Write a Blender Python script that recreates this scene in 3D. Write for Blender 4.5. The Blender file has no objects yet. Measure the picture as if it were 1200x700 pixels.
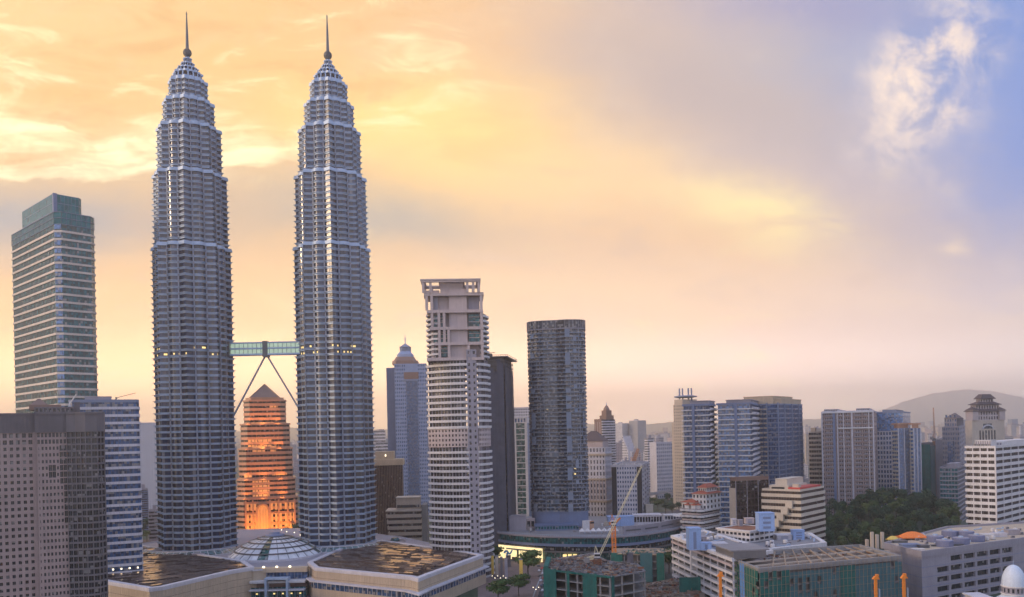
import bpy, math, random
from math import sin, cos, radians as R, pi, sqrt, hypot, atan2, floor
from mathutils import Vector
random.seed(7)
scn = bpy.context.scene
COL = scn.collection

# ------------------------------------------------------------------ camera
F, HC, TH, SH = 972.0, 110.0, R(1.25), 155.0/972.0
cs, sn = cos(TH), sin(TH)
cam_d = bpy.data.cameras.new('camera'); cam = bpy.data.objects.new('camera', cam_d); COL.objects.link(cam)
cam_d.sensor_width = 36; cam_d.lens = F/1200*36; cam_d.shift_y = 155.0/1200
cam_d.clip_start = 1; cam_d.clip_end = 60000
from mathutils import Matrix
rt, up, bk = Vector((cs, 0, -sn)), Vector((sn, 0, cs)), Vector((0, -1, 0))
cam.matrix_world = Matrix(((rt.x, up.x, bk.x, 0), (rt.y, up.y, bk.y, 0), (rt.z, up.z, bk.z, HC), (0, 0, 0, 1)))
scn.camera = cam

# ------------------------------------------------------------------ render settings
scn.view_settings.view_transform = 'Standard'; scn.view_settings.look = 'None'
scn.view_settings.exposure = 0.55; scn.view_settings.gamma = 1.0
scn.render.engine = 'CYCLES'
cy = scn.cycles
cy.use_denoising = True; cy.max_bounces = 5; cy.diffuse_bounces = 2; cy.glossy_bounces = 3
cy.transmission_bounces = 2; cy.volume_bounces = 3; cy.transparent_max_bounces = 4
cy.sample_clamp_indirect = 6.0; cy.caustics_reflective = False; cy.caustics_refractive = False

SUN_AZ, SUN_EL, SUN_STR = R(-106), R(13), 1.35
HAZE_DENS, HAZE_ANISO = 0.00013, 0.68
SKY_GAIN, BACK_GAIN = 0.77, 1.68

def lin(r, g, b):
    f = lambda c: (c/255/12.92) if c <= 10.3 else ((c/255+.055)/1.055)**2.4
    return (f(r), f(g), f(b), 1)

# ------------------------------------------------------------------ world
w = bpy.data.worlds.new('World'); scn.world = w; w.use_nodes = True
NT = w.node_tree; NT.nodes.clear()
def N(t, nt=None, **k):
    n = (nt or NT).nodes.new(t)
    for a, v in k.items(): setattr(n, a, v)
    return n
def put(sock, v, nt=None):
    if isinstance(v, bpy.types.NodeSocket): (nt or NT).links.new(v, sock)
    else: sock.default_value = v
def M(op, a, b=0.0, c=0.0, clamp=False, nt=None):
    n = N('ShaderNodeMath', nt, operation=op, use_clamp=clamp)
    put(n.inputs[0], a, nt); put(n.inputs[1], b, nt); put(n.inputs[2], c, nt)
    return n.outputs[0]
def VEC(x, y, z=0.0, nt=None):
    n = N('ShaderNodeCombineXYZ', nt)
    for i, v in enumerate((x, y, z)): put(n.inputs[i], v, nt)
    return n.outputs[0]
def MIX(f, a, b, nt=None, mode='MIX'):
    n = N('ShaderNodeMix', nt, data_type='RGBA', blend_type=mode, clamp_factor=True)
    put(n.inputs[0], f, nt); put(n.inputs[6], a, nt); put(n.inputs[7], b, nt)
    return n.outputs[2]
def SS(x, lo, hi, nt=None):
    n = N('ShaderNodeMapRange', nt, interpolation_type='SMOOTHSTEP')
    put(n.inputs[0], x, nt); n.inputs[1].default_value = lo; n.inputs[2].default_value = hi
    return n.outputs[0]
def NOISE(v, scale, detail=4, rough=.55, nt=None, dist=0.0):
    n = N('ShaderNodeTexNoise', nt)
    put(n.inputs['Vector'], v, nt); n.inputs['Scale'].default_value = scale
    n.inputs['Detail'].default_value = detail; n.inputs['Roughness'].default_value = rough
    n.inputs['Distortion'].default_value = dist
    return n.outputs[0]
def RAMP(f, stops, nt=None):
    n = N('ShaderNodeValToRGB', nt); e = n.color_ramp.elements
    while len(e) < len(stops): e.new(.5)
    for i, (p, c) in enumerate(stops): e[i].position = p; e[i].color = c
    put(n.inputs[0], f, nt); return n.outputs[0]

tc = N('ShaderNodeTexCoord'); sp = N('ShaderNodeSeparateXYZ'); NT.links.new(tc.outputs['Generated'], sp.inputs[0])
dx, dy, dz = sp.outputs
ym = M('MAXIMUM', dy, .06)
u, v = M('DIVIDE', dx, ym), M('DIVIDE', dz, ym)
A0 = M('ADD', M('MULTIPLY', u, 9.72*cs), M('MULTIPLY_ADD', v, -9.72*sn, 6.0))
B0 = M('SUBTRACT', 5.05, M('ADD', M('MULTIPLY', u, 9.72*sn), M('MULTIPLY', v, 9.72*cs)))
A0 = M('MINIMUM', M('MAXIMUM', A0, -8), 20); B0 = M('MAXIMUM', B0, -12)
P0 = VEC(M('MULTIPLY', A0, .55), B0)
n1, n2 = NOISE(P0, .9, 5, .6), NOISE(VEC(M('MULTIPLY', A0, .55), B0, 7.3), .9, 5, .6)
A = M('MULTIPLY_ADD', M('SUBTRACT', n1, .5), 1.5, A0)
B = M('MULTIPLY_ADD', M('SUBTRACT', n2, .5), .85, B0)
hz = RAMP(M('DIVIDE', A0, 12), [(0, lin(255,202,145)), (.35, lin(254,209,158)), (.6, lin(242,204,178)), (.8, lin(230,202,188)), (1, lin(220,200,192))])
tp = RAMP(M('DIVIDE', A, 12), [(0, lin(254,216,152)), (.28, lin(254,206,142)), (.46, lin(246,202,156)), (.58, lin(220,192,172)), (.74, lin(194,184,188)), (.88, lin(152,166,204)), (1, lin(110,146,212))])
sky = MIX(SS(B, .6, 3.9), tp, hz)
PW = VEC(A, B)
def up(c, k): return (c[0]*k, c[1]*k, c[2]*k, 1)
def blob(col, cx, cyy, sx, sy, rot, st, tex=None, soft=1.0, warp=True, k=1.0):
    global sky
    a, b = (A, B) if warp else (A0, B0)
    c, s = cos(R(rot)), sin(R(rot))
    ex = M('MULTIPLY', M('ADD', M('MULTIPLY', M('SUBTRACT', a, cx), c), M('MULTIPLY', M('SUBTRACT', b, cyy), s)), 1/sx)
    ey = M('MULTIPLY', M('ADD', M('MULTIPLY', M('SUBTRACT', a, cx), -s), M('MULTIPLY', M('SUBTRACT', b, cyy), c)), 1/sy)
    r2 = M('ADD', M('MULTIPLY', ex, ex), M('MULTIPLY', ey, ey))
    f = M('MULTIPLY', M('POWER', 2.71828, M('MULTIPLY', r2, -soft)), st)
    if tex is not None: f = M('MULTIPLY', f, tex, clamp=True)
    sky = MIX(f, sky, up(lin(*col), k))
streak = NOISE(VEC(M('MULTIPLY', A, .35), M('MULTIPLY', B, 2.2), 3.1), 1.3, 6, .62)
puff = NOISE(VEC(A0, B0, 1.7), 1.5, 8, .6, dist=.3)
blob((160,170,184), .3, 2.60, 2.3, .46, 0, .95)
blob((180,178,176), 4.4, 2.55, 1.6, .38, 6, .95)
blob((252,196,120), .6, 1.1, 2.2, .5, -8, .5, SS(streak, .35, .62))
blob((255,214,130), 4.9, 1.55, 1.9, .62, 5, .95, k=1.25)
blob((255,216,156), 6.9, 2.15, 2.2, .5, 11, .8, k=1.15)
blob((252,206,160), 8.3, 2.75, 1.8, .5, 8, .8)
blob((255,232,160), 9.0, 2.48, .95, .33, 14, .9, SS(streak, .2, .6), k=1.3)
blob((250,212,168), 7.4, 3.35, 2.4, .42, 4, .6)
blob((192,176,174), 8.3, 1.05, 1.6, .6, 20, .7)
blob((198,184,190), 10.7, 2.75, 1.5, .5, 25, .6)
blob((118,150,216), 12.2, 1.6, .85, 1.2, 14, 1.0)
blob((150,150,195), 9.6, .05, 1.6, .35, 8, .6)
# bright sunlit edge of the bank at left, sharp along its underside
ed = M('MULTIPLY', SS(B, 2.14, 2.04), SS(B, 1.35, 2.0))
ed = M('MULTIPLY', ed, M('MULTIPLY', SS(A0, 4.3, 2.2), SS(streak, .28, .60)))
sky = MIX(M('MULTIPLY', ed, .95), sky, up(lin(255,244,200), 1.55))
blob((255,240,190), .3, 1.5, 1.5, .22, 12, .9, SS(streak, .42, .6), k=1.5)
blob((255,238,185), 2.9, 1.95, .9, .1, 0, .95, k=1.5)
# broken white cloud against the blue at right
blob((240,222,212), 11.35, .35, .45, .45, 30, .9, SS(puff, .36, .66), k=1.05)
blob((244,222,206), 10.82, .95, .5, 1.0, 33, 1.35, SS(puff, .34, .66), k=1.1)
blob((250,226,204), 10.8, 1.15, .36, .42, 28, .9, SS(puff, .36, .66), k=1.2)
blob((206,196,205), 11.0, 2.1, .55, .2, -8, .7, SS(puff, .45, .62))
blob((248,222,196), 11.1, 2.87, .18, .07, -10, .8)
blob((240,208,182), 5.7, 2.97, .5, .05, 3, .6)
wisp = NOISE(VEC(M('MULTIPLY_ADD', A0, .45, M('MULTIPLY', B0, .25)), M('MULTIPLY_ADD', B0, 1.5, M('MULTIPLY', A0, -.12)), 5.5), 1.7, 9, .62, dist=.7)
reg = M('MULTIPLY', SS(A0, 7.5, 3.5), SS(B0, 2.35, 1.7))
sky = MIX(M('MULTIPLY', M('MULTIPLY', SS(wisp, .5, .30), reg), .55), sky, lin(238,182,118))
sky = MIX(M('MULTIPLY', M('MULTIPLY', SS(wisp, .52, .70), reg), .65), sky, up(lin(255,240,188), 1.35))
reg2 = M('MULTIPLY', SS(B0, 1.6, 2.6), SS(A0, 11.5, 9.5))
sky = MIX(M('MULTIPLY', M('MULTIPLY', SS(wisp, .54, .72), reg2), .5), sky, lin(255,230,176))
sky = MIX(M('MULTIPLY', M('MULTIPLY', SS(wisp, .46, .30), reg2), .35), sky, lin(214,186,168))
# thin veils
sky = MIX(M('MULTIPLY', M('MULTIPLY', SS(streak, .45, .75), SS(B, 2.6, 3.3)), .22), sky, lin(255,222,180))
sky = MIX(M('MULTIPLY', SS(puff, .5, .75), .10), sky, lin(255,235,215))
# the half of the sky behind the camera: clear evening blue from the sky model under pale high cloud
nis = N('ShaderNodeTexSky', sky_type='NISHITA'); nis.sun_disc = False
nis.sun_elevation = SUN_EL; nis.sun_rotation = SUN_AZ % (2*pi); nis.dust_density = 2.0
nb = MIX(1.0, nis.outputs[0], (.09, .09, .09, 1), mode='MULTIPLY')
el = SS(dz, -.05, .75)
pale = MIX(el, lin(194,186,194), lin(150,168,210))
cl = NOISE(tc.outputs['Generated'], 3.0, 5, .6)
back = MIX(MIX(SS(cl, .35, .65), (.72,)*3+(1,), (.95,)*3+(1,)), nb, pale)
back = MIX(1.0, back, (BACK_GAIN,)*3+(1,), mode='MULTIPLY')
fw = SS(dy, .28, .70)
low = M('ADD', M('MULTIPLY_ADD', SS(B0, 2.6, 5.0), 1.1, 1.0), M('MULTIPLY', SS(B0, 3.7, 5.0), 2.7))
sky = MIX(1.0, sky, VEC(low, low, low), mode='MULTIPLY')
full = MIX(fw, back, sky)
bg = N('ShaderNodeBackground'); NT.links.new(full, bg.inputs[0]); bg.inputs[1].default_value = SKY_GAIN
wo = N('ShaderNodeOutputWorld'); NT.links.new(bg.outputs[0], wo.inputs[0])
w.cycles.sampling_method = 'MANUAL'; w.cycles.sample_map_resolution = 512

# ------------------------------------------------------------------ sun (low, veiled, off to the left)
sd = bpy.data.lights.new('sun', 'SUN'); sd.energy = SUN_STR; sd.angle = R(9); sd.color = (1, .70, .44)
so = bpy.data.objects.new('sun', sd); COL.objects.link(so)
d = Vector((sin(SUN_AZ)*cos(SUN_EL), cos(SUN_AZ)*cos(SUN_EL), sin(SUN_EL)))
so.rotation_euler = (-d).to_track_quat('-Z', 'Y').to_euler(); so.location = (-900, 0, 900)

# ------------------------------------------------------------------ materials
MATS = {}
def newmat(name):
    m = bpy.data.materials.new(name); m.use_nodes = True; m.node_tree.nodes.clear()
    o = m.node_tree.nodes.new('ShaderNodeOutputMaterial'); p = m.node_tree.nodes.new('ShaderNodeBsdfPrincipled')
    m.node_tree.links.new(p.outputs[0], o.inputs[0]); MATS[name] = m
    return m, m.node_tree, p
def mat(name, col, rough=.75, metal=0.0, var=.22, scale=.12, streak=.0, spec=.4):
    """weathered paint, stone or metal: blotches at two sizes, optional rain streaks, a slight shift per object"""
    m, nt, p = newmat(name)
    t = N('ShaderNodeTexCoord', nt).outputs['Object']
    nz = NOISE(t, scale, 6, .6, nt); n3 = NOISE(t, scale*9, 3, .6, nt)
    f = M('ADD', M('MULTIPLY', M('SUBTRACT', nz, .5, nt=nt), 2*var, nt=nt), M('MULTIPLY', M('SUBTRACT', n3, .5, nt=nt), var, nt=nt), nt=nt)
    if streak:
        mp = N('ShaderNodeMapping', nt); nt.links.new(t, mp.inputs[0]); mp.inputs['Scale'].default_value = (1.2, 1.2, .05)
        f = M('ADD', f, M('MULTIPLY', M('SUBTRACT', NOISE(mp.outputs[0], .9, 4, .6, nt), .5, nt=nt), 2*streak, nt=nt), nt=nt)
    oi = N('ShaderNodeObjectInfo', nt)
    f = M('ADD', f, M('MULTIPLY', M('SUBTRACT', oi.outputs['Random'], .5, nt=nt), .10, nt=nt), nt=nt)
    k = M('ADD', f, 1.0, nt=nt)
    cc = VEC(*[M('MULTIPLY', k, c, nt=nt) for c in col], nt=nt)
    nt.links.new(cc, p.inputs['Base Color'])
    p.inputs['Roughness'].default_value = rough; p.inputs['Metallic'].default_value = metal
    p.inputs['Specular IOR Level'].default_value = spec
    return m
def glass(name, col, rough=.12, cell=(1.6, 1.6, 1.8), blind=.2, ior=1.75, spread=1.3, blindcol=(.32, .31, .30)):
    """window glass: every pane a little different, some with blinds drawn"""
    m, nt, p = newmat(name)
    t = N('ShaderNodeTexCoord', nt).outputs['Object']; oi = N('ShaderNodeObjectInfo', nt).outputs['Random']
    dv = N('ShaderNodeVectorMath', nt, operation='DIVIDE'); nt.links.new(t, dv.inputs[0]); dv.inputs[1].default_value = cell
    fl = N('ShaderNodeVectorMath', nt, operation='FLOOR'); nt.links.new(dv.outputs[0], fl.inputs[0])
    ad = N('ShaderNodeVectorMath', nt, operation='ADD'); nt.links.new(fl.outputs[0], ad.inputs[0])
    r7 = M('MULTIPLY', oi, 53.7, nt=nt); nt.links.new(VEC(r7, r7, r7, nt), ad.inputs[1])
    wn = N('ShaderNodeTexWhiteNoise', nt, noise_dimensions='3D'); nt.links.new(ad.outputs[0], wn.inputs[0])
    k = M('MULTIPLY_ADD', wn.outputs[0], spread, 1-spread/2, nt=nt)
    cc = VEC(*[M('MULTIPLY', k, c, nt=nt) for c in col], nt=nt)
    sc = N('ShaderNodeSeparateColor', nt); nt.links.new(wn.outputs[1], sc.inputs[0])
    bl = M('LESS_THAN', sc.outputs[1], blind, nt=nt)
    nt.links.new(MIX(M('MULTIPLY', bl, .75, nt=nt), cc, blindcol+(1,), nt), p.inputs['Base Color'])
    p.inputs['IOR'].default_value = ior
    nt.links.new(M('MULTIPLY_ADD', sc.outputs[2], .12, rough, nt=nt), p.inputs['Roughness'])
    return m
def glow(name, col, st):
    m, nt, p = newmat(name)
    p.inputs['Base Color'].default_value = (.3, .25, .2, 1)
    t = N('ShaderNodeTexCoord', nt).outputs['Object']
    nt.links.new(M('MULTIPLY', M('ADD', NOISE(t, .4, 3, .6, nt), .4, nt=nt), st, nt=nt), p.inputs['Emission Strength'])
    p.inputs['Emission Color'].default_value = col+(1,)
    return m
def leafmat(name, col):
    m, nt, p = newmat(name)
    t = N('ShaderNodeTexCoord', nt).outputs['Object']
    n_ = NOISE(t, .28, 3, .6, nt); n4 = NOISE(t, 2.5, 2, .6, nt)
    oi = N('ShaderNodeObjectInfo', nt).outputs['Random']
    k = M('ADD', M('MULTIPLY_ADD', n_, 1.1, .1, nt=nt), M('ADD', M('MULTIPLY', n4, .7, nt=nt), M('MULTIPLY_ADD', oi, 1.0, -.25, nt=nt), nt=nt), nt=nt)
    cc = VEC(M('MULTIPLY', k, M('MULTIPLY_ADD', oi, .4*col[0], .8*col[0], nt=nt), nt=nt), M('MULTIPLY', k, col[1], nt=nt), M('MULTIPLY', k, col[2], nt=nt), nt=nt)
    nt.links.new(cc, p.inputs['Base Color']); p.inputs['Roughness'].default_value = .7
    p.inputs['Specular IOR Level'].default_value = .2
    return m
def farfacade(name, wall, win, cw=3.4, ch=3.6, wf=.55, hf=.5):
    """facade too far away for single panes: rows of openings in a plain wall"""
    m, nt, p = newmat(name)
    tcn = N('ShaderNodeTexCoord', nt); s_ = N('ShaderNodeSeparateXYZ', nt); nt.links.new(tcn.outputs['Object'], s_.inputs[0])
    oi = N('ShaderNodeObjectInfo', nt).outputs['Random']
    fx = M('FRACT', M('DIVIDE', M('ADD', s_.outputs[0], s_.outputs[1], nt=nt), cw, nt=nt), nt=nt)
    fz = M('FRACT', M('DIVIDE', s_.outputs[2], ch, nt=nt), nt=nt)
    g = N('ShaderNodeNewGeometry', nt); sg = N('ShaderNodeSeparateXYZ', nt); nt.links.new(g.outputs['Normal'], sg.inputs[0])
    side = M('LESS_THAN', M('ABSOLUTE', sg.outputs[2], nt=nt), .5, nt=nt)
    f = M('MULTIPLY', M('MULTIPLY', M('LESS_THAN', fx, wf, nt=nt), M('LESS_THAN', fz, hf, nt=nt), nt=nt), side, nt=nt)
    nz = NOISE(tcn.outputs['Object'], .08, 4, .6, nt)
    k = M('ADD', M('MULTIPLY', nz, .5, nt=nt), M('MULTIPLY_ADD', oi, .6, .45, nt=nt), nt=nt)
    wl = VEC(*[M('MULTIPLY', k, c, nt=nt) for c in wall], nt=nt)
    nt.links.new(MIX(f, wl, win+(1,), nt), p.inputs['Base Color'])
    p.inputs['Roughness'].default_value = .6
    return m

mat('steel', (.41,.52,.68), .5, .3, .16, .2); mat('dark_steel', (.13,.14,.16), .4, .5)
glass('tower_glass', (.008,.022,.06), .12, (2.2, 2.2, 50), .05)
mat('white_paint', (.66,.64,.64), .6, streak=.26); mat('cream', (.58,.51,.42), .75, streak=.22)
mat('concrete', (.27,.26,.255), .85, streak=.25); mat('dark_concrete', (.16,.155,.16), .85, streak=.14)
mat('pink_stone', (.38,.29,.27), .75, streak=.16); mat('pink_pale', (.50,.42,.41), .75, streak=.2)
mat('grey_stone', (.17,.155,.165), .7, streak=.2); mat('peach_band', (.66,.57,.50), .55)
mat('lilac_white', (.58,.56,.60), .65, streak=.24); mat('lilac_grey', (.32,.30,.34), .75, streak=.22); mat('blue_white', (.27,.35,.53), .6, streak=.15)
mat('beige_stone', (.52,.44,.36), .8, streak=.12); mat('tan_wall', (.50,.40,.29), .8, streak=.24)
mat('brown_stone', (.16,.105,.09), .75, streak=.1); mat('dark_brown', (.045,.032,.034), .5)
mat('red_tile', (.36,.10,.06), .8); mat('orange_fabric', (.85,.22,.04), .7); mat('orange_steel', (.75,.24,.03), .55)
mat('yellow_steel', (.72,.55,.25), .5); mat('pale_yellow', (.75,.66,.42), .5)
mat('blue_paint', (.27,.40,.66), .65, streak=.16); mat('blue_grey', (.20,.25,.36), .5)
mat('teal_glass_frame', (.05,.15,.17), .4); mat('dark_net', (.11,.115,.15), .9, var=.4, scale=.2, streak=.15)
mat('green_net', (.015,.13,.11), .85, var=.6, scale=.3, streak=.45); mat('blue_sheet', (.10,.28,.62), .7, streak=.2)
mat('asphalt', (.06,.06,.065), .85); mat('pavement', (.22,.155,.135), .85, var=.4); mat('kerb', (.36,.35,.34), .85)
mat('road_paint', (.75,.75,.72), .7); mat('trunk', (.10,.075,.055), .9); mat('black', (.02,.02,.025), .5)
mat('rubber', (.03,.03,.03), .8); mat('rust', (.26,.11,.06), .9, var=.5); mat('dirt', (.21,.165,.13), .95, var=.5)
mat('timber', (.36,.27,.19), .9, var=.4); mat('roof_grey', (.26,.25,.26), .8, var=.35, scale=.08)
mat('copper_roof', (.25,.165,.135), .5, .2); mat('orange_granite', (.56,.30,.19), .4, streak=.1)  # granite's orange holds the stepped tower's reflected sunset tint in its colour
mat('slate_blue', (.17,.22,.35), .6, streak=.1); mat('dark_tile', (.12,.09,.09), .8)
mat('gold_pillar', (.80,.55,.12), .4, .2); mat('tile_blue', (.05,.28,.52), .4); mat('pale_dome', (.60,.68,.78), .45, streak=.12)
mat('skin', (.55,.33,.22), .8); mat('tank_blue', (.18,.20,.32), .6); mat('red_paint', (.55,.06,.05), .5)
glass('glass_blue', (.03,.08,.19), .12, ior=1.6); glass('crown_glass', (.01,.15,.17), .12, (2.6, 2.6, 3), .0, 1.5, .5); glass('glass_teal', (.008,.10,.12), .10, blind=.05, ior=1.6); glass('glass_dark', (.014,.018,.026), .12, blind=.09, ior=1.6)
glass('glass_grey', (.04,.05,.07), .15, blind=.18, ior=1.6); glass('glass_sky', (.09,.19,.38), .12); glass('glass_brown', (.025,.018,.018), .15, blind=.04, ior=1.5); mat('slab_blue', (.23,.28,.37), .7, streak=.2); glass('glass_navy', (.02,.035,.06), .13, blind=.14)
glass('glass_balcony', (.075,.105,.15), .2, (1.9, 1.9, 9), .2); glass('glass_green', (.02,.085,.075), .12)
glass('dome_glass', (.66,.67,.70), .45, (4, 4, 4), .15, 1.35, .3, (.8,.8,.8)); mat('column_steel', (.30,.33,.40), .65, .2); glass('glass_roof', (.10,.17,.18), .12)
glow('lit_yellow', (1,.72,.25), 1.0); glow('lit_and_glint_orange', (1,.30,.05), .5); glow('lit_lamp', (1,.86,.6), 2.2); glow('lit_screen', (1,.78,.38), 1.0)
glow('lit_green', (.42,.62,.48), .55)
leafmat('leaf_dark', (.022,.055,.028)); leafmat('leaf_mid', (.055,.095,.028)); leafmat('leaf_olive', (.115,.13,.042))
farfacade('far_white', (.52,.50,.52), (.12,.14,.18)); farfacade('far_pink', (.42,.34,.34), (.10,.10,.13), 4, 3.4, .5, .55)
farfacade('far_grey', (.30,.31,.36), (.06,.08,.12), 60, 4, 1.1, .55); farfacade('far_blue', (.28,.34,.46), (.07,.11,.19), 3, 5, .7, .7)
farfacade('far_beige', (.48,.40,.32), (.12,.11,.12), 5, 3.6, .45, .5)

# ------------------------------------------------------------------ mesh and object helpers
class MB:
    def __init__(s): s.v, s.f, s.m = [], [], []
    def poly(s, pts, mi=0):
        i = len(s.v); s.v += [tuple(p) for p in pts]; s.f.append(tuple(range(i, i+len(pts)))); s.m.append(mi)
    def walls(s, P, z0, z1, mi=0):
        n = len(P)
        for i in range(n):
            a, b = P[i], P[(i+1) % n]
            s.poly([(a[0], a[1], z0), (b[0], b[1], z0), (b[0], b[1], z1), (a[0], a[1], z1)], mi)
    def prism(s, P, z0, z1, mi=0, top=True, bot=True, mt=None):
        s.walls(P, z0, z1, mi)
        if top: s.poly([(x, y, z1) for x, y in P], mi if mt is None else mt)
        if bot: s.poly([(x, y, z0) for x, y in reversed(P)], mi)
    def frustum(s, P, Q, z0, z1, mi=0, top=True, bot=True):
        n = len(P)
        for i in range(n):
            j = (i+1) % n
            s.poly([(*P[i], z0), (*P[j], z0), (*Q[j], z1), (*Q[i], z1)], mi)
        if top: s.poly([(*p, z1) for p in Q], mi)
        if bot: s.poly([(*p, z0) for p in reversed(P)], mi)
    def ring(s, P, Q, z0, z1, mi=0):
        """closed band between outer P and inner Q"""
        n = len(P); s.walls(P, z0, z1, mi)
        for i in range(n):
            j = (i+1) % n
            s.poly([(*P[i], z1), (*P[j], z1), (*Q[j], z1), (*Q[i], z1)], mi)
            s.poly([(*Q[i], z0), (*Q[j], z0), (*P[j], z0), (*P[i], z0)], mi)
            s.poly([(*Q[j], z0), (*Q[i], z0), (*Q[i], z1), (*Q[j], z1)], mi)
    def box(s, x0, x1, y0, y1, z0, z1, mi=0):
        s.prism([(x0, y0), (x1, y0), (x1, y1), (x0, y1)], z0, z1, mi)
    def bar(s, p, q, wd, mi=0, wq=None):
        p, q = Vector(p), Vector(q); t = (q-p)
        if t.length < 1e-6: return
        t.normalize(); a = t.cross(Vector((0, 0, 1)) if abs(t.z) < .95 else Vector((1, 0, 0))).normalized(); b = t.cross(a)
        h, k = wd/2, (wq or wd)/2
        P = [p+a*h*i+b*h*j for i, j in ((1,1),(-1,1),(-1,-1),(1,-1))]; Q = [q+a*k*i+b*k*j for i, j in ((1,1),(-1,1),(-1,-1),(1,-1))]
        for i in range(4): s.poly([P[i], P[(i+1)%4], Q[(i+1)%4], Q[i]][::-1], mi)
        s.poly(P, mi); s.poly(Q[::-1], mi)
    def lathe(s, prof, n=24, mi=0, c=(0, 0)):
        for (r0, z0), (r1, z1) in zip(prof, prof[1:]):
            for i in range(n):
                a, b = 2*pi*i/n, 2*pi*(i+1)/n
                q = [(c[0]+r0*cos(a), c[1]+r0*sin(a), z0), (c[0]+r0*cos(b), c[1]+r0*sin(b), z0), (c[0]+r1*cos(b), c[1]+r1*sin(b), z1), (c[0]+r1*cos(a), c[1]+r1*sin(a), z1)]
                if r1 < 1e-6: q = q[:3]
                elif r0 < 1e-6: q = [q[0], q[2], q[3]]
                s.poly(q, mi)
    def mesh(s, name, mats, smooth=False):
        me = bpy.data.meshes.new(name); me.from_pydata(s.v, [], s.f)
        for m in (mats if isinstance(mats, (list, tuple)) else [mats]): me.materials.append(MATS[m])
        me.polygons.foreach_set('material_index', s.m)
        if smooth: me.polygons.foreach_set('use_smooth', [True]*len(s.f))
        me.update(); return me
    def build(s, name, mats, parent=None, loc=(0, 0, 0), rz=0, smooth=False):
        return inst(name, s.mesh(name, mats, smooth), parent, loc, rz)
def inst(name, me, parent=None, loc=(0, 0, 0), rz=0, scale=None):
    o = bpy.data.objects.new(name, me); COL.objects.link(o)
    o.location = loc; o.rotation_euler = (0, 0, rz)
    if scale: o.scale = scale
    if parent: o.parent = parent
    return o
def tag(o, label, cat, group=None):
    o['label'] = label; o['category'] = cat
    if group: o['group'] = group
    return o
def thing(name, label, cat, loc=(0, 0, 0), rz=0, group=None):
    return tag(inst(name, None, None, loc, rz), label, cat, group)
def dup(root, loc, rz=0, label=None, scale=None):
    r = root.copy(); COL.objects.link(r); r.location = loc; r.rotation_euler = (0, 0, rz)
    if label: r['label'] = label
    if scale: r.scale = (scale,)*3
    for ch in list(root.children):
        c = ch.copy(); COL.objects.link(c); c.parent = r
        for g in ch.children:
            e = g.copy(); COL.objects.link(e); e.parent = c
    return r

def W(px, py, Y):
    """world X and Z of a photo pixel at depth Y"""
    xi, yi = (px-600)/F, (350-py)/F+SH
    return Y*(xi*cs+yi*sn), HC+Y*(-xi*sn+yi*cs)
def G(px, py, z=0.0):
    """world X, Y of a photo pixel on the level z"""
    xi, yi = (px-600)/F, (350-py)/F+SH
    Y = (z-HC)/(-xi*sn+yi*cs)
    return Y*(xi*cs+yi*sn), Y
def offset(P, d):
    n = len(P); out = []
    for i in range(n):
        a, b, c = P[i-1], P[i], P[(i+1) % n]
        e1 = Vector((b[0]-a[0], b[1]-a[1])).normalized(); e2 = Vector((c[0]-b[0], c[1]-b[1])).normalized()
        n1, n2 = Vector((e1.y, -e1.x)), Vector((e2.y, -e2.x))
        m = n1+n2; k = max(m.length_squared, .5)
        out.append((b[0]+2*d*m.x/k, b[1]+2*d*m.y/k))
    return out
def rect(x0, x1, y0, y1): return [(x0, y0), (x1, y0), (x1, y1), (x0, y1)]
def chamfer(P, c):
    out = []
    for i in range(len(P)):
        a, b, d_ = Vector(P[i-1]), Vector(P[i]), Vector(P[(i+1) % len(P)])
        out += [tuple(b+(a-b).normalized()*c), tuple(b+(d_-b).normalized()*c)]
    return out
def oval(rx, ry, n=40, e=2.0, c=(0, 0)):
    P = []
    for i in range(n):
        a = 2*pi*i/n; x, y = cos(a), sin(a)
        P.append((c[0]+rx*math.copysign(abs(x)**(2/e), x), c[1]+ry*math.copysign(abs(y)**(2/e), y)))
    return P
class Site: pass
def site(L, C, Rr, T, Y, a=0.0, depth=None):
    """footprint of a box seen at its corner C: left face back to pixel L, right face back to pixel Rr"""
    a = R(a); s = Site(); X, Z = W(C, T, Y); zz = Z-HC
    def solve(d, px):
        xi = (px-600)/F
        return (xi*Y+zz*sn-X*cs)/(d.x*cs-xi*d.y)
    dl, dr = Vector((-cos(a), sin(a))), Vector((sin(a), cos(a)))
    s.wl = solve(dl, L); s.wr = depth if depth else solve(dr, Rr)
    ctr = Vector((X, Y))+dl*s.wl/2+dr*s.wr/2
    s.x, s.y, s.rz, s.z = ctr.x, ctr.y, -a, Z
    s.x0, s.x1, s.y0, s.y1 = -s.wl/2, s.wl/2, -s.wr/2, s.wr/2
    s.P = rect(s.x0, s.x1, s.y0, s.y1); s.Y = Y; s.C = C
    s.h = lambda py: W(C, py, Y)[1]
    return s
def bld(s, name, label, cat, group=None): return thing(name, label, cat, (s.x, s.y, 0), s.rz, group)

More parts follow.
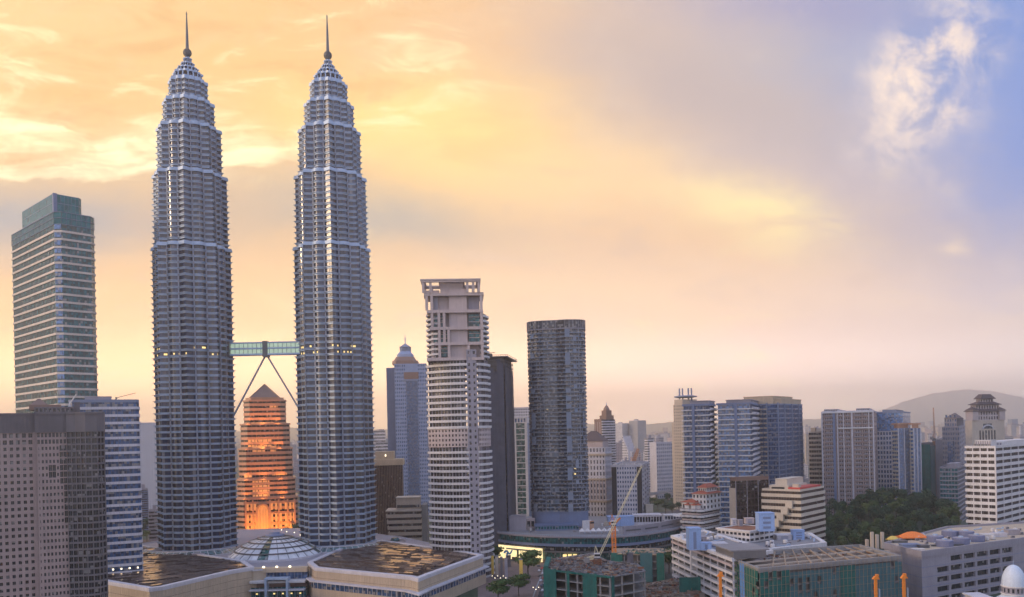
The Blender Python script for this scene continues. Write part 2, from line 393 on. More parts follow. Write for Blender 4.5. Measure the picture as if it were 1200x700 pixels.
def banded(r, P, z0, z1, n, gm, sm, frac=.45, proud=.35, mull=0.0, mm=None, wn='window_band', bn='spandrel', taper=None, win=-.25, lip=0.0):
    """storeys: a glass band and a spandrel for each, shared meshes"""
    h = (z1-z0)/n; b = MB(); Q = offset(P, win); b.walls(Q, h*frac*.8, h*1.02)
    if mull:
        O = offset(P, win+.14)
        for i in range(len(P)):
            A_, B_ = Vector(O[i]), Vector(O[(i+1) % len(P)]); L = (B_-A_).length; k = int(L/mull)
            for j in range(1, k): q = A_+(B_-A_)*j/k; b.bar((q.x, q.y, h*frac), (q.x, q.y, h), .22, 1)
    wm = b.mesh(wn, [gm, mm or sm])
    q = MB(); q.ring(offset(P, proud), offset(P, -.8), 0, h*frac)
    if lip: q.ring(offset(P, proud+lip), offset(P, proud-.05), h*frac-.25, h*frac+.02)
    sm_ = q.mesh(bn, sm)
    for k in range(n):
        inst(wn, wm, r, (0, 0, z0+k*h)); inst(bn, sm_, r, (0, 0, z0+k*h))
    return h
def roofcap(r, P, z, m='roof_grey', wm='concrete', par=1.2, t=.5, out=.0):
    b = MB(); O = offset(P, out)
    b.ring(O, offset(O, -t), z-.3, z+par, 1); b.poly([(x, y, z) for x, y in offset(O, -t*.5)], 0)
    return b.build('roof', [m, wm], r)
def plant(r, x0, x1, y0, y1, z0, z1, m='concrete', name='roof_plant', mm=None):
    b = MB(); b.box(x0, x1, y0, y1, z0, z1); b.box(x0-.25, x1+.25, y0-.25, y1+.25, z1, z1+.35)
    n = max(1, int((x1-x0)/1.6))
    if mm:
        for i in range(n): b.box(x0+(i+.2)*(x1-x0)/n, x0+(i+.8)*(x1-x0)/n, y0-.12, y0, z0+.5*(z1-z0), z1-.4, 1)
    return b.build(name, [m, mm or m], r)
def grid(wall, bag, A, B, z0, z1, nc, nr, wf=.6, hf=.5, dep=.5, hole=None, mi=0, sill=.3):
    """a wall with real openings; the panes go into bag"""
    A, B = Vector(A), Vector(B); t = (B-A); L = t.length; t.normalize(); nrm = Vector((t.y, -t.x))
    cw, ch = L/nc, (z1-z0)/nr
    def pt(s_, z, d_=0.0): q = A+t*s_-nrm*d_; return (q.x, q.y, z)
    def quad(s0, s1, za, zb): wall.poly([pt(s0, za), pt(s1, za), pt(s1, zb), pt(s0, zb)], mi)
    for j in range(nr):
        zb = z0+j*ch
        for i in range(nc):
            s0 = i*cw; f = hole(i, j) if hole else (wf, hf)
            if not f: quad(s0, s0+cw, zb, zb+ch); continue
            fw_, fh_ = f; a, b = s0+cw*(1-fw_)/2, s0+cw*(1+fw_)/2; c, d_ = zb+ch*(1-fh_)*sill*1.6, zb+ch*(1-fh_)*sill*1.6+ch*fh_
            quad(s0, a, zb, zb+ch); quad(b, s0+cw, zb, zb+ch); quad(a, b, zb, c); quad(a, b, d_, zb+ch)
            wall.poly([pt(a, c), pt(b, c), pt(b, c, dep), pt(a, c, dep)], mi); wall.poly([pt(a, d_, dep), pt(b, d_, dep), pt(b, d_), pt(a, d_)], mi)
            wall.poly([pt(a, c, dep), pt(a, d_, dep), pt(a, d_), pt(a, c)], mi); wall.poly([pt(b, c), pt(b, d_), pt(b, d_, dep), pt(b, c, dep)], mi)
            q = A+t*(a+b)/2-nrm*dep; bag.append((q.x, q.y, (c+d_)/2, atan2(t.y, t.x), b-a, d_-c))
def windows(r, bag, gm, limit=100, name='window', mull=True, fm='dark_steel'):
    rz, ox, oy = r.rotation_euler.z, r.location.x, r.location.y
    def dist(q): X, Y = ox+q[0]*cos(rz)-q[1]*sin(rz), oy+q[0]*sin(rz)+q[1]*cos(rz); return hypot(X, Y)+.2*abs(q[2]-HC)-5*q[4]*q[5]
    bag.sort(key=dist); cache = {}
    def pane(b, wd, hg):
        b.box(-wd/2-.02, wd/2+.02, -.02, .12, -hg/2-.02, hg/2+.02)
        if mull: b.box(-.05, .05, -.08, -.021, -hg/2, hg/2, 1); b.box(-wd/2, wd/2, -.08, -.021, -hg/2, -hg/2+.12, 1)
    for q in bag[:limit]:
        k = (round(q[4], 2), round(q[5], 2))
        if k not in cache: b = MB(); pane(b, *k); cache[k] = b.mesh(name, [gm, fm])
        inst(name, cache[k], r, q[:3], q[3])
    rest = bag[limit:]
    if rest:
        b = MB()
        for x, y, z, a, wd, hg in rest:
            c, s_ = cos(a), sin(a); t = MB(); pane(t, wd, hg); i = len(b.v)
            b.v += [(x+p*c-q*s_, y+p*s_+q*c, z+h) for p, q, h in t.v]; b.f += [tuple(i+e for e in f) for f in t.f]; b.m += t.m
        b.build(name, [gm, fm], r)['kind'] = 'stuff'
def antenna(r, x, y, z0, z1, wd=.5, name='antenna', m='steel'):
    b = MB(); b.bar((x, y, z0), (x, y, z1), wd, 0, wd*.35); b.bar((x-1.2*wd, y, z0+(z1-z0)*.6), (x+1.2*wd, y, z0+(z1-z0)*.6), wd*.4); return b.build(name, m, r)
def structure(o): o['kind'] = 'structure'; return o
# ------------------------------------------------------------------ ground
def ground_sheet():
    m, nt, p = newmat('town_ground')
    t = N('ShaderNodeTexCoord', nt).outputs['Object']
    a = NOISE(t, .012, 6, .65, nt); b = NOISE(t, .15, 5, .6, nt); c = NOISE(t, .0011, 5, .6, nt)
    vor = N('ShaderNodeTexVoronoi', nt); vor.inputs['Scale'].default_value = .03; nt.links.new(t, vor.inputs['Vector'])
    grey = RAMP(M('ADD', M('MULTIPLY', b, .5, nt=nt), M('MULTIPLY', a, .5, nt=nt), nt=nt), [(.3, (.07,.07,.075,1)), (.5, (.15,.14,.135,1)), (.7, (.26,.235,.22,1))], nt)
    roofs = MIX(.55, grey, vor.outputs['Color'], nt, 'MULTIPLY')
    green = RAMP(b, [(.3, (.02,.042,.02,1)), (.7, (.05,.075,.035,1))], nt)
    k = SS(M('ADD', M('MULTIPLY', a, .6, nt=nt), M('MULTIPLY', c, .6, nt=nt), nt=nt), .53, .63, nt)
    nt.links.new(MIX(k, roofs, green, nt), p.inputs['Base Color']); p.inputs['Roughness'].default_value = .9
    b_ = MB(); n = 24; S = 15500
    b_.poly([(-S, -1300, 0), (S, -1300, 0), (S, 21300, 0), (-S, 21300, 0)])
    structure(b_.build('ground', 'town_ground'))
ground_sheet()
def flat(name, pts, z, m, col=None):
    b = MB(); b.poly([(x, y, z) for x, y in pts]); return b.build(name, m)

# ------------------------------------------------------------------ haze: one closed box of even pale air
def haze():
    b = MB(); b.box(-16000, 16000, -1400, 21500, -1, 960)
    m = bpy.data.materials.new('haze_air'); m.use_nodes = True; nt = m.node_tree; nt.nodes.clear()
    o = nt.nodes.new('ShaderNodeOutputMaterial'); v_ = nt.nodes.new('ShaderNodeVolumePrincipled')
    nt.links.new(v_.outputs[0], o.inputs['Volume'])
    v_.inputs['Color'].default_value = (1,.955,.91,1); v_.inputs['Density'].default_value = HAZE_DENS
    v_.inputs['Anisotropy'].default_value = HAZE_ANISO
    MATS['haze_air'] = m
    b.build('haze', 'haze_air')['kind'] = 'stuff'
haze()

# hills on the horizon
def ridge(name, prof, Y, thick, m, seed):
    """prof: (pixel x, pixel y) of the skyline"""
    rr = random.Random(seed); b = MB(); xs = []
    pts = []
    for (x0, y0), (x1, y1) in zip(prof, prof[1:]):
        n = max(2, int((x1-x0)/5))
        for i in range(n): pts.append((x0+(x1-x0)*i/n, y0+(y1-y0)*i/n+rr.uniform(-.5, .5)))
    pts.append(prof[-1])
    rows = []
    for k in range(9):
        f = 1-abs(k-4)/4.0; row = []
        for px, py in pts:
            X, Z = W(px, py, Y); y_ = Y+(k-4)*thick/4
            row.append((X*(y_/Y), y_, max(-.5, Z*(f**.8)*(1+rr.uniform(-.06, .06)*(1 if k != 4 else 0)))))
        rows.append(row)
    for a, c in zip(rows, rows[1:]):
        for i in range(len(a)-1): b.poly([a[i], a[i+1], c[i+1], c[i]])
    structure(b.build(name, m, smooth=True))
leafmat('hill_green', (.04,.06,.04))
ridge('hills', [(985,494),(1012,488),(1038,479),(1062,470),(1085,463),(1108,459),(1135,456.5),(1165,459),(1190,464),(1225,471),(1290,480),(1380,488)], 17800, 2600, 'hill_green', 1)
ridge('hills', [(560,503),(640,500),(690,497),(740,499),(790,494),(850,495),(930,492),(1010,489)], 13000, 1500, 'hill_green', 2)
ridge('hills', [(-120,512),(0,508),(120,509),(200,506),(300,505),(345,501),(400,504),(470,503),(560,503)], 12500, 1500, 'hill_green', 3)

# ------------------------------------------------------------------ twin towers
def star(Rr, n=176, c=.735, q=.185):
    P = []
    for i in range(n):
        a = 2*pi*i/n
        s1 = (a+pi/4) % (pi/2)-pi/4; s2 = a % (pi/2)-pi/4
        r = max(.7071/cos(s1), .7071/cos(s2))
        # round lobes between the points
        l = (a-pi/8) % (pi/4)
        l = l if l < pi/8 else l-pi/4
        disc = q*q-(c*sin(l))**2
        if disc > 0: r = max(r, c*cos(l)+sqrt(disc))
        P.append((Rr*r*cos(a), Rr*r*sin(a)))
    return P
def zt(py): return HC+(510-py)*.70
TIERS = [(0, zt(292), 31.9, 53), (zt(292), zt(208), 29.9, 13), (zt(208), zt(153), 26.0, 8), (zt(153), zt(122), 20.8, 5), (zt(122), zt(97), 15.8, 4)]
def twin_tower(X, Y, label, rz):
    r = thing('twin_tower', label, 'skyscraper', (X, Y, 0), rz, 'twin towers')
    for ti, (z0, z1, Rr, nf) in enumerate(TIERS):
        P = star(Rr); sc = lambda k: [(x*k, y*k) for x, y in P]
        b = MB(); b.frustum(sc(.955), sc(.955), z0, z1, 0, top=False, bot=False); b.build('glazed_shaft', 'tower_glass', r)
        h = (z1-z0)/nf; q = MB()
        q.ring(sc(.985), sc(.90), 0, h*.26); q.ring(sc(1.024), sc(.96), h*.26, h*.33)
        me = q.mesh('storey_ring', 'steel')
        for k in range(nf):
            s_ = 1.0
            if ti: s_ = 1-.035*max(0, (k-nf*.55)/(nf*.45))
            else: s_ = 1-.02*max(0, (k-nf*.8)/(nf*.2))
            inst('storey_ring', me, r, (0, 0, z0+k*h), 0, (s_, s_, 1))
        q = MB(); q.ring(sc(1.0), sc(.62), z1-.2, z1+1.4); q.ring(sc(.985), sc(.93), z1+1.4, z1+2.6)
        q.build('setback_ledge', 'steel', r)
        # upright column covers in the creases of the plan
        rad = [hypot(*p) for p in P]; n = len(P); cm = MB(); wd = .055*Rr
        cm.box(-wd*.7, wd*.3, -wd*.3, wd*.3, 0, z1-z0)
        cme = cm.mesh('column_cover', 'column_steel')
        for i in range(n):
            if rad[i] < rad[i-1] and rad[i] <= rad[(i+1) % n]:
                a = 2*pi*i/n; inst('column_cover', cme, r, (rad[i]*cos(a)*.985, rad[i]*sin(a)*.985, z0), a)
    # crown: shrinking fluted collars, ring ball and mast
    lv = [(97,84.5,11.6,10.9),(84.5,78.5,8.5,7.9),(78.5,72.5,5.5,5.0),(72.5,66.5,3.5,3.1),(66.5,62,1.9,1.2)]
    for i, (a, c_, Ra, Rb) in enumerate(lv):
        P, Q = star(Ra, 96), star(Rb, 96); z0, z1 = zt(a), zt(c_)
        b = MB(); b.frustum([(x*.9, y*.9) for x, y in P], [(x*.9, y*.9) for x, y in Q], z0, z1, 1)
        for f, k in ((0, 1.08), (.86, 1.04)): b.ring([(x*k, y*k) for x, y in P], [(x*.75, y*.75) for x, y in P], z0+(z1-z0)*f, z0+(z1-z0)*f+.16*(z1-z0)+.2)
        if i == 0: b.ring([(x*1.02, y*1.02) for x, y in P], [(x*.75, y*.75) for x, y in P], z0+3.6, z0+4.2)
        for j in range(16):
            t = 2*pi*(j+.5)/16; b.bar((Ra*.93*cos(t), Ra*.93*sin(t), z0), (Rb*.93*cos(t), Rb*.93*sin(t), z1), .085*Ra)
        b.build('crown_collar', ['steel', 'tower_glass'], r)
    b = MB(); zc = zt(59.3)
    b.lathe([(3.15*sin(pi*k/12), zc-3.15*cos(pi*k/12)) for k in range(13)], 20)
    for k in range(-3, 4): rr_ = sqrt(max(0, 3.3**2-(k*.85)**2)); b.ring(oval(rr_+.12, rr_+.12, 20), oval(rr_-.4, rr_-.4, 20), zc+k*.85-.16, zc+k*.85+.16)
    b.build('ring_ball', 'dark_steel', r)
    b = MB(); b.lathe([(1.35, zt(56)), (1.1, zt(45)), (.85, zt(30)), (.45, zt(16)), (.55, zt(14)), (.55, zt(13)), (.2, zt(11))], 12); b.build('mast', 'dark_steel', r, smooth=True)
    # lit rooms by the level of the bridge
    rr_ = random.Random(int(X)); P = star(TIERS[0][2]); h = TIERS[0][1]/TIERS[0][3]
    for lev in (35, 36):
        for i in range(len(P)):
            x, y = P[i][0]*.957, P[i][1]*.957; a = atan2(y, x)
            wy = x*sin(rz)+y*cos(rz)
            if wy < -15 and rr_.random() < .15:
                x2, y2 = P[(i+1) % len(P)][0]*.957, P[(i+1) % len(P)][1]*.957; nx, ny = cos(a)*.12, sin(a)*.12
                b = MB(); zz = lev*h+h*.45
                b.ring([(x+nx, y+ny), (x2+nx, y2+ny), (x2-nx, y2-ny), (x-nx, y-ny)], [(x, y), (x2, y2), (x2, y2), (x, y)], zz, zz+h*.28)
                b.poly([(x+nx, y+ny, zz), (x2+nx, y2+ny, zz), (x2+nx, y2+ny, zz+h*.28), (x+nx, y+ny, zz+h*.28)])
                b.build('lit_or_glint_window', 'lit_yellow', r)
    return r
TX1, TX2 = W(219.5, 60, 680)[0], W(384, 60, 690)[0]
twin_tower(TX1, 680, 'steel and glass twin tower at the left end of the skybridge', R(11))
twin_tower(TX2, 690, 'steel and glass twin tower at the right end of the skybridge', R(11))
def skybridge():
    Y = 684; xa, z = W(271, 416, Y); xb = W(353, 414, Y)[0]; xa -= 3; xb += 3; xm, L = (xa+xb)/2, (xb-xa); z -= 1
    r = thing('skybridge', 'double-deck glazed skybridge with a slender two-legged brace between the twin towers', 'bridge', (xm, Y, z))
    for zz, hh in ((0, 1.3), (4.9, 1.3), (9.6, 1.2)):
        b = MB(); b.box(-L/2, L/2, -3.2-.3*(zz == 0), 3.2+.3*(zz == 0), zz, zz+hh); b.box(-L/2, L/2, -3.45, 3.45, zz+hh*.4, zz+hh*.6); b.build('deck_slab', 'steel', r)
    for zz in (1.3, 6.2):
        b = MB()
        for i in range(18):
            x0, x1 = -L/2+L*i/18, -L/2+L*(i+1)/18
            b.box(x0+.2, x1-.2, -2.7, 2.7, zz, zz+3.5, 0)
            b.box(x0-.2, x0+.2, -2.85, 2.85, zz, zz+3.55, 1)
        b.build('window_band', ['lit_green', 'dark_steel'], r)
    b = MB(); b.box(-2, 2, -3.9, 3.9, -1.5, 11.4); b.build('centre_joint', 'dark_steel', r)
    for s in (-1, 1):
        b = MB(); b.bar((s*1.2, 0, -1.2), (s*(L/2+1), 1.5, -57), 1.15); b.bar((s*(L/2+.2), 1.5, -55), (s*(L/2+2.5), 1.5, -59), 3); b.build('brace_leg', 'blue_grey', r)
        b = MB(); b.box(s*L/2-(3 if s > 0 else 1), s*L/2+(1 if s > 0 else 3), -4.4, 4.4, -.8, 11.6); b.build('end_portal', 'dark_steel', r)
skybridge()

# ------------------------------------------------------------------ tall office tower far left
def corner_office():
    s = site(12, 65.5, 113, 268, 620, 43); r = bld(s, 'office_tower', 'tall banded office tower with a clear glass crown, at the far left', 'office tower')
    P = chamfer(s.P, 4.0); zt_ = s.h(262); n = 46
    h = banded(r, P, 0, zt_, n, 'glass_teal', 'peach_band', .27, .35, 3.0, 'dark_steel')
    # blue glazed corner strip facing the viewer
    c = P[2], P[3]; A_, B_ = Vector(c[0]), Vector(c[1])
    b = MB()
    for k in range(n):
        q0, q1 = A_+(B_-A_)*.06, A_+(B_-A_)*.94; nn = Vector(((B_-A_).y, -(B_-A_).x)).normalized()
        P4 = [(q0+nn*.3), (q1+nn*.3), (q1-nn*.2), (q0-nn*.2)]
        b.prism([tuple(p) for p in P4], k*h+h*.40, (k+1)*h-.05)
    b.build('corner_glazing', 'glass_sky', r)
    zc = s.h(247)
    b = MB(); b.prism(offset(P, -.3), zt_, zc, 0, top=False, bot=False)
    O = offset(P, .05)
    for i in range(len(O)):
        a_, b2 = Vector(O[i]), Vector(O[(i+1) % len(O)]); L = (b2-a_).length; k = max(1, int(L/3))
        for j in range(k+1): q = a_+(b2-a_)*j/k; b.bar((q.x, q.y, zt_), (q.x, q.y, zc), .25, 1)
    for zz in (zt_+.1, (zt_+zc)/2, zc-.3): b.ring(offset(P, .1), offset(P, -.5), zz, zz+.4, 1)
    b.build('glass_parapet', ['crown_glass', 'blue_grey'], r)
    roofcap(r, offset(P, -1), zt_+3, 'roof_grey', 'dark_steel')
    Q = chamfer([(x*.70, y*.72) for x, y in s.P], 2.6); z2 = W(65.5, 224, 628)[1]
    b = MB(); b.prism(Q, zt_+1, z2, 0, mt=1)
    for f in (.25, .5, .75, 1): b.ring(offset(Q, .1), offset(Q, -.4), zt_+(z2-zt_)*f-.35, zt_+(z2-zt_)*f, 1)
    for i in range(len(Q)):
        a_, b2 = Vector(Q[i]), Vector(Q[(i+1) % len(Q)]); L = (b2-a_).length; k = max(1, int(L/2.6))
        for j in range(k+1): q = a_+(b2-a_)*j/k; b.bar((q.x, q.y, zt_+1), (q.x, q.y, z2), .16, 1)
    b.build('glass_crown', ['crown_glass', 'blue_grey'], r)
    q = Vector(Q[2])*.5+Vector(Q[3])*.5; b = MB(); b.bar((q.x, q.y, zt_+1), (q.x, q.y, z2+.5), 2.6); b.build('corner_pier', 'slate_blue', r)
corner_office()

def striped_office():
    s = site(80, 163, None, 471, 560, -25, 40); r = bld(s, 'office_block', 'blue office block with pale horizontal bands, behind the pink stone hotel', 'office tower')
    z1 = s.h(471); P = chamfer(s.P, 2)
    banded(r, P, 0, z1, 27, 'glass_blue', 'lilac_white', .35, .5, 2.2, 'dark_steel')
    roofcap(r, P, z1, 'roof_grey', 'blue_grey', 1.6); plant(r, -12, 4, -6, 8, z1, z1+4, 'lilac_grey')
    b = MB(); x, y = s.x1-16, s.y0+2; b.bar((x, y, z1), (x+3, y, z1+3), .5); b.bar((x+3, y, z1+3), (x+14, y-1, z1+6), .35); b.bar((x+2, y, z1), (x+2, y, z1+3.5), .8); b.build('cleaning_crane', 'dark_steel', r)
    for k in range(9): 
        b = MB(); x = s.x1-3-k*5; b.box(x-.5, x+.5, s.y0-.62, s.y0-.5, 23, 24); b.build('lamp', 'lit_lamp', r)
striped_office()

def stone_hotel():
    Y = 400; s = site(-70, 122, None, 500, Y, -27, 45); r = bld(s, 'hotel', 'dark pink stone hotel with rows of small square windows below a blank frieze', 'hotel')
    k = Y/F; X = lambda px: s.x0+(px+70)*s.wl/192.0
    zT, zB = s.h(505), 0; wall = MB(); bag = []; row = 7.55*k; nr = int(zT/row); z0 = zT-nr*row
    top = nr-2
    # far wing
    wing = lambda i, j: (.5, .5) if j < top else (.62, .66)
    grid(wall, bag, (X(-70), s.y0+2), (X(35), s.y0+2), z0, zT, 14, nr, hole=wing, mi=0)
    wall.walls([(X(35), s.y0+2), (X(35), s.y0+5), (X(35), s.y0+5), (X(35), s.y0+2)], 0, zT, 0)
    wall.box(X(35), X(39), s.y0+1.2, s.y0+6, 0, zT, 0)
    # main wing, a stair-stepped edge of larger dark openings towards the bay
    def main(i, j):
        d_ = nr-1-j
        if d_ < 2: return (.66, .66)
        if i == 0: return None if j % 1 else (.22, .4)
        if i >= 6 and d_ < 8: return (.86, .84)
        if i >= 7 and d_ < 14: return (.86, .84)
        if i in (3, 4) and 5 <= d_ <= 6: return (.9, .92)
        return (.5, .5)
    grid(wall, bag, (X(39), s.y0), (X(75), s.y0), z0, zT, 8, nr, hole=main, mi=0)
    def bay(i, j): return (.80, .74) if nr-1-j < 20 else ((.80, .74) if i > 2 else (.5, .5))
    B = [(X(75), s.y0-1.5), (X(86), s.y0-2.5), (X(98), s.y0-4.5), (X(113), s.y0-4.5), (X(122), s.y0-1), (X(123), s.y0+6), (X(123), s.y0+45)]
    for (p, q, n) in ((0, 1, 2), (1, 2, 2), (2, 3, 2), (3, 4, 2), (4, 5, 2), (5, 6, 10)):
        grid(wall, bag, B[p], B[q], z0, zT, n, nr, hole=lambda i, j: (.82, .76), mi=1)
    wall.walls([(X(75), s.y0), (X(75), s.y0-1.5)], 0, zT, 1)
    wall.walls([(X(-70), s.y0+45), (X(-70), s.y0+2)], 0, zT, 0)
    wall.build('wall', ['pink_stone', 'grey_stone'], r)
    windows(r, bag, 'glass_dark', 100)
    # tall blank frieze and cornice above
    zf = s.h(484); full = [(X(-70), s.y0+2), (X(37), s.y0+2), (X(37), s.y0-.2), (X(75), s.y0-.2), (X(75), s.y0-1.7)]+[(x, y-.2) for x, y in B[1:5]]+[(x+.2, y) for x, y in B[5:]]+[(X(-70), s.y0+45)]
    b = MB(); b.prism(full, zT, zf, 0)
    b.prism([(x, y-.35) for x, y in full], zT-.3, zT+.35, 0); b.prism([(x, y-.4) for x, y in full], zf-.5, zf+.3, 0)
    for i in range(46):
        x = X(-66+i*4.0)
        if x < X(74): y = s.y0+2 if x < X(35) else s.y0-.2; b.box(x-.25, x+.25, y-.22, y+.1, zT+.3, zf-.45, 0)
    b.build('frieze', 'grey_stone', r)
    P2 = rect(X(37), X(85), s.y0, s.y0+22); b = MB(); zg = s.h(480)
    wb = []; grid(b, wb, P2[0], P2[1], zf, zg+1.4, 9, 1, .55, .55, .4); b.walls([P2[1], P2[2]], zf, zg+1.4); b.walls([P2[3], P2[0]], zf, zg+1.4); b.poly([(x, y, zg+1.4) for x, y in P2]); b.build('attic_storey', 'grey_stone', r); windows(r, wb, 'glass_dark', 100, 'attic_window')
    b = MB(); c = X(42); b.prism(rect(c-4, c+9, s.y0+4, s.y0+14), zg, zg+2.6); b.frustum(rect(c-3.6, c+3.6, s.y0+4, s.y0+10), rect(c-.5, c+.5, s.y0+6.5, s.y0+7.5), zg+2.6, zg+5.5); b.build('roof_plant', 'copper_roof', r)
    b = MB(); b.bar((X(78), s.y0+3, zg), (X(80), s.y0+3, zg+4), .7); b.bar((X(79), s.y0+3, zg+2.6), (X(88), s.y0+1, zg+7.2), .45); b.build('cleaning_crane', 'white_paint', r)
    plant(r, X(85), X(92), s.y0+3, s.y0+12, zf, zf+5, 'grey_stone')
stone_hotel()

# ------------------------------------------------------------------ orange-lit stepped tower behind the bridge
def orange_tower():
    Y = 905; k = Y/F; cx = 302.5; X0, _ = W(cx, 560, Y)
    r = thing('office_tower', 'stepped granite tower glowing orange under a pyramid roof, behind the skybridge', 'office tower', (X0, Y+33*k, 0), R(16))
    h_ = lambda py: W(cx, py, Y)[1]
    steps = [(628, 585, 35.5), (585, 563, 33), (563, 527, 30.5), (527, 498, 28), (498, 470, 24)]
    for i, (ya, yb, hw) in enumerate(steps):
        P = chamfer(rect(-hw*k, hw*k, -hw*k, hw*k), hw*k*.28); z0, z1 = max(0, h_(ya)), h_(yb)
        n = max(2, round((z1-z0)/5.4))
        banded(r, P, z0, z1, n, 'glass_brown', 'orange_granite', .55, .35, 4.5, 'orange_granite')
        b = MB(); b.ring(offset(P, .9), offset(P, -4), z1-.2, z1+1.4); b.poly([(x, y, z1+.3) for x, y in offset(P, -2)]); b.build('setback_ledge', 'orange_granite', r)
    P = chamfer(rect(-22*k, 22*k, -22*k, 22*k), 6); z0 = h_(470); Q = rect(-17.5*k, 17.5*k, -17.5*k, 17.5*k)
    b = MB(); b.prism(P, z0, z0+4); b.prism(Q, z0+4, h_(465)); b.build('attic_storey', 'orange_granite', r)
    b = MB(); zp, za = h_(466), h_(448.5)
    for i in range(4):
        a_, c_ = Q[i], Q[(i+1) % 4]; b.poly([(*a_, zp), (*c_, zp), (0, 0, za)])
        m_ = [(a_[0]+c_[0])/2*1.01, (a_[1]+c_[1])/2*1.01]; b.bar((*m_, zp), (0, 0, za), .6)
        b.bar((*a_, zp), (0, 0, za), .9)
    b.build('pyramid_roof', 'copper_roof', r)
    # low sun reflected in the glass, painted as glowing orange strips
    y0 = -35.5*k
    def lit(px0, px1, pya, pyb, hw, n=1, name='lit_or_glint_window'):
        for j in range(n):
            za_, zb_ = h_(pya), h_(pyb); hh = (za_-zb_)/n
            b = MB(); b.box((px0-cx)*k, (px1-cx)*k, -hw*k-.10, -hw*k+.2, zb_+j*hh+hh*.45, zb_+(j+1)*hh*.98-.1); b.build(name, 'lit_and_glint_orange', r)
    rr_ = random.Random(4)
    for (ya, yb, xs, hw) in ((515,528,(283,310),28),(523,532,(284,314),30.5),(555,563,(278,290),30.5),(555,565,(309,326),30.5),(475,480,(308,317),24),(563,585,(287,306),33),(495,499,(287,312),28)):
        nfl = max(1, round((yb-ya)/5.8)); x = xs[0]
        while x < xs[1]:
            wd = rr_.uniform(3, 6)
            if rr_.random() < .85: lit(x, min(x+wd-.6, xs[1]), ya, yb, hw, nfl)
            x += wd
    # entrance arch and flanking lit windows
    b = MB(); cxl = (298-cx)*k; hw_, zb_, zs = 7*k, 1, h_(600)
    prof = [(cxl-hw_, zb_), (cxl-hw_, zs)]+[(cxl-hw_*cos(t), zs+hw_*1.3*sin(t)) for t in [pi*i/10 for i in range(1, 10)]]+[(cxl+hw_, zs), (cxl+hw_, zb_)]
    for (a_, c_) in zip(prof, prof[1:]): b.bar((a_[0], y0-.8, a_[1]), (c_[0], y0-.8, c_[1]), 2.2)
    b.build('arch', 'orange_granite', r)
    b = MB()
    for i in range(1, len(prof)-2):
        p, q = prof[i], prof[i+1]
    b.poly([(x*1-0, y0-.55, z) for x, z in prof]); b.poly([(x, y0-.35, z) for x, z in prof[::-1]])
    b.build('arch_window', 'lit_and_glint_orange', r)
    for x in (-3.3, 0, 3.3): 
        b = MB(); b.bar((cxl+x*k, y0-.9, 1), (cxl+x*k, y0-.9, h_(597)), .9); b.build('arch_mullion', 'orange_granite', r)
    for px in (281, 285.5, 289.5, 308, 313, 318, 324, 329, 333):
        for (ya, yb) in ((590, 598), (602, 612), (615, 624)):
            b = MB(); b.box((px-cx-1.3)*k, (px-cx+1.3)*k, y0-.75, y0-.3, h_(yb), h_(ya)); b.build('lit_or_glint_window', 'lit_and_glint_orange', r)
    for px in (279, 287, 306, 316, 326, 334):
        b = MB(); b.box((px-cx-.9)*k, (px-cx+.9)*k, y0-2.4, y0-.3, 0, h_(586)); b.build('pilaster', 'orange_granite', r)
    for (py, hw) in ((585, 35.5), (563, 33), (527, 30.5), (498, 28)):   # unseen spots added in mid-air off the facade wash the storeys above
        for f in (-.7, -.1, .5):
            ld = bpy.data.lights.new('facade_wash_spot', 'SPOT'); ld.energy = 10000; ld.color = (1,.36,.07); ld.spot_size = R(110); ld.spot_blend = .9; ld.shadow_soft_size = .8
            lo = bpy.data.objects.new('facade_wash_spot', ld); COL.objects.link(lo); lo.parent = r; lo.location = (f*hw*k, -hw*k-6, h_(py)-1); lo.rotation_euler = (R(155), 0, 0)
    for px in (282, 298, 314, 330):   # floodlights at its foot
        ld = bpy.data.lights.new('facade_wash_spot', 'SPOT'); ld.energy = 26000; ld.color = (1,.33,.04); ld.spot_size = R(100); ld.spot_blend = .8; ld.shadow_soft_size = 1
        lo = bpy.data.objects.new('facade_wash_spot', ld); COL.objects.link(lo); lo.parent = r
        lo.location = ((px-cx)*k, y0-16, 2); lo.rotation_euler = (R(145), 0, 0)
orange_tower()
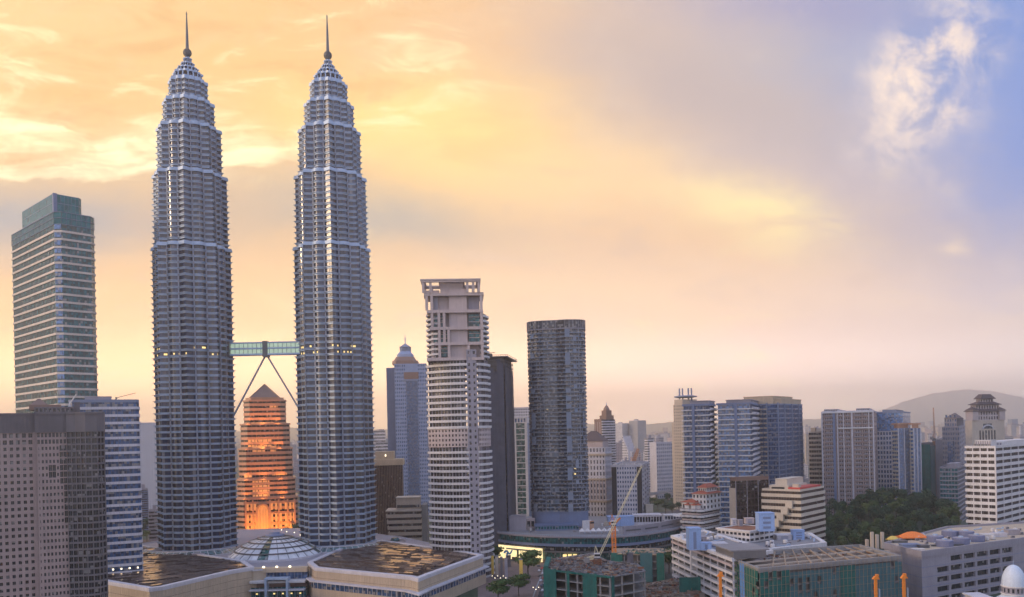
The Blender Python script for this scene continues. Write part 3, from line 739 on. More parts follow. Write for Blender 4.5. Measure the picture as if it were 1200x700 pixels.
# ================================================================== middle of the picture
def spire_office():
    Y = 1100; s = site(462, 499, None, 428, Y, -3, 40); r = bld(s, 'office_tower', 'blue glass office tower with stepped dome and thin spire, behind the balcony tower', 'office tower')
    k = Y/F; zT = s.h(426); h = s.h; X = lambda px: s.x0+(px-462)*k
    # dark side wing and main shaft
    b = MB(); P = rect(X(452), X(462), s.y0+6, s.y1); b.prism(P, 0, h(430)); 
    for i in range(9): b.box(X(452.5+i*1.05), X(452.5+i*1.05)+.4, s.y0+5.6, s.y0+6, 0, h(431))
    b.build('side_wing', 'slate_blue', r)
    wall = MB(); bag = []; nr = 40
    grid(wall, bag, (X(462), s.y0), (X(475), s.y0), 0, zT, 6, nr, .5, .5); grid(wall, bag, (X(489), s.y0), (X(499), s.y0), 0, zT, 5, nr, .5, .5)
    wall.walls([(X(499), s.y0), (X(499), s.y1)], 0, zT); wall.walls([(X(462), s.y1), (X(462), s.y0)], 0, zT); wall.poly([(X(462), s.y0, zT), (X(499), s.y0, zT), (X(499), s.y1, zT), (X(462), s.y1, zT)])
    wall.build('wall', 'blue_white', r); windows(r, bag, 'glass_blue', 100, mull=False)
    b = MB(); b.box(X(475), X(489), s.y0+.8, s.y0+3, 0, h(446)); 
    for i in range(12): b.box(X(475+i*1.25), X(475+i*1.25)+.5, s.y0+.2, s.y0+.8, 0, h(446), 1)
    for i in range(1, 38): b.box(X(475), X(489), s.y0+.5, s.y0+.82, i*4.6, i*4.6+.5, 1)
    b.build('curtain_wall', ['glass_sky', 'blue_grey'], r)
    b = MB(); b.box(X(475), X(489), s.y0-.2, s.y0+2, h(446), zT); b.build('brow_panel', 'blue_white', r)
    b = MB(); b.box(X(473), X(490), s.y0-.9, s.y0-.3, h(444), h(436)); b.build('name_plaque', 'copper_roof', r)
    cx, cy_ = X(474), 0
    def sq(hw): return chamfer(rect(cx-hw*k, cx+hw*k, cy_-hw*k, cy_+hw*k), hw*k*.3)
    b = MB(); b.prism(sq(15), zT, h(422)); b.frustum(sq(13.5), sq(10.5), h(422), h(417)); b.build('stepped_dome', 'copper_roof', r); b = MB(); b.prism(sq(9.5), h(417), h(414)); b.frustum(sq(9), sq(6), h(414), h(410)); b.build('stepped_dome', 'blue_white', r)
    b = MB(); b.prism(sq(6), h(412), h(405)); 
    for i in range(8): a = 2*pi*i/8; b.bar((cx+6.3*k*cos(a), cy_+6.3*k*sin(a), h(414)), (cx+6.3*k*cos(a), cy_+6.3*k*sin(a), h(405)), 1)
    b.frustum(sq(6.8), sq(1), h(405), h(401)); b.build('lantern', 'blue_grey', r)
    antenna(r, cx, cy_, h(402), h(390), 1.6, 'spire')
spire_office()

def fin_office():
    s = site(436, 472, None, 545, 850, -5, 30); r = bld(s, 'office_block', 'brown office block with tall vertical fins, tucked behind the right twin tower', 'office block')
    z = s.h(545); b = MB(); b.prism(offset(s.P, -.8), 0, z); b.build('wall', 'glass_brown', r)
    for i in range(19):
        x = s.x0+(i+.5)*s.wl/19; b = MB(); b.box(x-.35, x+.35, s.y0-.25, s.y0+.8, 0, z); b.build('fin', 'brown_stone', r)
    b = MB(); b.prism(offset(s.P, .8), z, z+4.5); b.prism(offset(s.P, .2), z+4.5, z+6); b.build('cornice', 'tan_wall', r)
    b = MB(); b.prism(rect(s.x0+3, s.x1-9, s.y0+6, s.y1-4), z+6, z+14); b.build('roof_plant', 'tan_wall', r)
    b = MB(); b.box(s.x0+13, s.x0+14, s.y0+5.6, s.y0+6, z+9, z+11); b.build('lamp', 'lit_lamp', r)
fin_office()

def taper_office():
    s = site(457, 494, 500, 600, 760, -3, 26); r = bld(s, 'office_block', 'low beige office with slanted ends and striped windows, behind the mall roof', 'office block')
    k = 760/F; z1 = s.h(599); n = 7; h = z1/n
    for i in range(n):
        e0, e1 = 5*k*(i/n), 5*k*((i+.55)/n)
        b = MB(); b.frustum([(s.x0-e0, s.y0-e0*.4), (s.x1, s.y0-e0*.4), (s.x1, s.y1), (s.x0-e0, s.y1)], [(s.x0-e1, s.y0-e1*.4), (s.x1, s.y0-e1*.4), (s.x1, s.y1), (s.x0-e1, s.y1)], i*h, i*h+h*.56); b.build('spandrel', 'beige_stone', r)
        b = MB(); b.walls([(s.x0-e0+1, s.y0-e0*.4+.8), (s.x1-.6, s.y0-e0*.4+.8), (s.x1-.6, s.y1-1), (s.x0-e0+1, s.y1-1)], i*h+h*.5, (i+1)*h+.1); b.build('window_band', 'glass_brown', r)
    b = MB(); b.box(s.x0-5*k, s.x1, s.y0-2, s.y1, z1, z1+1.2); b.build('roof', 'beige_stone', r)
    b = MB(); zz = s.h(584); b.box(s.x0+7*k, s.x1-2*k, s.y0+5, s.y1-3, z1+1.2, zz); b.box(s.x0+8*k, s.x1-3*k, s.y0+4.6, s.y0+5, z1+3, z1+5.5, 1); b.box(s.x0+6.5*k, s.x1-1.5*k, s.y0+4, s.y1-2, zz, zz+.8); b.build('upper_storey', ['beige_stone', 'glass_dark'], r)
    b = MB(); b.box(s.x1+.05, s.x1+6*k, s.y0+2, s.y1, 0, s.h(592)); b.build('stair_core', 'concrete', r)
taper_office()

def balcony_tower():
    Y = 620; k = Y/F; Xc, _ = W(534, 420, Y); r = thing('apartment_tower', 'tall apartment tower with curved pale balconies and an open roof frame', 'apartment tower', (Xc, Y+17, 0), R(3))
    h_ = lambda py: W(536, py, Y)[1]; X = lambda px: (px-534)*k
    xl, xs, xe, xr = X(497), X(545), X(557), X(573)
    yb = 16
    def arc(xa, xb, ya, bulge, n=14): return [(xa+(xb-xa)*i/n, ya-bulge*sin(pi*(i/n)*.5+pi*.0)) for i in range(n+1)]
    # left bow: from the flank round to the service strip
    left = [(xl+2, 10), (xl, 2)]+[(xl+(xs-xl)*t, -17+16*(1-t)**2.2) for t in [i/12 for i in range(13)]]+[(xs, 14), (xl+6, 14)]
    right = [(xe, -16)]+[(xe+(xr-xe)*t, -16+17*t**2.4) for t in [i/8 for i in range(1, 9)]]+[(xr-1, 9), (xe, 14)]
    z0, z1 = 0, h_(421); n = 35; h = (z1-z0)/n; zm0, zm1 = h_(523), h_(499)
    k0, k1 = int((zm0-z0)/h), int((zm1-z0)/h)
    core = MB(); core.prism(offset(left, -2.2), z0, z1); core.prism(offset(right, -2.2), z0, z1); core.build('core_wall', 'lilac_grey', r)
    def fl(P, name):
        wb = MB(); Q = offset(P, -1.9); wb.walls(Q, h*.1, h*.95, 0)
        O = offset(P, -1.7)
        for i in range(len(O)-2):
            a_, b_ = Vector(O[i]), Vector(O[i+1]); L = (b_-a_).length; m = max(1, round(L/2.4))
            for j in range(m): q = a_+(b_-a_)*j/m; wb.bar((q.x, q.y, h*.08), (q.x, q.y, h*.95), .45 if (i+j) % 3 else 1.0, 1)
        wm = wb.mesh('window_band', ['glass_dark', 'lilac_grey'])
        sb = MB(); sb.ring(offset(P, .5), offset(P, -2.3), -.25, .12*h); sb.ring(offset(P, .6), offset(P, .25), .12*h, .33*h)
        sm = sb.mesh('balcony', 'white_paint')
        wins = MB(); wins.prism(offset(P, -.5), 0, h*1.01)
        for i in range(n):
            if k0 <= i < k1: continue
            inst('window_band', wm, r, (0, 0, z0+i*h)); inst('balcony', sm, r, (0, 0, z0+i*h))
        # plain masonry storeys with square windows
        wall = MB(); bag = []; P2 = offset(P, -.3); za, zb = z0+k0*h, z0+k1*h
        for i in range(len(P2)):
            a_, b_ = P2[i], P2[(i+1) % len(P2)]; L = hypot(a_[0]-b_[0], a_[1]-b_[1]); inner = i >= len(P2)-2
            if inner: wall.walls([a_, b_], za, zb)
            else: grid(wall, bag, a_, b_, za, zb, max(1, round(L/2.6)), 4 if k1-k0 > 2 else 3, .5, .5)
        wall.build('masonry_storey', 'pink_pale', r); windows(r, bag, 'glass_dark', 60, mull=False)
    fl(left, 'a'); fl(right, 'b')
    # service strip with small windows
    wall = MB(); bag = []; zt_ = h_(410)
    grid(wall, bag, (xs, -17.5), (xe, -16.6), 0, zt_, 2, 38, hole=lambda i, j: (.42, .5) if i == 0 or j % 2 else (.3, .4)); wall.walls([(xe, -16.6), (xe, 14), (xs, 14), (xs, -17.5)][:2], 0, zt_); wall.walls([(xs, 14), (xs, -17.5)], 0, zt_); wall.poly([(xs, -17.5, zt_), (xe, -16.6, zt_), (xe, 14, zt_), (xs, 14, zt_)])
    wall.build('service_strip', 'lilac_grey', r); windows(r, bag, 'glass_dark', 40, 'strip_window', mull=False)
    # upper storeys: plain white portal frames stepping up, bowed flanks
    za, zt2 = z1, h_(345)
    b = MB(); b.box(X(504), X(562), -11, 13, za, zt2); b.build('upper_core', 'pink_pale', r)
    b = MB(); b.box(X(526), X(547), -14.5, -11, za, h_(338)); b.build('panel_wall', 'pink_pale', r)
    for (py, x0, x1) in ((421, 499, 566), (403, 508, 566), (385, 503, 566), (365, 500, 566), (345, 497, 567)):
        b = MB(); zz = h_(py); b.box(X(x0), X(x1), -17, 12.5, zz-.9, zz+1.3); b.build('floor_slab', 'pink_pale', r)
    for (px, ya, yb_) in ((506, 385, 345), (514, 421, 365), (525, 421, 385), (548, 421, 403), (564, 421, 345), (500, 365, 345), (520, 403, 365)):
        b = MB(); b.box(X(px)-1.0, X(px)+1.0, -16.8, -14.2, h_(ya)+1.3, h_(yb_)-.9); b.build('frame_column', 'pink_pale', r)
    for (x0, x1, ya, yb_) in ((515, 524, 419, 405), (527, 547, 418, 406), (508, 512, 384, 368), (515, 519.5, 402, 388), (521, 525, 402, 388), (515, 519, 384, 368), (548.5, 562, 402, 387), (548.5, 562, 384, 367), (507, 511, 402, 388)):
        b = MB(); nn = 3
        b.box(X(x0), X(x1), -13, -11.2, h_(ya)+1, h_(yb_)-.5, 0)
        for i in range(1, nn): zz = h_(ya)+1+(h_(yb_)-h_(ya))*i/nn; b.box(X(x0), X(x1), -13.3, -13, zz-.25, zz+.25, 1)
        b.build('window', ['glass_teal', 'pink_pale'], r)
    b = MB(); b.box(X(505), X(513), -13.6, -11, h_(364), h_(347)); b.box(X(549), X(562), -12, -11, h_(364), h_(347)); b.build('terrace_wall', 'lilac_grey', r)
    # flank balconies beside the portal frames
    lp = [(xl+1, -2), (xl+6, -13), (xl+10, -14), (xl+10, 8), (xl+2, 8)]; rp = [(X(562), -13), (xr-3, -8), (xr-.5, 0), (xr-1, 8), (X(562), 8)]
    for P, ys in ((lp, (415,409,403,397,391,385,379,373,367)), (rp, (418,412,406,400,394,388,382,376,370))):
        sb = MB(); sb.ring(offset(P, .6), offset(P, -1.5), -.3, .4); sb.ring(offset(P, .6), offset(P, .3), .4, 1.2); me = sb.mesh('balcony', 'white_paint')
        for py in ys: inst('balcony', me, r, (0, 0, h_(py)))
        b = MB(); b.prism(offset(P, -1.2), za, h_(366)); b.build('flank_wall', 'glass_grey', r)
    # open roof frame
    zr0, zr1 = h_(334), h_(327.5); O = rect(X(494), X(563), -18.5, 12)
    b = MB(); b.ring(O, offset(O, -2.2), zr0+2, zr1); b.ring(offset(O, .5), offset(O, -3), zr1-.8, zr1+.2); b.build('roof_frame', 'pink_pale', r)
    for px in (496.5, 505, 548, 555, 561.5):
        for y in (-17, 10.5):
            b = MB(); b.box(X(px)-.9, X(px)+.9, y-.8, y+.8, zt2+1.3, zr0+2); b.build('frame_column', 'pink_pale', r)
    b = MB(); b.box(X(516), X(543), -12, 9, zt2, zr1-.3); b.frustum(rect(X(514), X(545), -14, 11), rect(X(519), X(540), -9, 6), zr1-.3, zr1+1); b.box(X(525), X(531), -4, 2, zr1+1, h_(324)); b.build('lift_tower', 'pink_pale', r)
    b = MB(); b.box(X(497), X(514), 6, 9, zt2, zr0); b.build('terrace_wall', 'pink_pale', r)
    antenna(r, X(528.5), 0, h_(324), h_(321), .4)
balcony_tower()

def netted_tower():
    s = site(566, 591, 601, 416, 720, 8); r = bld(s, 'tower_under_construction', 'dark unfinished tower wrapped in netting with a wide top deck, behind the balcony tower', 'unfinished tower')
    z = s.h(418); n = 46; h = z/n
    b = MB(); b.prism(offset(s.P, -1.2), 0, z-1); b.build('core_wall', 'dark_concrete', r)
    sm = MB(); sm.ring(s.P, offset(s.P, -1.5), 0, .55); me = sm.mesh('floor_slab', 'dark_concrete')
    for i in range(n): inst('floor_slab', me, r, (0, 0, i*h))
    for i in range(4):
        a_, b_ = Vector(s.P[i]), Vector(s.P[(i+1) % 4]); L = (b_-a_).length; nn = Vector(((b_-a_).y, -(b_-a_).x)).normalized()
        if i in (0, 1):
            for j in range(int(L/3)):
                q0, q1 = a_+(b_-a_)*(j*3/L), a_+(b_-a_)*(min(1, (j*3+2.9)/L)); q = MB()
                o = .35+.12*((j*7) % 3); q.prism([tuple(q0+nn*o), tuple(q1+nn*o), tuple(q1+nn*(o-.1)), tuple(q0+nn*(o-.1))][::1], 2, z-2-((j*5) % 4)*h); q.build('net', 'dark_net', r)
    b = MB(); O = [(s.x0-1, s.y0-1), (s.x1+3, s.y0-1), (s.x1+4, s.y1+1), (s.x0-1, s.y1+1)]; b.prism(O, z-.6, z+.5); b.ring(O, offset(O, -.3), z+1.4, z+1.7)
    for i in range(12): x = s.x0+(s.wl+3)*i/11; b.bar((x, s.y0-.9, z+.5), (x, s.y0-.9, z+1.5), .2)
    b.build('top_deck', 'dark_steel', r)
    b = MB(); b.box(s.x0, s.x0+7, s.y0+4, s.y0+9, z+.5, z+3.4); b.bar((s.x0-1, s.y0+4, z+3.6), (s.x0+10, s.y0+4, z+4.2), .5); b.build('roof_plant', 'dark_steel', r)
netted_tower()

def white_frame():
    s = site(602.5, 617.5, 622, 489, 850, 12); r = bld(s, 'apartment_tower', 'slim apartment tower with white frame and dark glass bays, left of the dark oval tower', 'apartment tower')
    z = s.h(489); k = 850/F
    b = MB(); b.prism(offset(s.P, -.6), 0, z-4); b.build('wall', 'blue_grey', r)
    for (a_, c_) in ((0, 2.0), (12.4, 15.2)):
        b = MB(); x0, x1 = s.x0+a_*k, s.x0+c_*k; b.box(x0, x1, s.y0-.8, s.y0+2, 0, z); b.build('pier', 'white_paint', r)
    b = MB(); b.box(s.x0, s.x1+.1, s.y0-.9, s.y1, z-6, z); 
    for i in range(4): x = s.x0+(i+.6)*s.wl/4.4; b.box(x-.9, x+.9, s.y0-1.0, s.y0-.92, z-5, z-1.2, 1)
    b.build('crown_wall', ['white_paint', 'glass_blue'], r)
    n = 20; h = (z-6)/n; wm = MB(); wm.box(s.x0+2.2*k, s.x0+8*k, s.y0-.2, s.y0+.5, .9, h); wm.box(s.x0+8.5*k, s.x0+12.2*k, s.y0-.2, s.y0+.5, .9, h); me = wm.mesh('window_band', 'glass_green')
    sm = MB(); sm.box(s.x0+2*k, s.x0+12.4*k, s.y0-.6, s.y0+.4, 0, .85); me2 = sm.mesh('spandrel', 'white_paint')
    for i in range(n): inst('window_band', me, r, (0, 0, i*h)); inst('spandrel', me2, r, (0, 0, i*h))
white_frame()
def plain_tower(name, label, cat, L, C, Rr, T, Y, a, gm, sm, n, frac=.5, depth=None, group=None, mull=0, par='lilac_grey', proud=.3, plants=1, mm=None):
    s = site(L, C, Rr, T, Y, a, depth); r = bld(s, name, label, cat, group); z = s.h(T)
    banded(r, s.P, 0, z, n, gm, sm, frac, proud, mull, mm); roofcap(r, s.P, z, 'roof_grey', par)
    rr_ = random.Random(int(C*7+Y))
    for i in range(plants):
        wd = s.wl*rr_.uniform(.2, .4); x = rr_.uniform(s.x0+1, s.x1-1-wd); plant(r, x, x+wd, s.y0+s.wr*.3, s.y0+s.wr*.7, z, z+rr_.uniform(3, 6), par)
    return r, s, z
def punched(name, label, cat, L, C, Rr, T, Y, a, wm, gm, ncl, ncr, nr, wf=.55, hf=.5, depth=None, limit=100, hole=None, cap='roof_grey', group=None, mull=True, par=None):
    s = site(L, C, Rr, T, Y, a, depth); r = bld(s, name, label, cat, group); z = s.h(T); wall = MB(); bag = []
    grid(wall, bag, s.P[0], s.P[1], 0, z, ncl, nr, wf, hf, hole=hole); 
    if ncr: grid(wall, bag, s.P[1], s.P[2], 0, z, ncr, nr, wf, hf)
    else: wall.walls([s.P[1], s.P[2]], 0, z)
    wall.walls([s.P[2], s.P[3]], 0, z); wall.walls([s.P[3], s.P[0]], 0, z)
    wall.build('wall', wm, r); windows(r, bag, gm, limit, mull=mull); roofcap(r, s.P, z, cap, par or wm, out=.15)
    return r, s, z
punched('office_tower', 'pale grey office slab half hidden behind the slim white-framed tower', 'office tower', 596, 621, None, 478, 1250, 3, 'lilac_white', 'glass_grey', 9, 0, 34, .6, .45, 25, 40, mull=False)

def oval_tower():
    Y = 735; k = Y/F; Xc, _ = W(653, 380, Y); r = thing('apartment_tower', 'dark blue-grey rounded apartment tower with stacked glass balconies above the curved mall', 'apartment tower', (Xc, Y+20, 0), R(-4))
    h_ = lambda py: W(654, py, Y)[1]
    P = oval(34.6*k, 19, 44, 3.2); P = [(x, y-(3.0 if x > 4 else 0)*(y < 0)*min(1, (x-4)/4) if x > 4 else y) for x, y in P]
    z0, z1 = h_(600), h_(386); n = 46; h = (z1-z0)/n
    b = MB(); b.prism(offset(P, -1.3), 0, z1); b.build('core_wall', 'blue_grey', r)
    rr_ = random.Random(5); var = []
    for q in range(5):
        wb = MB(); Q = offset(P, -1.0); wb.walls(Q, h*.1, h, 0)
        for i in range(len(Q)):
            if rr_.random() < .45: x, y = Q[i]; wb.bar((x*1.012, y*1.012, 0), (x*1.012, y*1.012, h), .4 if rr_.random() < .8 else 1.1, 1)
        sb = MB(); sb.ring(offset(P, .35), offset(P, -1.6), -.22, .22); O = offset(P, .3); I = offset(P, .18)
        for i in range(len(P)):
            j = (i+1) % len(P)
            if rr_.random() < .86: sb.prism([O[i], O[j], I[j], I[i]], .22, h*.34, 1)
            elif rr_.random() < .55: sb.prism([P[i], P[j], offset(P, -.8)[j], offset(P, -.8)[i]], .22, h*.98, 2 if rr_.random() < .5 else 1)
        var.append((wb.mesh('window_band', ['glass_navy', 'slab_blue']), sb.mesh('balcony', ['slab_blue', 'glass_balcony', 'slab_blue'])))
    for i in range(n):
        a_, c_ = var[rr_.randrange(5)]
        inst('window_band', a_, r, (0, 0, z0+i*h)); inst('balcony', c_, r, (0, 0, z0+i*h))
    b = MB(); b.prism(offset(P, -.5), 0, z0); b.build('base_wall', 'slate_blue', r)
    b = MB(); b.ring(offset(P, .3), offset(P, -.1), z1, z1+1); b.ring(offset(P, .2), offset(P, 0), z1+1.2, h_(375)-.3, 1)
    O = offset(P, .3)
    for x, y in O[::1]: b.bar((x, y, z1), (x, y, h_(375)), .3)
    b.ring(offset(P, .5), offset(P, -.3), h_(375)-.4, h_(375)); b.build('glass_parapet', ['lilac_grey', 'glass_grey'], r)
    roofcap(r, offset(P, -.8), z1+.6, 'roof_grey', 'lilac_grey', .5); plant(r, -9, 16, -10, 6, z1+.6, h_(374), 'lilac_grey')
    for (px, py) in ((641, 479), (672, 549), (672, 556)):
        x = (px-653)*k; b = MB(); yy = min(q[1] for q in P if abs(q[0]-x) < 5); b.box(x-.7, x+.7, yy+.3, yy+.9, h_(py)-.6, h_(py)+.6); b.build('lit_or_glint_window', 'lit_yellow', r)
    return r
oval_tower()

# pink tower with a spire, and the classical palace-like block in front of it
def pink_spire():
    s = site(697, 706, 721, 493, 1150, 55); r = bld(s, 'office_tower', 'pink and white office tower topped by a short spire, right of the dark oval tower', 'office tower'); z = s.h(492)
    banded(r, s.P, 0, z, 34, 'glass_grey', 'lilac_white', .5, .3)
    b = MB(); q = s.P; b.prism(rect(s.x0-.6, s.x1-2, s.y0-.6, s.y0+4), 0, z+1); 
    for i in range(3): x = s.x0+1+i*s.wl/3.2; b.box(x, x+.9, s.y0-.9, s.y0-.6, 4, z-3, 1)
    b.build('pink_pier', ['copper_roof', 'pink_pale'], r)
    b = MB(); cx = s.x1-9; b.prism(rect(cx-7, cx+7, -3, 11), z, z+6); b.prism(rect(cx-5, cx+5, -1, 9), z+6, s.h(481)); b.lathe([(4.5, s.h(481)), (4.2, s.h(479)), (2.4, s.h(476.5)), (.4, s.h(474.5))], 12, c=(cx, 4)); b.build('stepped_crown', 'copper_roof', r)
    antenna(r, cx, 4, s.h(475), s.h(471), 1.0, 'spire')
pink_spire()
def palace_block():
    s = site(676, 709, 713, 530, 900, 24, 24); r = bld(s, 'office_block', 'beige classical block with pilasters and a dark pitched gable, half hidden by the oval tower', 'office block'); z = s.h(524)
    wall = MB(); bag = []; grid(wall, bag, s.P[0], s.P[1], 0, z, 9, 14, .42, .62); grid(wall, bag, s.P[1], s.P[2], 0, z, 5, 14, .42, .62); wall.walls([s.P[2], s.P[3], s.P[0]][:2], 0, z); wall.walls([s.P[3], s.P[0]], 0, z); wall.build('wall', 'lilac_white', r); windows(r, bag, 'glass_grey', 90, mull=False)
    for py in (533, 562, 588):
        b = MB(); b.ring(offset(s.P, 1.4), offset(s.P, -1), s.h(py), s.h(py)+1.2); b.ring(offset(s.P, .8), offset(s.P, -1), s.h(py)-1, s.h(py)); b.build('cornice', 'beige_stone', r)
    for i in range(10): x = s.x0+i*s.wl/9; b = MB(); b.box(x-.6, x+.6, s.y0-.7, s.y0-.01, s.h(588), s.h(562)); b.build('pilaster', 'pink_pale', r)
    b = MB(); Q = rect(s.x0+2, s.x1-3, s.y0+2, s.y1-2); b.prism(Q, z, s.h(517)); b.build('attic_storey', 'pink_pale', r)
    b = MB(); b.frustum(offset(Q, .8), rect(-3, 3, -1, 1), s.h(517), s.h(505)); b.build('roof', 'dark_tile', r)
    b = MB(); x = s.x1-6
    prof = [(x-3, .5), (x-3, 14)]+[(x-3*cos(pi*i/8), 14+3*sin(pi*i/8)) for i in range(1, 8)]+[(x+3, 14), (x+3, .5)]
    for p, q in zip(prof, prof[1:]): b.bar((p[0], s.y0-.3, p[1]), (q[0], s.y0-.3, q[1]), 1)
    b.build('arch', 'beige_stone', r)
palace_block()
def hotel_grid():
    r, s, z = punched('hotel', 'white hotel with a blue window grid and two dark vertical strips, beyond the crane', 'hotel', 716.5, 752, 760, 546, 820, 14, 'lilac_white', 'glass_blue', 12, 3, 16, .52, .5, hole=lambda i, j: None if i in (0, 1, 10, 11) else (.55, .5))
    for (a_, c_) in ((0, 2), (10, 12)):
        b = MB(); b.box(s.x0+a_*s.wl/12+.1, s.x0+c_*s.wl/12-.1, s.y0-.5, s.y0-.02, 0, z-1); b.build('dark_strip', 'black', r)
    for i in range(5): plant(r, s.x0+2+i*6, s.x0+5+i*6, s.y0+2, s.y0+5, z, z+1.6, 'white_paint')
hotel_grid()
punched('hotel', 'broad white slab hotel with small blue windows and a beige end wall, in the haze', 'hotel', 761, 769, 802, 519.5, 1280, 62, 'lilac_white', 'glass_blue', 1, 14, 15, .5, .5, limit=60, hole=lambda i, j: None, mull=False)
plain_tower('office_tower', 'narrow white-topped tower behind the broad white slab hotel', 'office tower', 755, 759, 766, 514, 1500, 40, 'glass_grey', 'lilac_white', 20, .5)
def slanted():
    s = site(729, 736, 745, 521, 1600, 45); r = bld(s, 'apartment_tower', 'white apartment block with slanted stepped roof, in the haze above the orange crane', 'apartment tower')
    for i in range(5):
        b = MB(); x0, x1 = s.x0+i*s.wl/5, s.x0+(i+1)*s.wl/5; z = s.h(511+i*4); b.box(x0, x1, s.y0, s.y1, 0, z)
        for j in range(int(z/5)): b.box(x0+.6, x1-.6, s.y0-.2, s.y0-.02, j*5+1, j*5+3, 1)
        for j in range(int(z/5)): b.box(s.x1+.02, s.x1+.2, s.y0+2+i*4, s.y0+4+i*4, j*5+1, j*5+3, 1) if i == 4 else None
        b.build('stepped_bay', ['lilac_white', 'glass_grey'], r)
slanted()
for i, (L, C, Rr, T, lab) in enumerate(((719, 729, 738, 497, 'pale twin-slab housing block on the hazy horizon, left and lower of the pair'), (737, 747, 757, 493.5, 'pale twin-slab housing block on the hazy horizon, right and taller of the pair'))):
    s = site(L, C, Rr, T, 2500, 40); r = bld(s, 'housing_block', lab, 'housing block'); z = s.h(T)
    b = MB(); b.prism(s.P, 0, z); b.box(s.x0+5, s.x0+15, -5, 5, z, z+6); b.build('wall', 'far_white', r); b = MB(); b.prism(offset(s.P, .6), z, z+2); b.build('parapet', 'lilac_white', r)
# pale slab between the left office and the left twin tower
punched('office_tower', 'pale hazy tower seen through the gap left of the left twin tower', 'office tower', 160, 185, None, 496, 1300, -22, 'lilac_white', 'glass_grey', 8, 0, 40, .3, .2, 25, 60, mull=False)
plain_tower('office_block', 'small dark block low in the gap left of the left twin tower', 'office block', 160, 173, None, 574, 1000, -22, 'glass_dark', 'slate_blue', 18, .5, 20)
plain_tower('office_block', 'squat grey block at the foot of the left twin tower', 'office block', 174, 190, None, 599, 900, -22, 'glass_dark', 'lilac_grey', 8, .5, 20)
plain_tower('office_block', 'pale low office in the haze just right of the right twin tower', 'office block', 436, 451, None, 505, 2200, -6, 'glass_grey', 'lilac_white', 14, .5, 40)
plain_tower('apartment_tower', 'white slab in the haze between the right twin tower and spired office', 'apartment tower', 440, 455, None, 519, 1500, -8, 'glass_grey', 'lilac_white', 16, .5, 30)
# ================================================================== right of the picture
def disc_tower():
    s = site(789, 800, 818, 474, 1100, 50); r = bld(s, 'office_tower', 'beige tower carrying a flat roof disc with four masts, behind the striped apartments', 'office tower'); z = s.h(474); k = 1100/F
    wall = MB(); bag = []; grid(wall, bag, s.P[0], s.P[1], 0, z, 5, 34, .4, .5); grid(wall, bag, s.P[1], s.P[2], 0, z, 7, 34, .4, .5); wall.walls([s.P[2], s.P[3]], 0, z); wall.walls([s.P[3], s.P[0]], 0, z); wall.build('wall', 'beige_stone', r); windows(r, bag, 'glass_grey', 80, mull=False)
    b = MB(); b.prism(offset(s.P, -1), z, s.h(468)); b.build('attic_storey', 'beige_stone', r)
    b = MB(); c = (0, 0); rr_ = 13.5*k; b.lathe([(0, s.h(466.2)), (rr_*.7, s.h(466)), (rr_, s.h(465)), (rr_, s.h(464)), (rr_*.6, s.h(463.2)), (0, s.h(463))], 32); b.build('roof_disc', 'slate_blue', r)
    for x in (-7.5, -3.6, 3.6, 7.5): b = MB(); b.bar((x*k*.95, x*k*.3, s.h(470)), (x*k*.95, x*k*.3, s.h(454.5)), 1.5); b.build('mast', 'slate_blue', r)
    b = MB(); b.prism(rect(s.x0-6, s.x0, s.y0+3, s.y1), 0, s.h(495)); b.build('side_wing', 'beige_stone', r)
disc_tower()
def striped_apartments(L, C, Rr, T, a, label, dark, side, gm):
    s = site(L, C, Rr, T, 800, a); r = bld(s, 'apartment_tower', label, 'apartment tower', 'striped blue apartment towers'); z = s.h(T); n = 26
    banded(r, s.P, 0, z, n, gm, 'white_paint', .22, .9, 2.4, 'slate_blue', win=-1.2)
    h = z/n; k = 800/F; c0, c1 = dark
    b = MB(); b.box(s.x0+c0*s.wl, s.x0+c1*s.wl, s.y0-1.3, s.y0+1, 0, z+1); b.build('dark_strip', 'slate_blue', r)
    bm = MB(); bm.box(s.x1+.2, s.x1+1.6, -s.wr*.2, s.wr*.2, 0, h*.4); me = bm.mesh('balcony', 'lilac_white')
    for i in range(n):
        for f in (-.24, .24): inst('balcony', me, r, (0, f*s.wr, i*h+h*.1))
    roofcap(r, s.P, z, 'roof_grey', 'slate_blue', 1.6, out=.3)
    b = MB(); b.box(s.x0+s.wl*.28, s.x1-.5, s.y0+2, s.y1-2, z, s.h(T-5)); b.box(s.x0+s.wl*.26, s.x1+.2, s.y0+1.4, s.y1-1.4, s.h(T-5), s.h(T-5.8)); b.build('roof_plant', 'lilac_grey', r)
    return r
striped_apartments(799.5, 831, 838.5, 475, 22, 'blue apartment tower with white balcony stripes, nearest the roof-disc tower', (.36, .46), 0, 'glass_blue')
striped_apartments(839.5, 880, 889, 473.5, 22, 'blue apartment tower with white balcony stripes, middle of three', (.52, .60), 0, 'glass_sky')
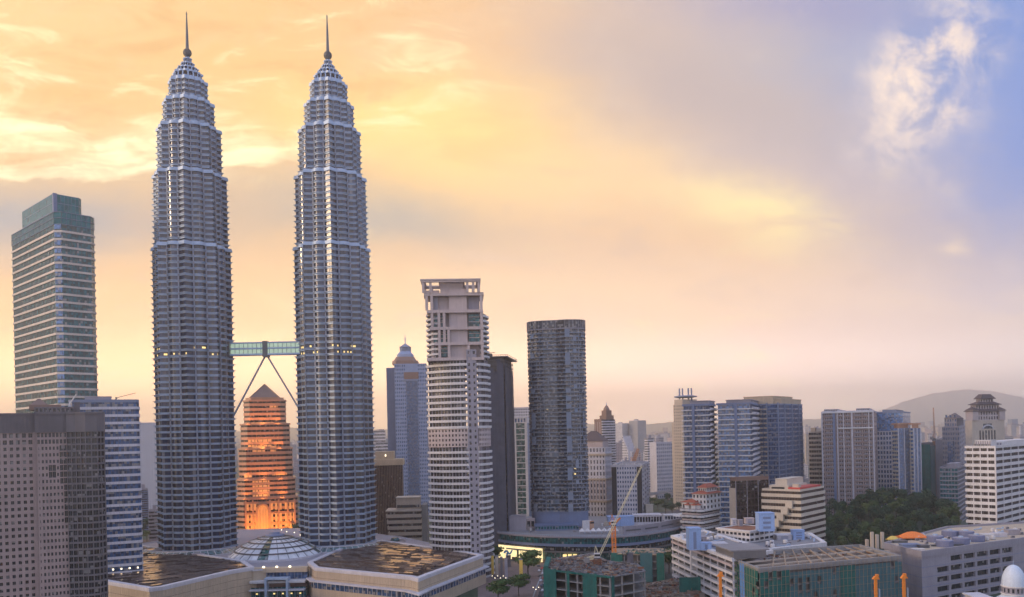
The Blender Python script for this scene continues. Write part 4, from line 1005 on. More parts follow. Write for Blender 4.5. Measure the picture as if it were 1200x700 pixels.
def blue_glass_tower():
    s = site(876, 913, 940.5, 476, 850, 36); r = bld(s, 'apartment_tower', 'broad blue glass tower with beige roof boxes, largest of the blue towers', 'apartment tower'); z = s.h(474); k = 850/F
    n = 27; h = z/n
    banded(r, s.P, 0, z, n, 'glass_blue', 'blue_grey', .26, .2, 1.6, 'slate_blue')
    A_, B_ = s.x0, s.x1
    for f in (.02, .30, .62, .97):
        b = MB(); x = A_+f*s.wl; b.box(x-.6, x+.6, s.y0-1.2, s.y0, 0, z+(2 if f > .5 else 0)); b.build('pier', 'lilac_white' if f < .1 else 'blue_grey', r)
    for f in (.2, .5, .8):
        b = MB(); y = s.y0+f*s.wr; b.box(s.x1, s.x1+1.2, y-.6, y+.6, 0, z+1); b.build('pier', 'blue_grey', r)
    bm = MB()
    for f in (.38, .52): x = A_+f*s.wl; bm.box(x, x+3.4, s.y0-1.5, s.y0-.2, 0, .35); bm.box(x, x+3.4, s.y0-1.5, s.y0-1.3, .35, 1.5)
    me = bm.mesh('balcony', 'beige_stone')
    bn = MB(); y = s.y0+.3*s.wr; bn.box(s.x1+.2, s.x1+1.5, y, y+4, 0, .35); bn.box(s.x1+1.3, s.x1+1.5, y, y+4, .35, 1.5); y = s.y0+.6*s.wr; bn.box(s.x1+.2, s.x1+1.5, y, y+4, 0, 1.4); me2 = bn.mesh('balcony', 'lilac_grey')
    for i in range(n-1): inst('balcony', me, r, (0, 0, i*h+h*.9)); inst('balcony', me2, r, (0, 0, i*h+h*.9))
    roofcap(r, s.P, z, 'roof_grey', 'slate_blue', 1)
    for (x0, x1, y0, y1, za, zb) in ((s.x0-6, s.x1-8, s.y0+6, s.y1-10, z, s.h(464.5)), (s.x1-8, s.x1-1, s.y0+9, s.y1-2, z, s.h(468))):
        b = MB(); b.box(x0, x1, y0, y1, za, zb); b.box(x0-.5, x1+.5, y0-.5, y1+.5, zb, zb+1); b.build('roof_box', 'tan_wall', r)
blue_glass_tower()
def black_block():
    s = site(855, 862, 901, 563, 690, 72); r = bld(s, 'office_block', 'dark brown glass office block with a beige edge, in front of the blue towers', 'office block'); z = s.h(564)
    P = s.P; b = MB(); b.prism(offset(P, -.3), 0, z); b.build('wall', 'glass_brown', r)
    n = 10; bm = MB(); bm.ring(offset(P, .02), offset(P, -.6), 0, .9); me = bm.mesh('spandrel', 'dark_brown')
    for i in range(n): inst('spandrel', me, r, (0, 0, (i+.6)*z/n))
    for f in [i/9 for i in range(10)]:
        b = MB(); y = s.y0+f*s.wr; b.box(s.x1-.1, s.x1+.3, y-.2, y+.2, 0, z); b.build('fin', 'dark_brown' if int(f*9) % 3 else 'lilac_grey', r)
    b = MB(); b.box(s.x0-.3, s.x1-.3, s.y0-.5, s.y0-.05, 0, z-6); b.build('end_wall', 'beige_stone', r)
    b = MB(); b.prism(offset(P, -.2), z, z+2.2); b.prism(offset(P, -3), z+2.2, s.h(559.5)); b.ring(offset(P, .3), offset(P, -.6), z+2.2, z+2.8); b.build('roof', 'copper_roof', r)
black_block()
def ziggurat_office():
    s = site(893, 938, 966, 578, 665, 42); r = bld(s, 'office_block', 'cream terraced office with strong horizontal bands and red roof terraces', 'office block'); z = s.h(576); k = 665/F
    n = 11; h = z/n
    banded(r, s.P, 0, z, n, 'glass_brown', 'cream', .52, .5, 2.2, 'brown_stone')
    roofcap(r, s.P, z, 'roof_grey', 'cream', 1.4)
    # terraced steps down along the left face
    for i in range(6):
        w_ = 3.6; x1 = s.x1-6-i*w_; b = MB(); zz = z-(i+2)*h
        b.box(x1-w_-2, x1, s.y0-3.2-.4*i, s.y0-.55, max(0, zz-h*.1-3), zz+h*.5); b.build('terrace', 'cream', r)
    b = MB(); b.box(s.x0+4, s.x1-12, s.y0+5, s.y1-6, z, s.h(570))
    for i in range(6): x = s.x0+6+i*(s.wl-22)/6; b.box(x, x+2.4, s.y0+4.85, s.y0+5, z+1, z+2.6, 1)
    b.build('upper_storey', ['cream', 'glass_dark'], r)
    b = MB(); b.box(s.x1-12, s.x1-2, s.y0+4, s.y1-3, z, z+2.6); b.build('roof_terrace', 'red_paint', r)
    plant(r, s.x0+8, s.x0+18, s.y0+8, s.y1-8, s.h(570), s.h(563), 'cream')
    plant(r, s.x1-9, s.x1-4, s.y0+6, s.y0+11, z+2.6, z+5, 'cream')
ziggurat_office()
def hip(b, x0, x1, y0, y1, z, hgt, mi=0, ov=.8):
    P = rect(x0-ov, x1+ov, y0-ov, y1+ov); cx, cy_ = (x0+x1)/2, (y0+y1)/2; l = max(0, (x1-x0)-(y1-y0))/2; m = max(0, (y1-y0)-(x1-x0))/2
    b.frustum(P, rect(cx-l-.2, cx+l+.2, cy_-m-.2, cy_+m+.2), z, z+hgt, mi)
def red_roofed():
    s = site(797, 822, 845, 600, 700, 42); r = bld(s, 'apartment_block', 'white terraced apartment block with red tiled roofs and scalloped balconies', 'apartment block'); k = 700/F
    for (fx0, fx1, fy0, fy1, py, ph) in ((0, 1, 0, 1, 597, 0), (0, .62, .1, .9, 590, 586), (.35, 1, .25, 1, 580, 576), (.5, .9, .4, .9, 573, 568.5), (.02, .3, .2, .6, 594, 591)):
        x0, x1, y0, y1 = s.x0+fx0*s.wl, s.x0+fx1*s.wl, s.y0+fy0*s.wr, s.y0+fy1*s.wr; z = s.h(py); P = rect(x0, x1, y0, y1)
        if ph == 0:
            n = 8; h = z/n; b = MB(); b.prism(offset(P, -1.2), 0, z); b.build('wall', 'pink_pale', r)
            bm = MB(); Q = []
            for i in range(4):
                a_, c_ = Vector(P[i]), Vector(P[(i+1) % 4]); L = (c_-a_).length; m = max(2, round(L/5)); nn = Vector(((c_-a_).y, -(c_-a_).x)).normalized()
                for j in range(m):
                    for t, o in ((.05, 0), (.25, 1.1), (.5, 1.5), (.75, 1.1), (.95, 0)): Q.append(tuple(a_+(c_-a_)*((j+t)/m)+nn*o))
            bm.ring(Q, [(x*.9, y*.9) for x, y in Q], 0, 1.7); me = bm.mesh('balcony', 'white_paint')
            wm = MB(); wm.walls(offset(P, -1.0), 1.2, h*.95); me2 = wm.mesh('window_band', 'glass_dark')
            for i in range(n): inst('window_band', me2, r, (0, 0, i*h)); inst('balcony', me, r, (0, 0, i*h+h*.55))
        else:
            zb = 0; b = MB(); wb = []; grid(b, wb, P[0], P[1], s.h(599), z, 4, max(1, int((z-s.h(599))/3.6)), .5, .55); grid(b, wb, P[1], P[2], s.h(599), z, 4, max(1, int((z-s.h(599))/3.6)), .5, .55); b.walls([P[2], P[3]], s.h(599), z); b.walls([P[3], P[0]], s.h(599), z); b.build('upper_storey', 'white_paint', r); windows(r, wb, 'glass_dark', 40, mull=False)
            b = MB(); hip(b, x0, x1, y0, y1, z, s.h(ph)-z, ov=1.4); b.build('roof', 'red_tile', r)
    for (x, y) in ((s.x0+6, s.y0+3), (s.x0+12, s.y0+3), (s.x1-6, s.y0+5)):
        b = MB(); b.prism(rect(x-2, x+2, y-2, y+2), s.h(597), s.h(593)); hip(b, x-2, x+2, y-2, y+2, s.h(593), 1.8, 1); b.build('gable_dormer', ['white_paint', 'red_tile'], r)
red_roofed()

# towers round the wooded hill
def rib_tower():
    s = site(963, 1024, 1029, 482, 860, 25); r = bld(s, 'apartment_tower', 'wide pinkish-grey apartment slab with vertical bays and a white roof line', 'apartment tower'); z = s.h(482); k = 860/F
    wall = MB(); bag = []; nr = 27
    def hole(i, j): return None if i in (5, 13) else (.62, .5)
    grid(wall, bag, s.P[0], s.P[1], 0, z, 22, nr, .6, .5, hole=hole); grid(wall, bag, s.P[1], s.P[2], 0, z, 4, nr, .5, .5); wall.walls([s.P[2], s.P[3]], 0, z); wall.walls([s.P[3], s.P[0]], 0, z); wall.build('wall', 'pink_stone', r); windows(r, bag, 'glass_grey', 100, mull=False)
    for f, wd, m in ((.0, 1.4, 'lilac_white'), (.235, 2.4, 'slate_blue'), (.30, 1.0, 'lilac_white'), (.42, .9, 'lilac_white'), (.58, 1.6, 'lilac_white'), (.78, .9, 'pink_stone'), (.9, .9, 'lilac_white'), (.985, 1.2, 'lilac_white')):
        b = MB(); x = s.x0+f*s.wl; b.box(x-wd/2, x+wd/2, s.y0-1.3, s.y0-.03, 0, z+.8); b.build('rib', m, r)
    b = MB(); b.box(s.x0+.30*s.wl, s.x1, s.y0-1.6, s.y0-.05, s.h(502), s.h(500.5)); b.box(s.x0, s.x1, s.y0-1.6, s.y0-.05, z-1, z+.4); b.build('white_band', 'white_paint', r)
    bm = MB()
    for f in (.1, .18, .36, .5, .65, .72, .84, .95): x = s.x0+f*s.wl; bm.box(x-1.7, x+1.7, s.y0-1.0, s.y0-.04, 0, 1.3)
    me = bm.mesh('balcony', 'lilac_grey')
    for j in range(nr): inst('balcony', me, r, (0, 0, j*z/nr+.2))
    roofcap(r, s.P, z, 'roof_grey', 'lilac_white', 1.2, out=.1)
    for f in (.18, .80): plant(r, s.x0+(f-.14)*s.wl, s.x0+(f+.12)*s.wl, s.y0+3, s.y1-3, z, s.h(478.5), 'lilac_white', mm='glass_dark')
rib_tower()
plain_tower('apartment_tower', 'narrow beige tower left of the wide pinkish apartment slab', 'apartment tower', 947.5, 962, 966, 507, 940, 28, 'glass_brown', 'beige_stone', 20, .45, plants=2, mull=2.5, par='beige_stone')
def glass_slab():
    s = site(1027, 1058, 1067, 484, 960, 30); r = bld(s, 'office_tower', 'white gridded tower with a blue glass top, behind the orange-capped apartments', 'office tower'); z = s.h(483); zg = s.h(505)
    wall = MB(); bag = []; grid(wall, bag, s.P[0], s.P[1], 0, zg, 9, 18, .62, .62); grid(wall, bag, s.P[1], s.P[2], 0, zg, 4, 18, .62, .62); wall.walls([s.P[2], s.P[3]], 0, zg); wall.walls([s.P[3], s.P[0]], 0, zg); wall.build('wall', 'lilac_white', r); windows(r, bag, 'glass_blue', 100, mull=False)
    b = MB(); b.prism(offset(s.P, -.3), zg, z)
    for zz in (zg, zg+(z-zg)*.4, zg+(z-zg)*.75, z-.6): b.ring(offset(s.P, .1), offset(s.P, -1), zz, zz+.6, 1)
    b.build('glass_top', ['glass_sky', 'slate_blue'], r); roofcap(r, s.P, z, 'roof_grey', 'slate_blue', .8, out=.12)
    plant(r, s.x0+6, s.x1-8, s.y0+5, s.y1-4, z, s.h(480), 'slate_blue')
glass_slab()
def orange_caps():
    for (L, C, Rr, lab) in ((1045.5, 1052, 1066, 'slim cream and blue apartment tower with orange roof box, wider of the pair'), (1066.5, 1070, 1078, 'slim cream and blue apartment tower with orange roof box, narrower of the pair')):
        s = site(L, C, Rr, 497, 900, 58); r = bld(s, 'apartment_tower', lab, 'apartment tower', 'orange-capped apartment towers'); z = s.h(502); n = 24
        h = banded(r, s.P, 0, z, n, 'glass_sky', 'blue_grey', .25, .1, 1.8, 'lilac_white')
        bm = MB(); bm.box(s.x0-.4, s.x1-.4, s.y0-1.6, s.y0-.2, 0, 1.6); me = bm.mesh('balcony', 'cream')
        for i in range(n): inst('balcony', me, r, (0, 0, i*h+.3))
        for y in (s.y0, s.y0+s.wr*.5, s.y1): b = MB(); b.box(s.x1, s.x1+.7, y-.7, y+.7, 0, z); b.build('pier', 'lilac_white', r)
        b = MB(); b.prism(offset(s.P, -1.2), z, s.h(498)); b.build('roof_box', 'orange_granite', r)
        b = MB(); b.prism(offset(s.P, .6), s.h(498), s.h(496)); b.build('roof', 'orange_granite', r)
        b = MB(); b.prism(offset(s.P, 1.2), 0, 5); b.build('podium', 'white_paint', r)
orange_caps()
def teal_tower():
    s = site(1077, 1090, 1098.5, 519, 1000, 38); r = bld(s, 'tower_under_construction', 'unfinished tower in teal netting under a thin crane mast, left of the gabled tower', 'unfinished tower'); z = s.h(519)
    b = MB(); b.prism(offset(s.P, -1), 0, z); b.build('core_wall', 'dark_concrete', r)
    n = 22; bm = MB(); bm.ring(s.P, offset(s.P, -1.6), 0, .8); me = bm.mesh('floor_slab', 'concrete')
    for i in range(n): inst('floor_slab', me, r, (0, 0, i*z/n))
    for (x0, x1, y) in ((s.x0, s.x0+s.wl*.45, s.y0-.5), (s.x0+s.wl*.47, s.x1, s.y0-.8)): b = MB(); b.box(x0, x1, y, y+.3, 18, z-2); b.build('net', 'green_net', r)
    b = MB(); b.box(s.x1+.3, s.x1+.6, s.y0, s.y1, 18, z-4); b.build('net', 'teal_glass_frame', r)
    b = MB(); b.box(s.x0-1, s.x1+1, s.y0-2, s.y1, 0, 10); b.box(s.x0-1.6, s.x1+1.6, s.y0-2.6, s.y1, 10, 11.5, 1); b.build('podium', ['glass_dark', 'white_paint'], r)
    return s
ts = teal_tower()
def gable_tower():
    s = site(1104, 1124, 1131.5, 500, 1000, 30); r = bld(s, 'office_tower', 'blue office tower with pointed gable roof and tall glass strip, right of teal netting', 'office tower'); z = s.h(500); k = 1000/F
    wall = MB(); bag = []; hole = lambda i, j: None if 3 <= i <= 6 and j < 15 else (.6, .55)
    grid(wall, bag, s.P[0], s.P[1], 0, z, 10, 18, hole=hole); grid(wall, bag, s.P[1], s.P[2], 0, z, 4, 18, .5, .55); wall.walls([s.P[2], s.P[3]], 0, z); wall.walls([s.P[3], s.P[0]], 0, z); wall.poly([(x, y, z) for x, y in s.P]); wall.build('wall', 'lilac_grey', r); windows(r, bag, 'glass_blue', 100, mull=False)
    b = MB(); x0, x1 = s.x0+.3*s.wl, s.x0+.7*s.wl; b.box(x0, x1, s.y0-.6, s.y0-.02, 0, z*.83)
    for i in range(5): x = x0+(x1-x0)*i/4; b.box(x-.2, x+.2, s.y0-.8, s.y0-.6, 0, z*.83, 1)
    b.build('glass_strip', ['glass_blue', 'slate_blue'], r)
    Q = rect(s.x0+.14*s.wl, s.x1-.14*s.wl, s.y0+2, s.y1-2); b = MB(); wb = []; z2 = s.h(490); grid(b, wb, Q[0], Q[1], z, z2, 5, 2, .6, .6); b.walls([Q[1], Q[2], Q[3]][:2], z, z2); b.walls([Q[2], Q[3]], z, z2); b.walls([Q[3], Q[0]], z, z2); b.build('attic_storey', 'lilac_grey', r); windows(r, wb, 'glass_blue', 20, 'attic_window', mull=False)
    b = MB(); b.poly([(*Q[0], z2), (*Q[1], z2), ((Q[0][0]+Q[1][0])/2, Q[0][1]+3, s.h(482.5))]); za = s.h(482.5); cx = 0
    b = MB(); b.frustum(offset(Q, .8), rect(-.5, .5, -.5, .5), z2, za); b.build('roof', 'dark_tile', r)
    for i in range(3): x = (i-1)*4.5; b = MB(); b.box(x-1, x+1, Q[0][1]+1.2, Q[0][1]+4, z2+1, z2+4.2); b.build('dormer_window', 'glass_blue', r)
    b = MB(); b.box(s.x0-8, s.x0, s.y0+6, s.y1, 0, s.h(515)); b.build('side_wing', 'lilac_grey', r)
gable_tower()
plain_tower('office_block', 'low dark glass office in front of the gabled tower, beside the street', 'office block', 1101, 1122, 1133, 549, 880, 35, 'glass_teal', 'lilac_grey', 13, .3, mull=2.5, plants=2)
plain_tower('apartment_tower', 'thin beige block standing behind the teal netted tower', 'apartment tower', 1096, 1103, 1107, 520, 1250, 40, 'glass_grey', 'beige_stone', 20, .5)
def pagoda_tower():
    s = site(1131, 1139, 1177, 493, 930, 68); r = bld(s, 'office_tower', 'tower crowned by stacked pagoda-like roofs, behind the white banded block', 'office tower'); z = s.h(493); k = 930/F
    b = MB(); b.prism(s.P, 0, z); b.build('wall', 'beige_stone', r)
    # dark slots between pilasters on the broad face (local +x)
    for i in range(6): y = s.y0+s.wr*(.22+.09*i); b = MB(); b.box(s.x1-.2, s.x1+.15, y, y+2.0, s.h(516), s.h(505)); b.build('slot_window', 'glass_dark', r)
    b = MB()
    ym = s.y0+s.wr*.47
    for i in range(12):
        a0, a1 = pi*i/12, pi*(i+1)/12; R0 = 8.6*k
        b.bar((s.x1+.3, ym+R0*cos(a0), s.h(503.5)+R0*.55*sin(a0)), (s.x1+.3, ym+R0*cos(a1), s.h(503.5)+R0*.55*sin(a1)), 1.4)
    b.build('arch', 'lilac_white', r)
    b = MB(); b.box(s.x1-.1, s.x1+.2, ym-7*k, ym+7*k, s.h(503), s.h(497)); b.build('arch_window', 'glass_grey', r)
    def tier(f0, f1, pa, pb, roof, nwin):
        y0, y1 = s.y0+f0*s.wr, s.y0+f1*s.wr; ins = 1+f0*10; x0, x1 = s.x0+ins*.5, s.x1-ins*.4+.2; za, zb = s.h(pa), s.h(pb)
        w_ = MB(); bag = []; P = rect(x0, x1, y0, y1); grid(w_, bag, P[0], P[1], za, zb, 3, max(1, int((zb-za)/5)), .5, .65); grid(w_, bag, P[1], P[2], za, zb, nwin, max(1, int((zb-za)/5)), .5, .65); w_.walls([P[2], P[3]], za, zb); w_.walls([P[3], P[0]], za, zb); w_.poly([(x, y, zb) for x, y in P]); w_.build('pagoda_tier', 'pink_pale', r); windows(r, bag, 'glass_dark', 60, mull=False)
        if roof: b = MB(); P = rect(x0-1.6, x1+1.6, y0-1.6, y1+1.6); cx, cy_ = (x0+x1)/2, (y0+y1)/2; b.frustum(P, [(cx+(x-cx)*.55, cy_+(y-cy_)*.55) for x, y in P], zb, s.h(roof)); b.prism(offset(P, .3), zb-.6, zb); b.build('roof', 'dark_tile', r)
    tier(.02, .99, 493, 482, 479, 12); tier(.14, .86, 482, 474, 471, 9); tier(.30, .70, 474, 467, 462, 5)
    for f in (.0, .82):
        y0, y1 = s.y0+f*s.wr, s.y0+(f+.18)*s.wr; b = MB(); P = rect(s.x1-8, s.x1+1.2, y0, y1); b.prism(P, s.h(493), s.h(481)); b.frustum(offset(P, 1), rect(s.x1-4, s.x1-3, (y0+y1)/2-.5, (y0+y1)/2+.5), s.h(481), s.h(477), 1); b.build('corner_turret', ['pink_pale', 'dark_tile'], r)
pagoda_tower()
def banded_white():
    s = site(1131, 1166, 1226, 522, 640, 48); r = bld(s, 'office_block', 'white office block with deep horizontal window bands, cut off by the right frame', 'office block'); z = s.h(525)
    n = 18; banded(r, s.P, 0, z, n, 'glass_brown', 'white_paint', .48, .45, 2.6, 'grey_stone', win=-.7)
    h = z/n
    for f in (.25, .5, .75):
        b = MB(); x = s.x0+f*s.wl; b.box(x-.35, x+.35, s.y0-.2, s.y0+.6, 0, z); b.build('pier', 'white_paint', r)
    for i in range(1, 7):
        b = MB(); y = s.y0+i*s.wr/7; b.box(s.x1-.6, s.x1+.2, y-.35, y+.35, 0, z); b.build('pier', 'white_paint', r)
    b = MB(); b.box(s.x1-.5, s.x1+.5, s.y0-.5, s.y0+.5, 0, z+1); b.build('corner_pier', 'white_paint', r)
    roofcap(r, s.P, z, 'roof_grey', 'white_paint', 1.6, out=.3)
    for (x0, x1, y0, y1, hh) in ((s.x0+6, s.x1-4, s.y0+4, s.y0+16, 5.5), (s.x0+2, s.x0+14, s.y0+18, s.y1-6, 4), (s.x1-8, s.x1-2, s.y0+22, s.y0+40, 3.5)): plant(r, x0, x1, y0, y1, z, z+hh, 'white_paint', mm='lilac_grey')
    b = MB()
    for i in range(5): b.box(s.x1-16+i*2.6, s.x1-14.5+i*2.6, s.y0+2, s.y0+3.6, z+1, z+3)
    b.build('cooling_unit', 'concrete', r)
banded_white()
# ================================================================== the shopping mall at the foot of the towers
def pts(lst, z): return [G(px, py, z) for px, py in lst]
def rel(P, o): return [(x-o[0], y-o[1]) for x, y in P]
def inside(p, P):
    c = False; n = len(P)
    for i in range(n):
        (x1, y1), (x2, y2) = P[i], P[i-1]
        if (y1 > p[1]) != (y2 > p[1]) and p[0] < (x2-x1)*(p[1]-y1)/(y2-y1)+x1: c = not c
    return c
mat('bronze_panel', (.40,.30,.25), .2, .85, .5, .35)
def panel_roof(r, P, z, ang, seed):
    """low glossy roof panels, each set at a slightly different pitch"""
    rr_ = random.Random(seed); b = MB(); c, s_ = cos(ang), sin(ang); Q = offset(P, -3.2)
    b.poly([(x, y, z+.05) for x, y in Q], 1)
    for i in range(-40, 41):
        j = -60.0
        while j < 60:
            L = rr_.uniform(5, 13); u0, v0 = j+.3, i*3.0; j += L
            q = [(u0, v0), (u0+L-.5, v0), (u0+L-.5, v0+2.4), (u0, v0+2.4)]
            w_ = [(a*c-d_*s_, a*s_+d_*c) for a, d_ in q]
            if all(inside(p, Q) for p in w_):
                t0, t1 = rr_.gauss(0, .12), rr_.gauss(0, .2); hz_ = z+.5+rr_.uniform(0, .25)
                zz = [hz_-t0-t1, hz_+t0-t1, hz_+t0+t1, hz_-t0+t1]
                b.poly([(*w_[k], zz[k]) for k in range(4)], 0)
                for k in range(4): m = (k+1) % 4; b.poly([(*w_[k], z+.05), (*w_[m], z+.05), (*w_[m], zz[m]), (*w_[k], zz[k])], 1)
    b.build('roof_panel', ['bronze_panel', 'dark_brown'], r)
def wing(lst, label, ledge, seed, ang):
    P0 = pts(lst, 20); o = (sum(p[0] for p in P0)/len(P0), sum(p[1] for p in P0)/len(P0)); P = rel(P0, o)
    r = thing('mall_wing', label, 'shopping mall', (*o, 0), 0, 'mall wings')
    b = MB(); b.prism(P, 0, 20, top=False)
    for i in range(len(P)):
        a_, c_ = Vector(P[i]), Vector(P[(i+1) % len(P)]); L = (c_-a_).length; nn = Vector(((c_-a_).y, -(c_-a_).x)).normalized()
        if nn.y > .4: continue
        for j in range(1, int(L/2.2)):
            q = a_+(c_-a_)*(j*2.2/L)+nn*.06; b.bar((*q, 0), (*q, 18.6), .22, 0)
    for zz in (4.6, 9.2, 13.8): b.ring(offset(P, .10), offset(P, -.2), zz, zz+.18, 1)
    b.build('wall', ['tan_wall', 'brown_stone'], r)
    b = MB(); b.ring(offset(P, .5), offset(P, -3), 19.2, 20.9); b.ring(offset(P, .25), offset(P, -1), 18.5, 19.2); b.build('parapet', 'lilac_white', r)
    panel_roof(r, P, 20.2, ang, seed)
    for (z0, z1, d0, d1) in ledge:
        b = MB(); b.ring(offset(P, d1), offset(P, -.3), z0, z0+.9); b.build('ledge', 'lilac_white', r)
        b = MB(); b.ring(offset(P, d0), offset(P, -.2), z1, z0, 0)
        for i in range(len(P)):
            O = offset(P, d0+.08); a_, c_ = Vector(O[i]), Vector(O[(i+1) % len(O)]); L = (c_-a_).length
            for j in range(int(L/4)): q = a_+(c_-a_)*(j*4/L); b.bar((*q, z1), (*q, z0), .35, 1)
        b.build('window_band', ['glass_blue', 'lilac_white'], r)
        b = MB(); b.prism(offset(P, d0+.5), 0, z1); b.build('base_wall', 'tan_wall', r)
    return r
wing([(70,672),(128,683),(175,691),(191,689),(272,670),(297,666),(286,658.5),(212,647),(166,640),(110,650)], 'mall wing with tan walls and a dark panelled roof, left of the glass dome', [], 3, R(28))
wing([(361,660),(369,666.5),(480,677),(490,679.5),(502,674.5),(566,651.5),(545,647.5),(504,642),(447,634),(405,641)], 'mall wing with tan walls and a dark panelled roof, right of the glass dome', [(11.5, 7, 1.2, 4.0)], 8, R(-24))
def mall_centre():
    P0 = pts([(140,650),(166,638),(215,629),(262,622),(345,620),(420,624),(470,630),(520,641),(440,655),(362,663),(297,669),(215,668)], 18.5)
    o = (P0[0][0]*.5+P0[6][0]*.5, P0[0][1]*.5+P0[6][1]*.5); P = rel(P0, o); X = lambda px, py, z: rel([G(px, py, z)], o)[0]
    r = thing('shopping_mall', 'central mall block with glazed entrance and a flat pale roof around the dome', 'shopping mall', (*o, 0))
    b = MB(); b.prism(P, 0, 18.4, 0, top=False); b.build('wall', 'tan_wall', r)
    b = MB(); b.poly([(x, y, 18.4) for x, y in offset(P, -.3)], 0); b.ring(P, offset(P, -.6), 18.2, 19.2, 1); b.build('roof', ['lilac_grey', 'lilac_white'], r)
    # curved glazed galleries round the tower feet
    for (c, R0, a0, a1) in (((TX1, 680), 40, -150, -25), ((TX2, 690), 40, -150, -30)):
        b = MB(); n = 18
        for i in range(n):
            t0, t1 = R(a0+(a1-a0)*i/n), R(a0+(a1-a0)*(i+1)/n)
            A_ = [(c[0]+q*cos(t)-o[0], c[1]+q*sin(t)-o[1]) for q in (R0, R0+7) for t in (t0, t1)]
            b.poly([(*A_[2], 18.5), (*A_[3], 18.5), (*A_[1], 22), (*A_[0], 22)], 0); b.bar((*A_[2], 18.6), (*A_[0], 22.1), .4, 1)
            b.poly([(*A_[0], 22), (*A_[1], 22), (*A_[1], 18.4), (*A_[0], 18.4)], 1)
            b.bar((*A_[0], 22.1), (*A_[1], 22.1), .8, 1); b.bar((*A_[2], 18.7), (*A_[3], 18.7), .8, 1)
        b.build('glass_gallery', ['glass_roof', 'lilac_white'], r)
    for (px, py, w_, d_, h_) in ((187,649,10,6,3),(233,653,8,5,2.5),(395,650,7,5,2.5),(420,643,12,5,3),(447,641,6,5,2),(255,646,5,5,2),(365,645,6,5,3)):
        x, y = X(px, py, 18.4); plant(r, x-w_/2, x+w_/2, y-d_/2, y+d_/2, 18.4, 18.4+h_, 'lilac_grey')
    x, y = X(463, 635, 18.4); b = MB(); b.lathe([(9, 18.45), (9, 19.6), (8.4, 19.6), (8.4, 18.6)], 28, c=(x, y)); b.build('planter_ring', 'pink_pale', r)
    b = MB(); b.lathe([(4, 18.45), (4, 20), (3, 21.6), (0, 22.4)], 20, c=(x, y)); b.build('skylight_dome', 'glass_teal', r)
    # lamps along the roof edge at the tower feet
    for (px, py) in ((345,627),(352,630),(372,637),(385,636),(397,634),(412,633),(205,639),(196,638),(270,640),(336,626),(330,624),(425,637)):
        x, y = X(px, py, 18.4); b = MB(); b.box(x-.12, x+.12, y-.12, y+.12, 18.4, 20.2); b.build('lamp_post', 'steel', r)
        b = MB(); b.lathe([(0, 20.2), (.45, 20.4), (.45, 20.9), (0, 21.1)], 8, c=(x, y)); b.build('lamp', 'lit_lamp', r)
    # entrance front between the wings
    (xa, ya), (xb, yb) = X(296, 668, 18.4), X(364, 664, 18.4); ya = yb = min(ya, yb)-1.5
    def strip(name, z0, z1, y0, m, x0=xa, x1=xb, mm=None, step=3):
        b = MB(); b.box(x0, x1, y0, ya+6, z0, z1)
        if mm:
            x = x0
            while x < x1: b.box(x-.12, x+.12, y0-.15, y0-.02, z0, z1, 1); x += step
        b.build(name, [m, mm or m], r)
    strip('entrance_beam', 16.6, 19.6, ya-.5, 'tan_wall'); strip('window_band', 11.8, 16.5, ya+1, 'glass_blue', mm='slate_blue', step=2.4); strip('canopy', 10.2, 11.7, ya-6, 'white_paint')
    strip('shopfront', 7.0, 10.1, ya-2, 'brown_stone'); strip('sign_panel', 8.2, 9.5, ya-2.3, 'copper_roof', xa+8, xb-8); strip('glass_front', 0, 6.9, ya-3, 'glass_teal', mm='steel'); strip('canopy', 5.2, 6.0, ya-8, 'lilac_white')
    xm = (xa+xb)/2
    for s in (-1, 1): b = MB(); b.box(xm+s*7.2-.7, xm+s*7.2+.7, ya-8.6, ya-2.2, 0, 12.8); b.build('portal_pier', 'steel', r)
    b = MB(); b.box(xm-8, xm+8, ya-8.8, ya-2.3, 12.8, 14.0); b.build('portal_lintel', 'steel', r)
    for i in range(3): x = xm+(i-1)*9; b = MB(); b.lathe([(0, 19.6), (.9, 19.9), (.9, 20.5), (0, 21)], 10, c=(x-2, ya+1)); b.build('lamp', 'lit_lamp', r)
    for i in range(6): b = MB(); x = xa+4+i*(xb-xa-8)/5; b.box(x-.6, x+.6, ya-3.2, ya-3.05, 2.2, 3.0); b.build('lamp', 'lit_yellow', r)
mall_centre()
def glass_dome():
    x, y = G(323, 650, 19); k = y/F; r = thing('glass_dome', 'shallow stepped glass dome with pale panes and green glazed ribs on the mall roof', 'dome', (x, y, 18.4))
    prof = [(34, 1.5), (29.5, 5.4), (24.5, 8.9), (18.8, 11.8), (12.6, 14.0), (7.4, 15.4)]; n = 28
    b = MB(); b.lathe([(34.8, 0), (34.8, 1.5), (33, 1.5)], 56); b.build('drum', 'lilac_white', r)
    for (r0, z0), (r1, z1) in zip(prof, prof[1:]):
        b = MB()
        for i in range(n):
            a, c_ = 2*pi*i/n-pi/2-pi/n, 2*pi*(i+1)/n-pi/2-pi/n; g = 1 if i % 7 == 0 else 0
            q = lambda rr_, t, z: (rr_*cos(t), rr_*sin(t), z)
            b.poly([q(r0, a, z0), q(r0, c_, z0), q(r1, c_, z1-.6), q(r1, a, z1-.6)], g)
            b.bar(q(r0+.1, a, z0), q(r1+.1, a, z1-.55), .35, 2)
        b.build('dome_tier', ['dome_glass', 'glass_green', 'dark_steel'], r)
        b = MB(); b.ring(oval(r1+.9, r1+.9, 56), oval(r1-.6, r1-.6, 56), z1-.8, z1+.05); b.build('tier_rim', 'dark_steel', r)
    b = MB(); b.lathe([(7.4, 15.4), (7.0, 16.2), (3.6, 16.9), (3.4, 17.8), (0, 18.3)], 24); b.build('lantern', 'slate_blue', r)
glass_dome()

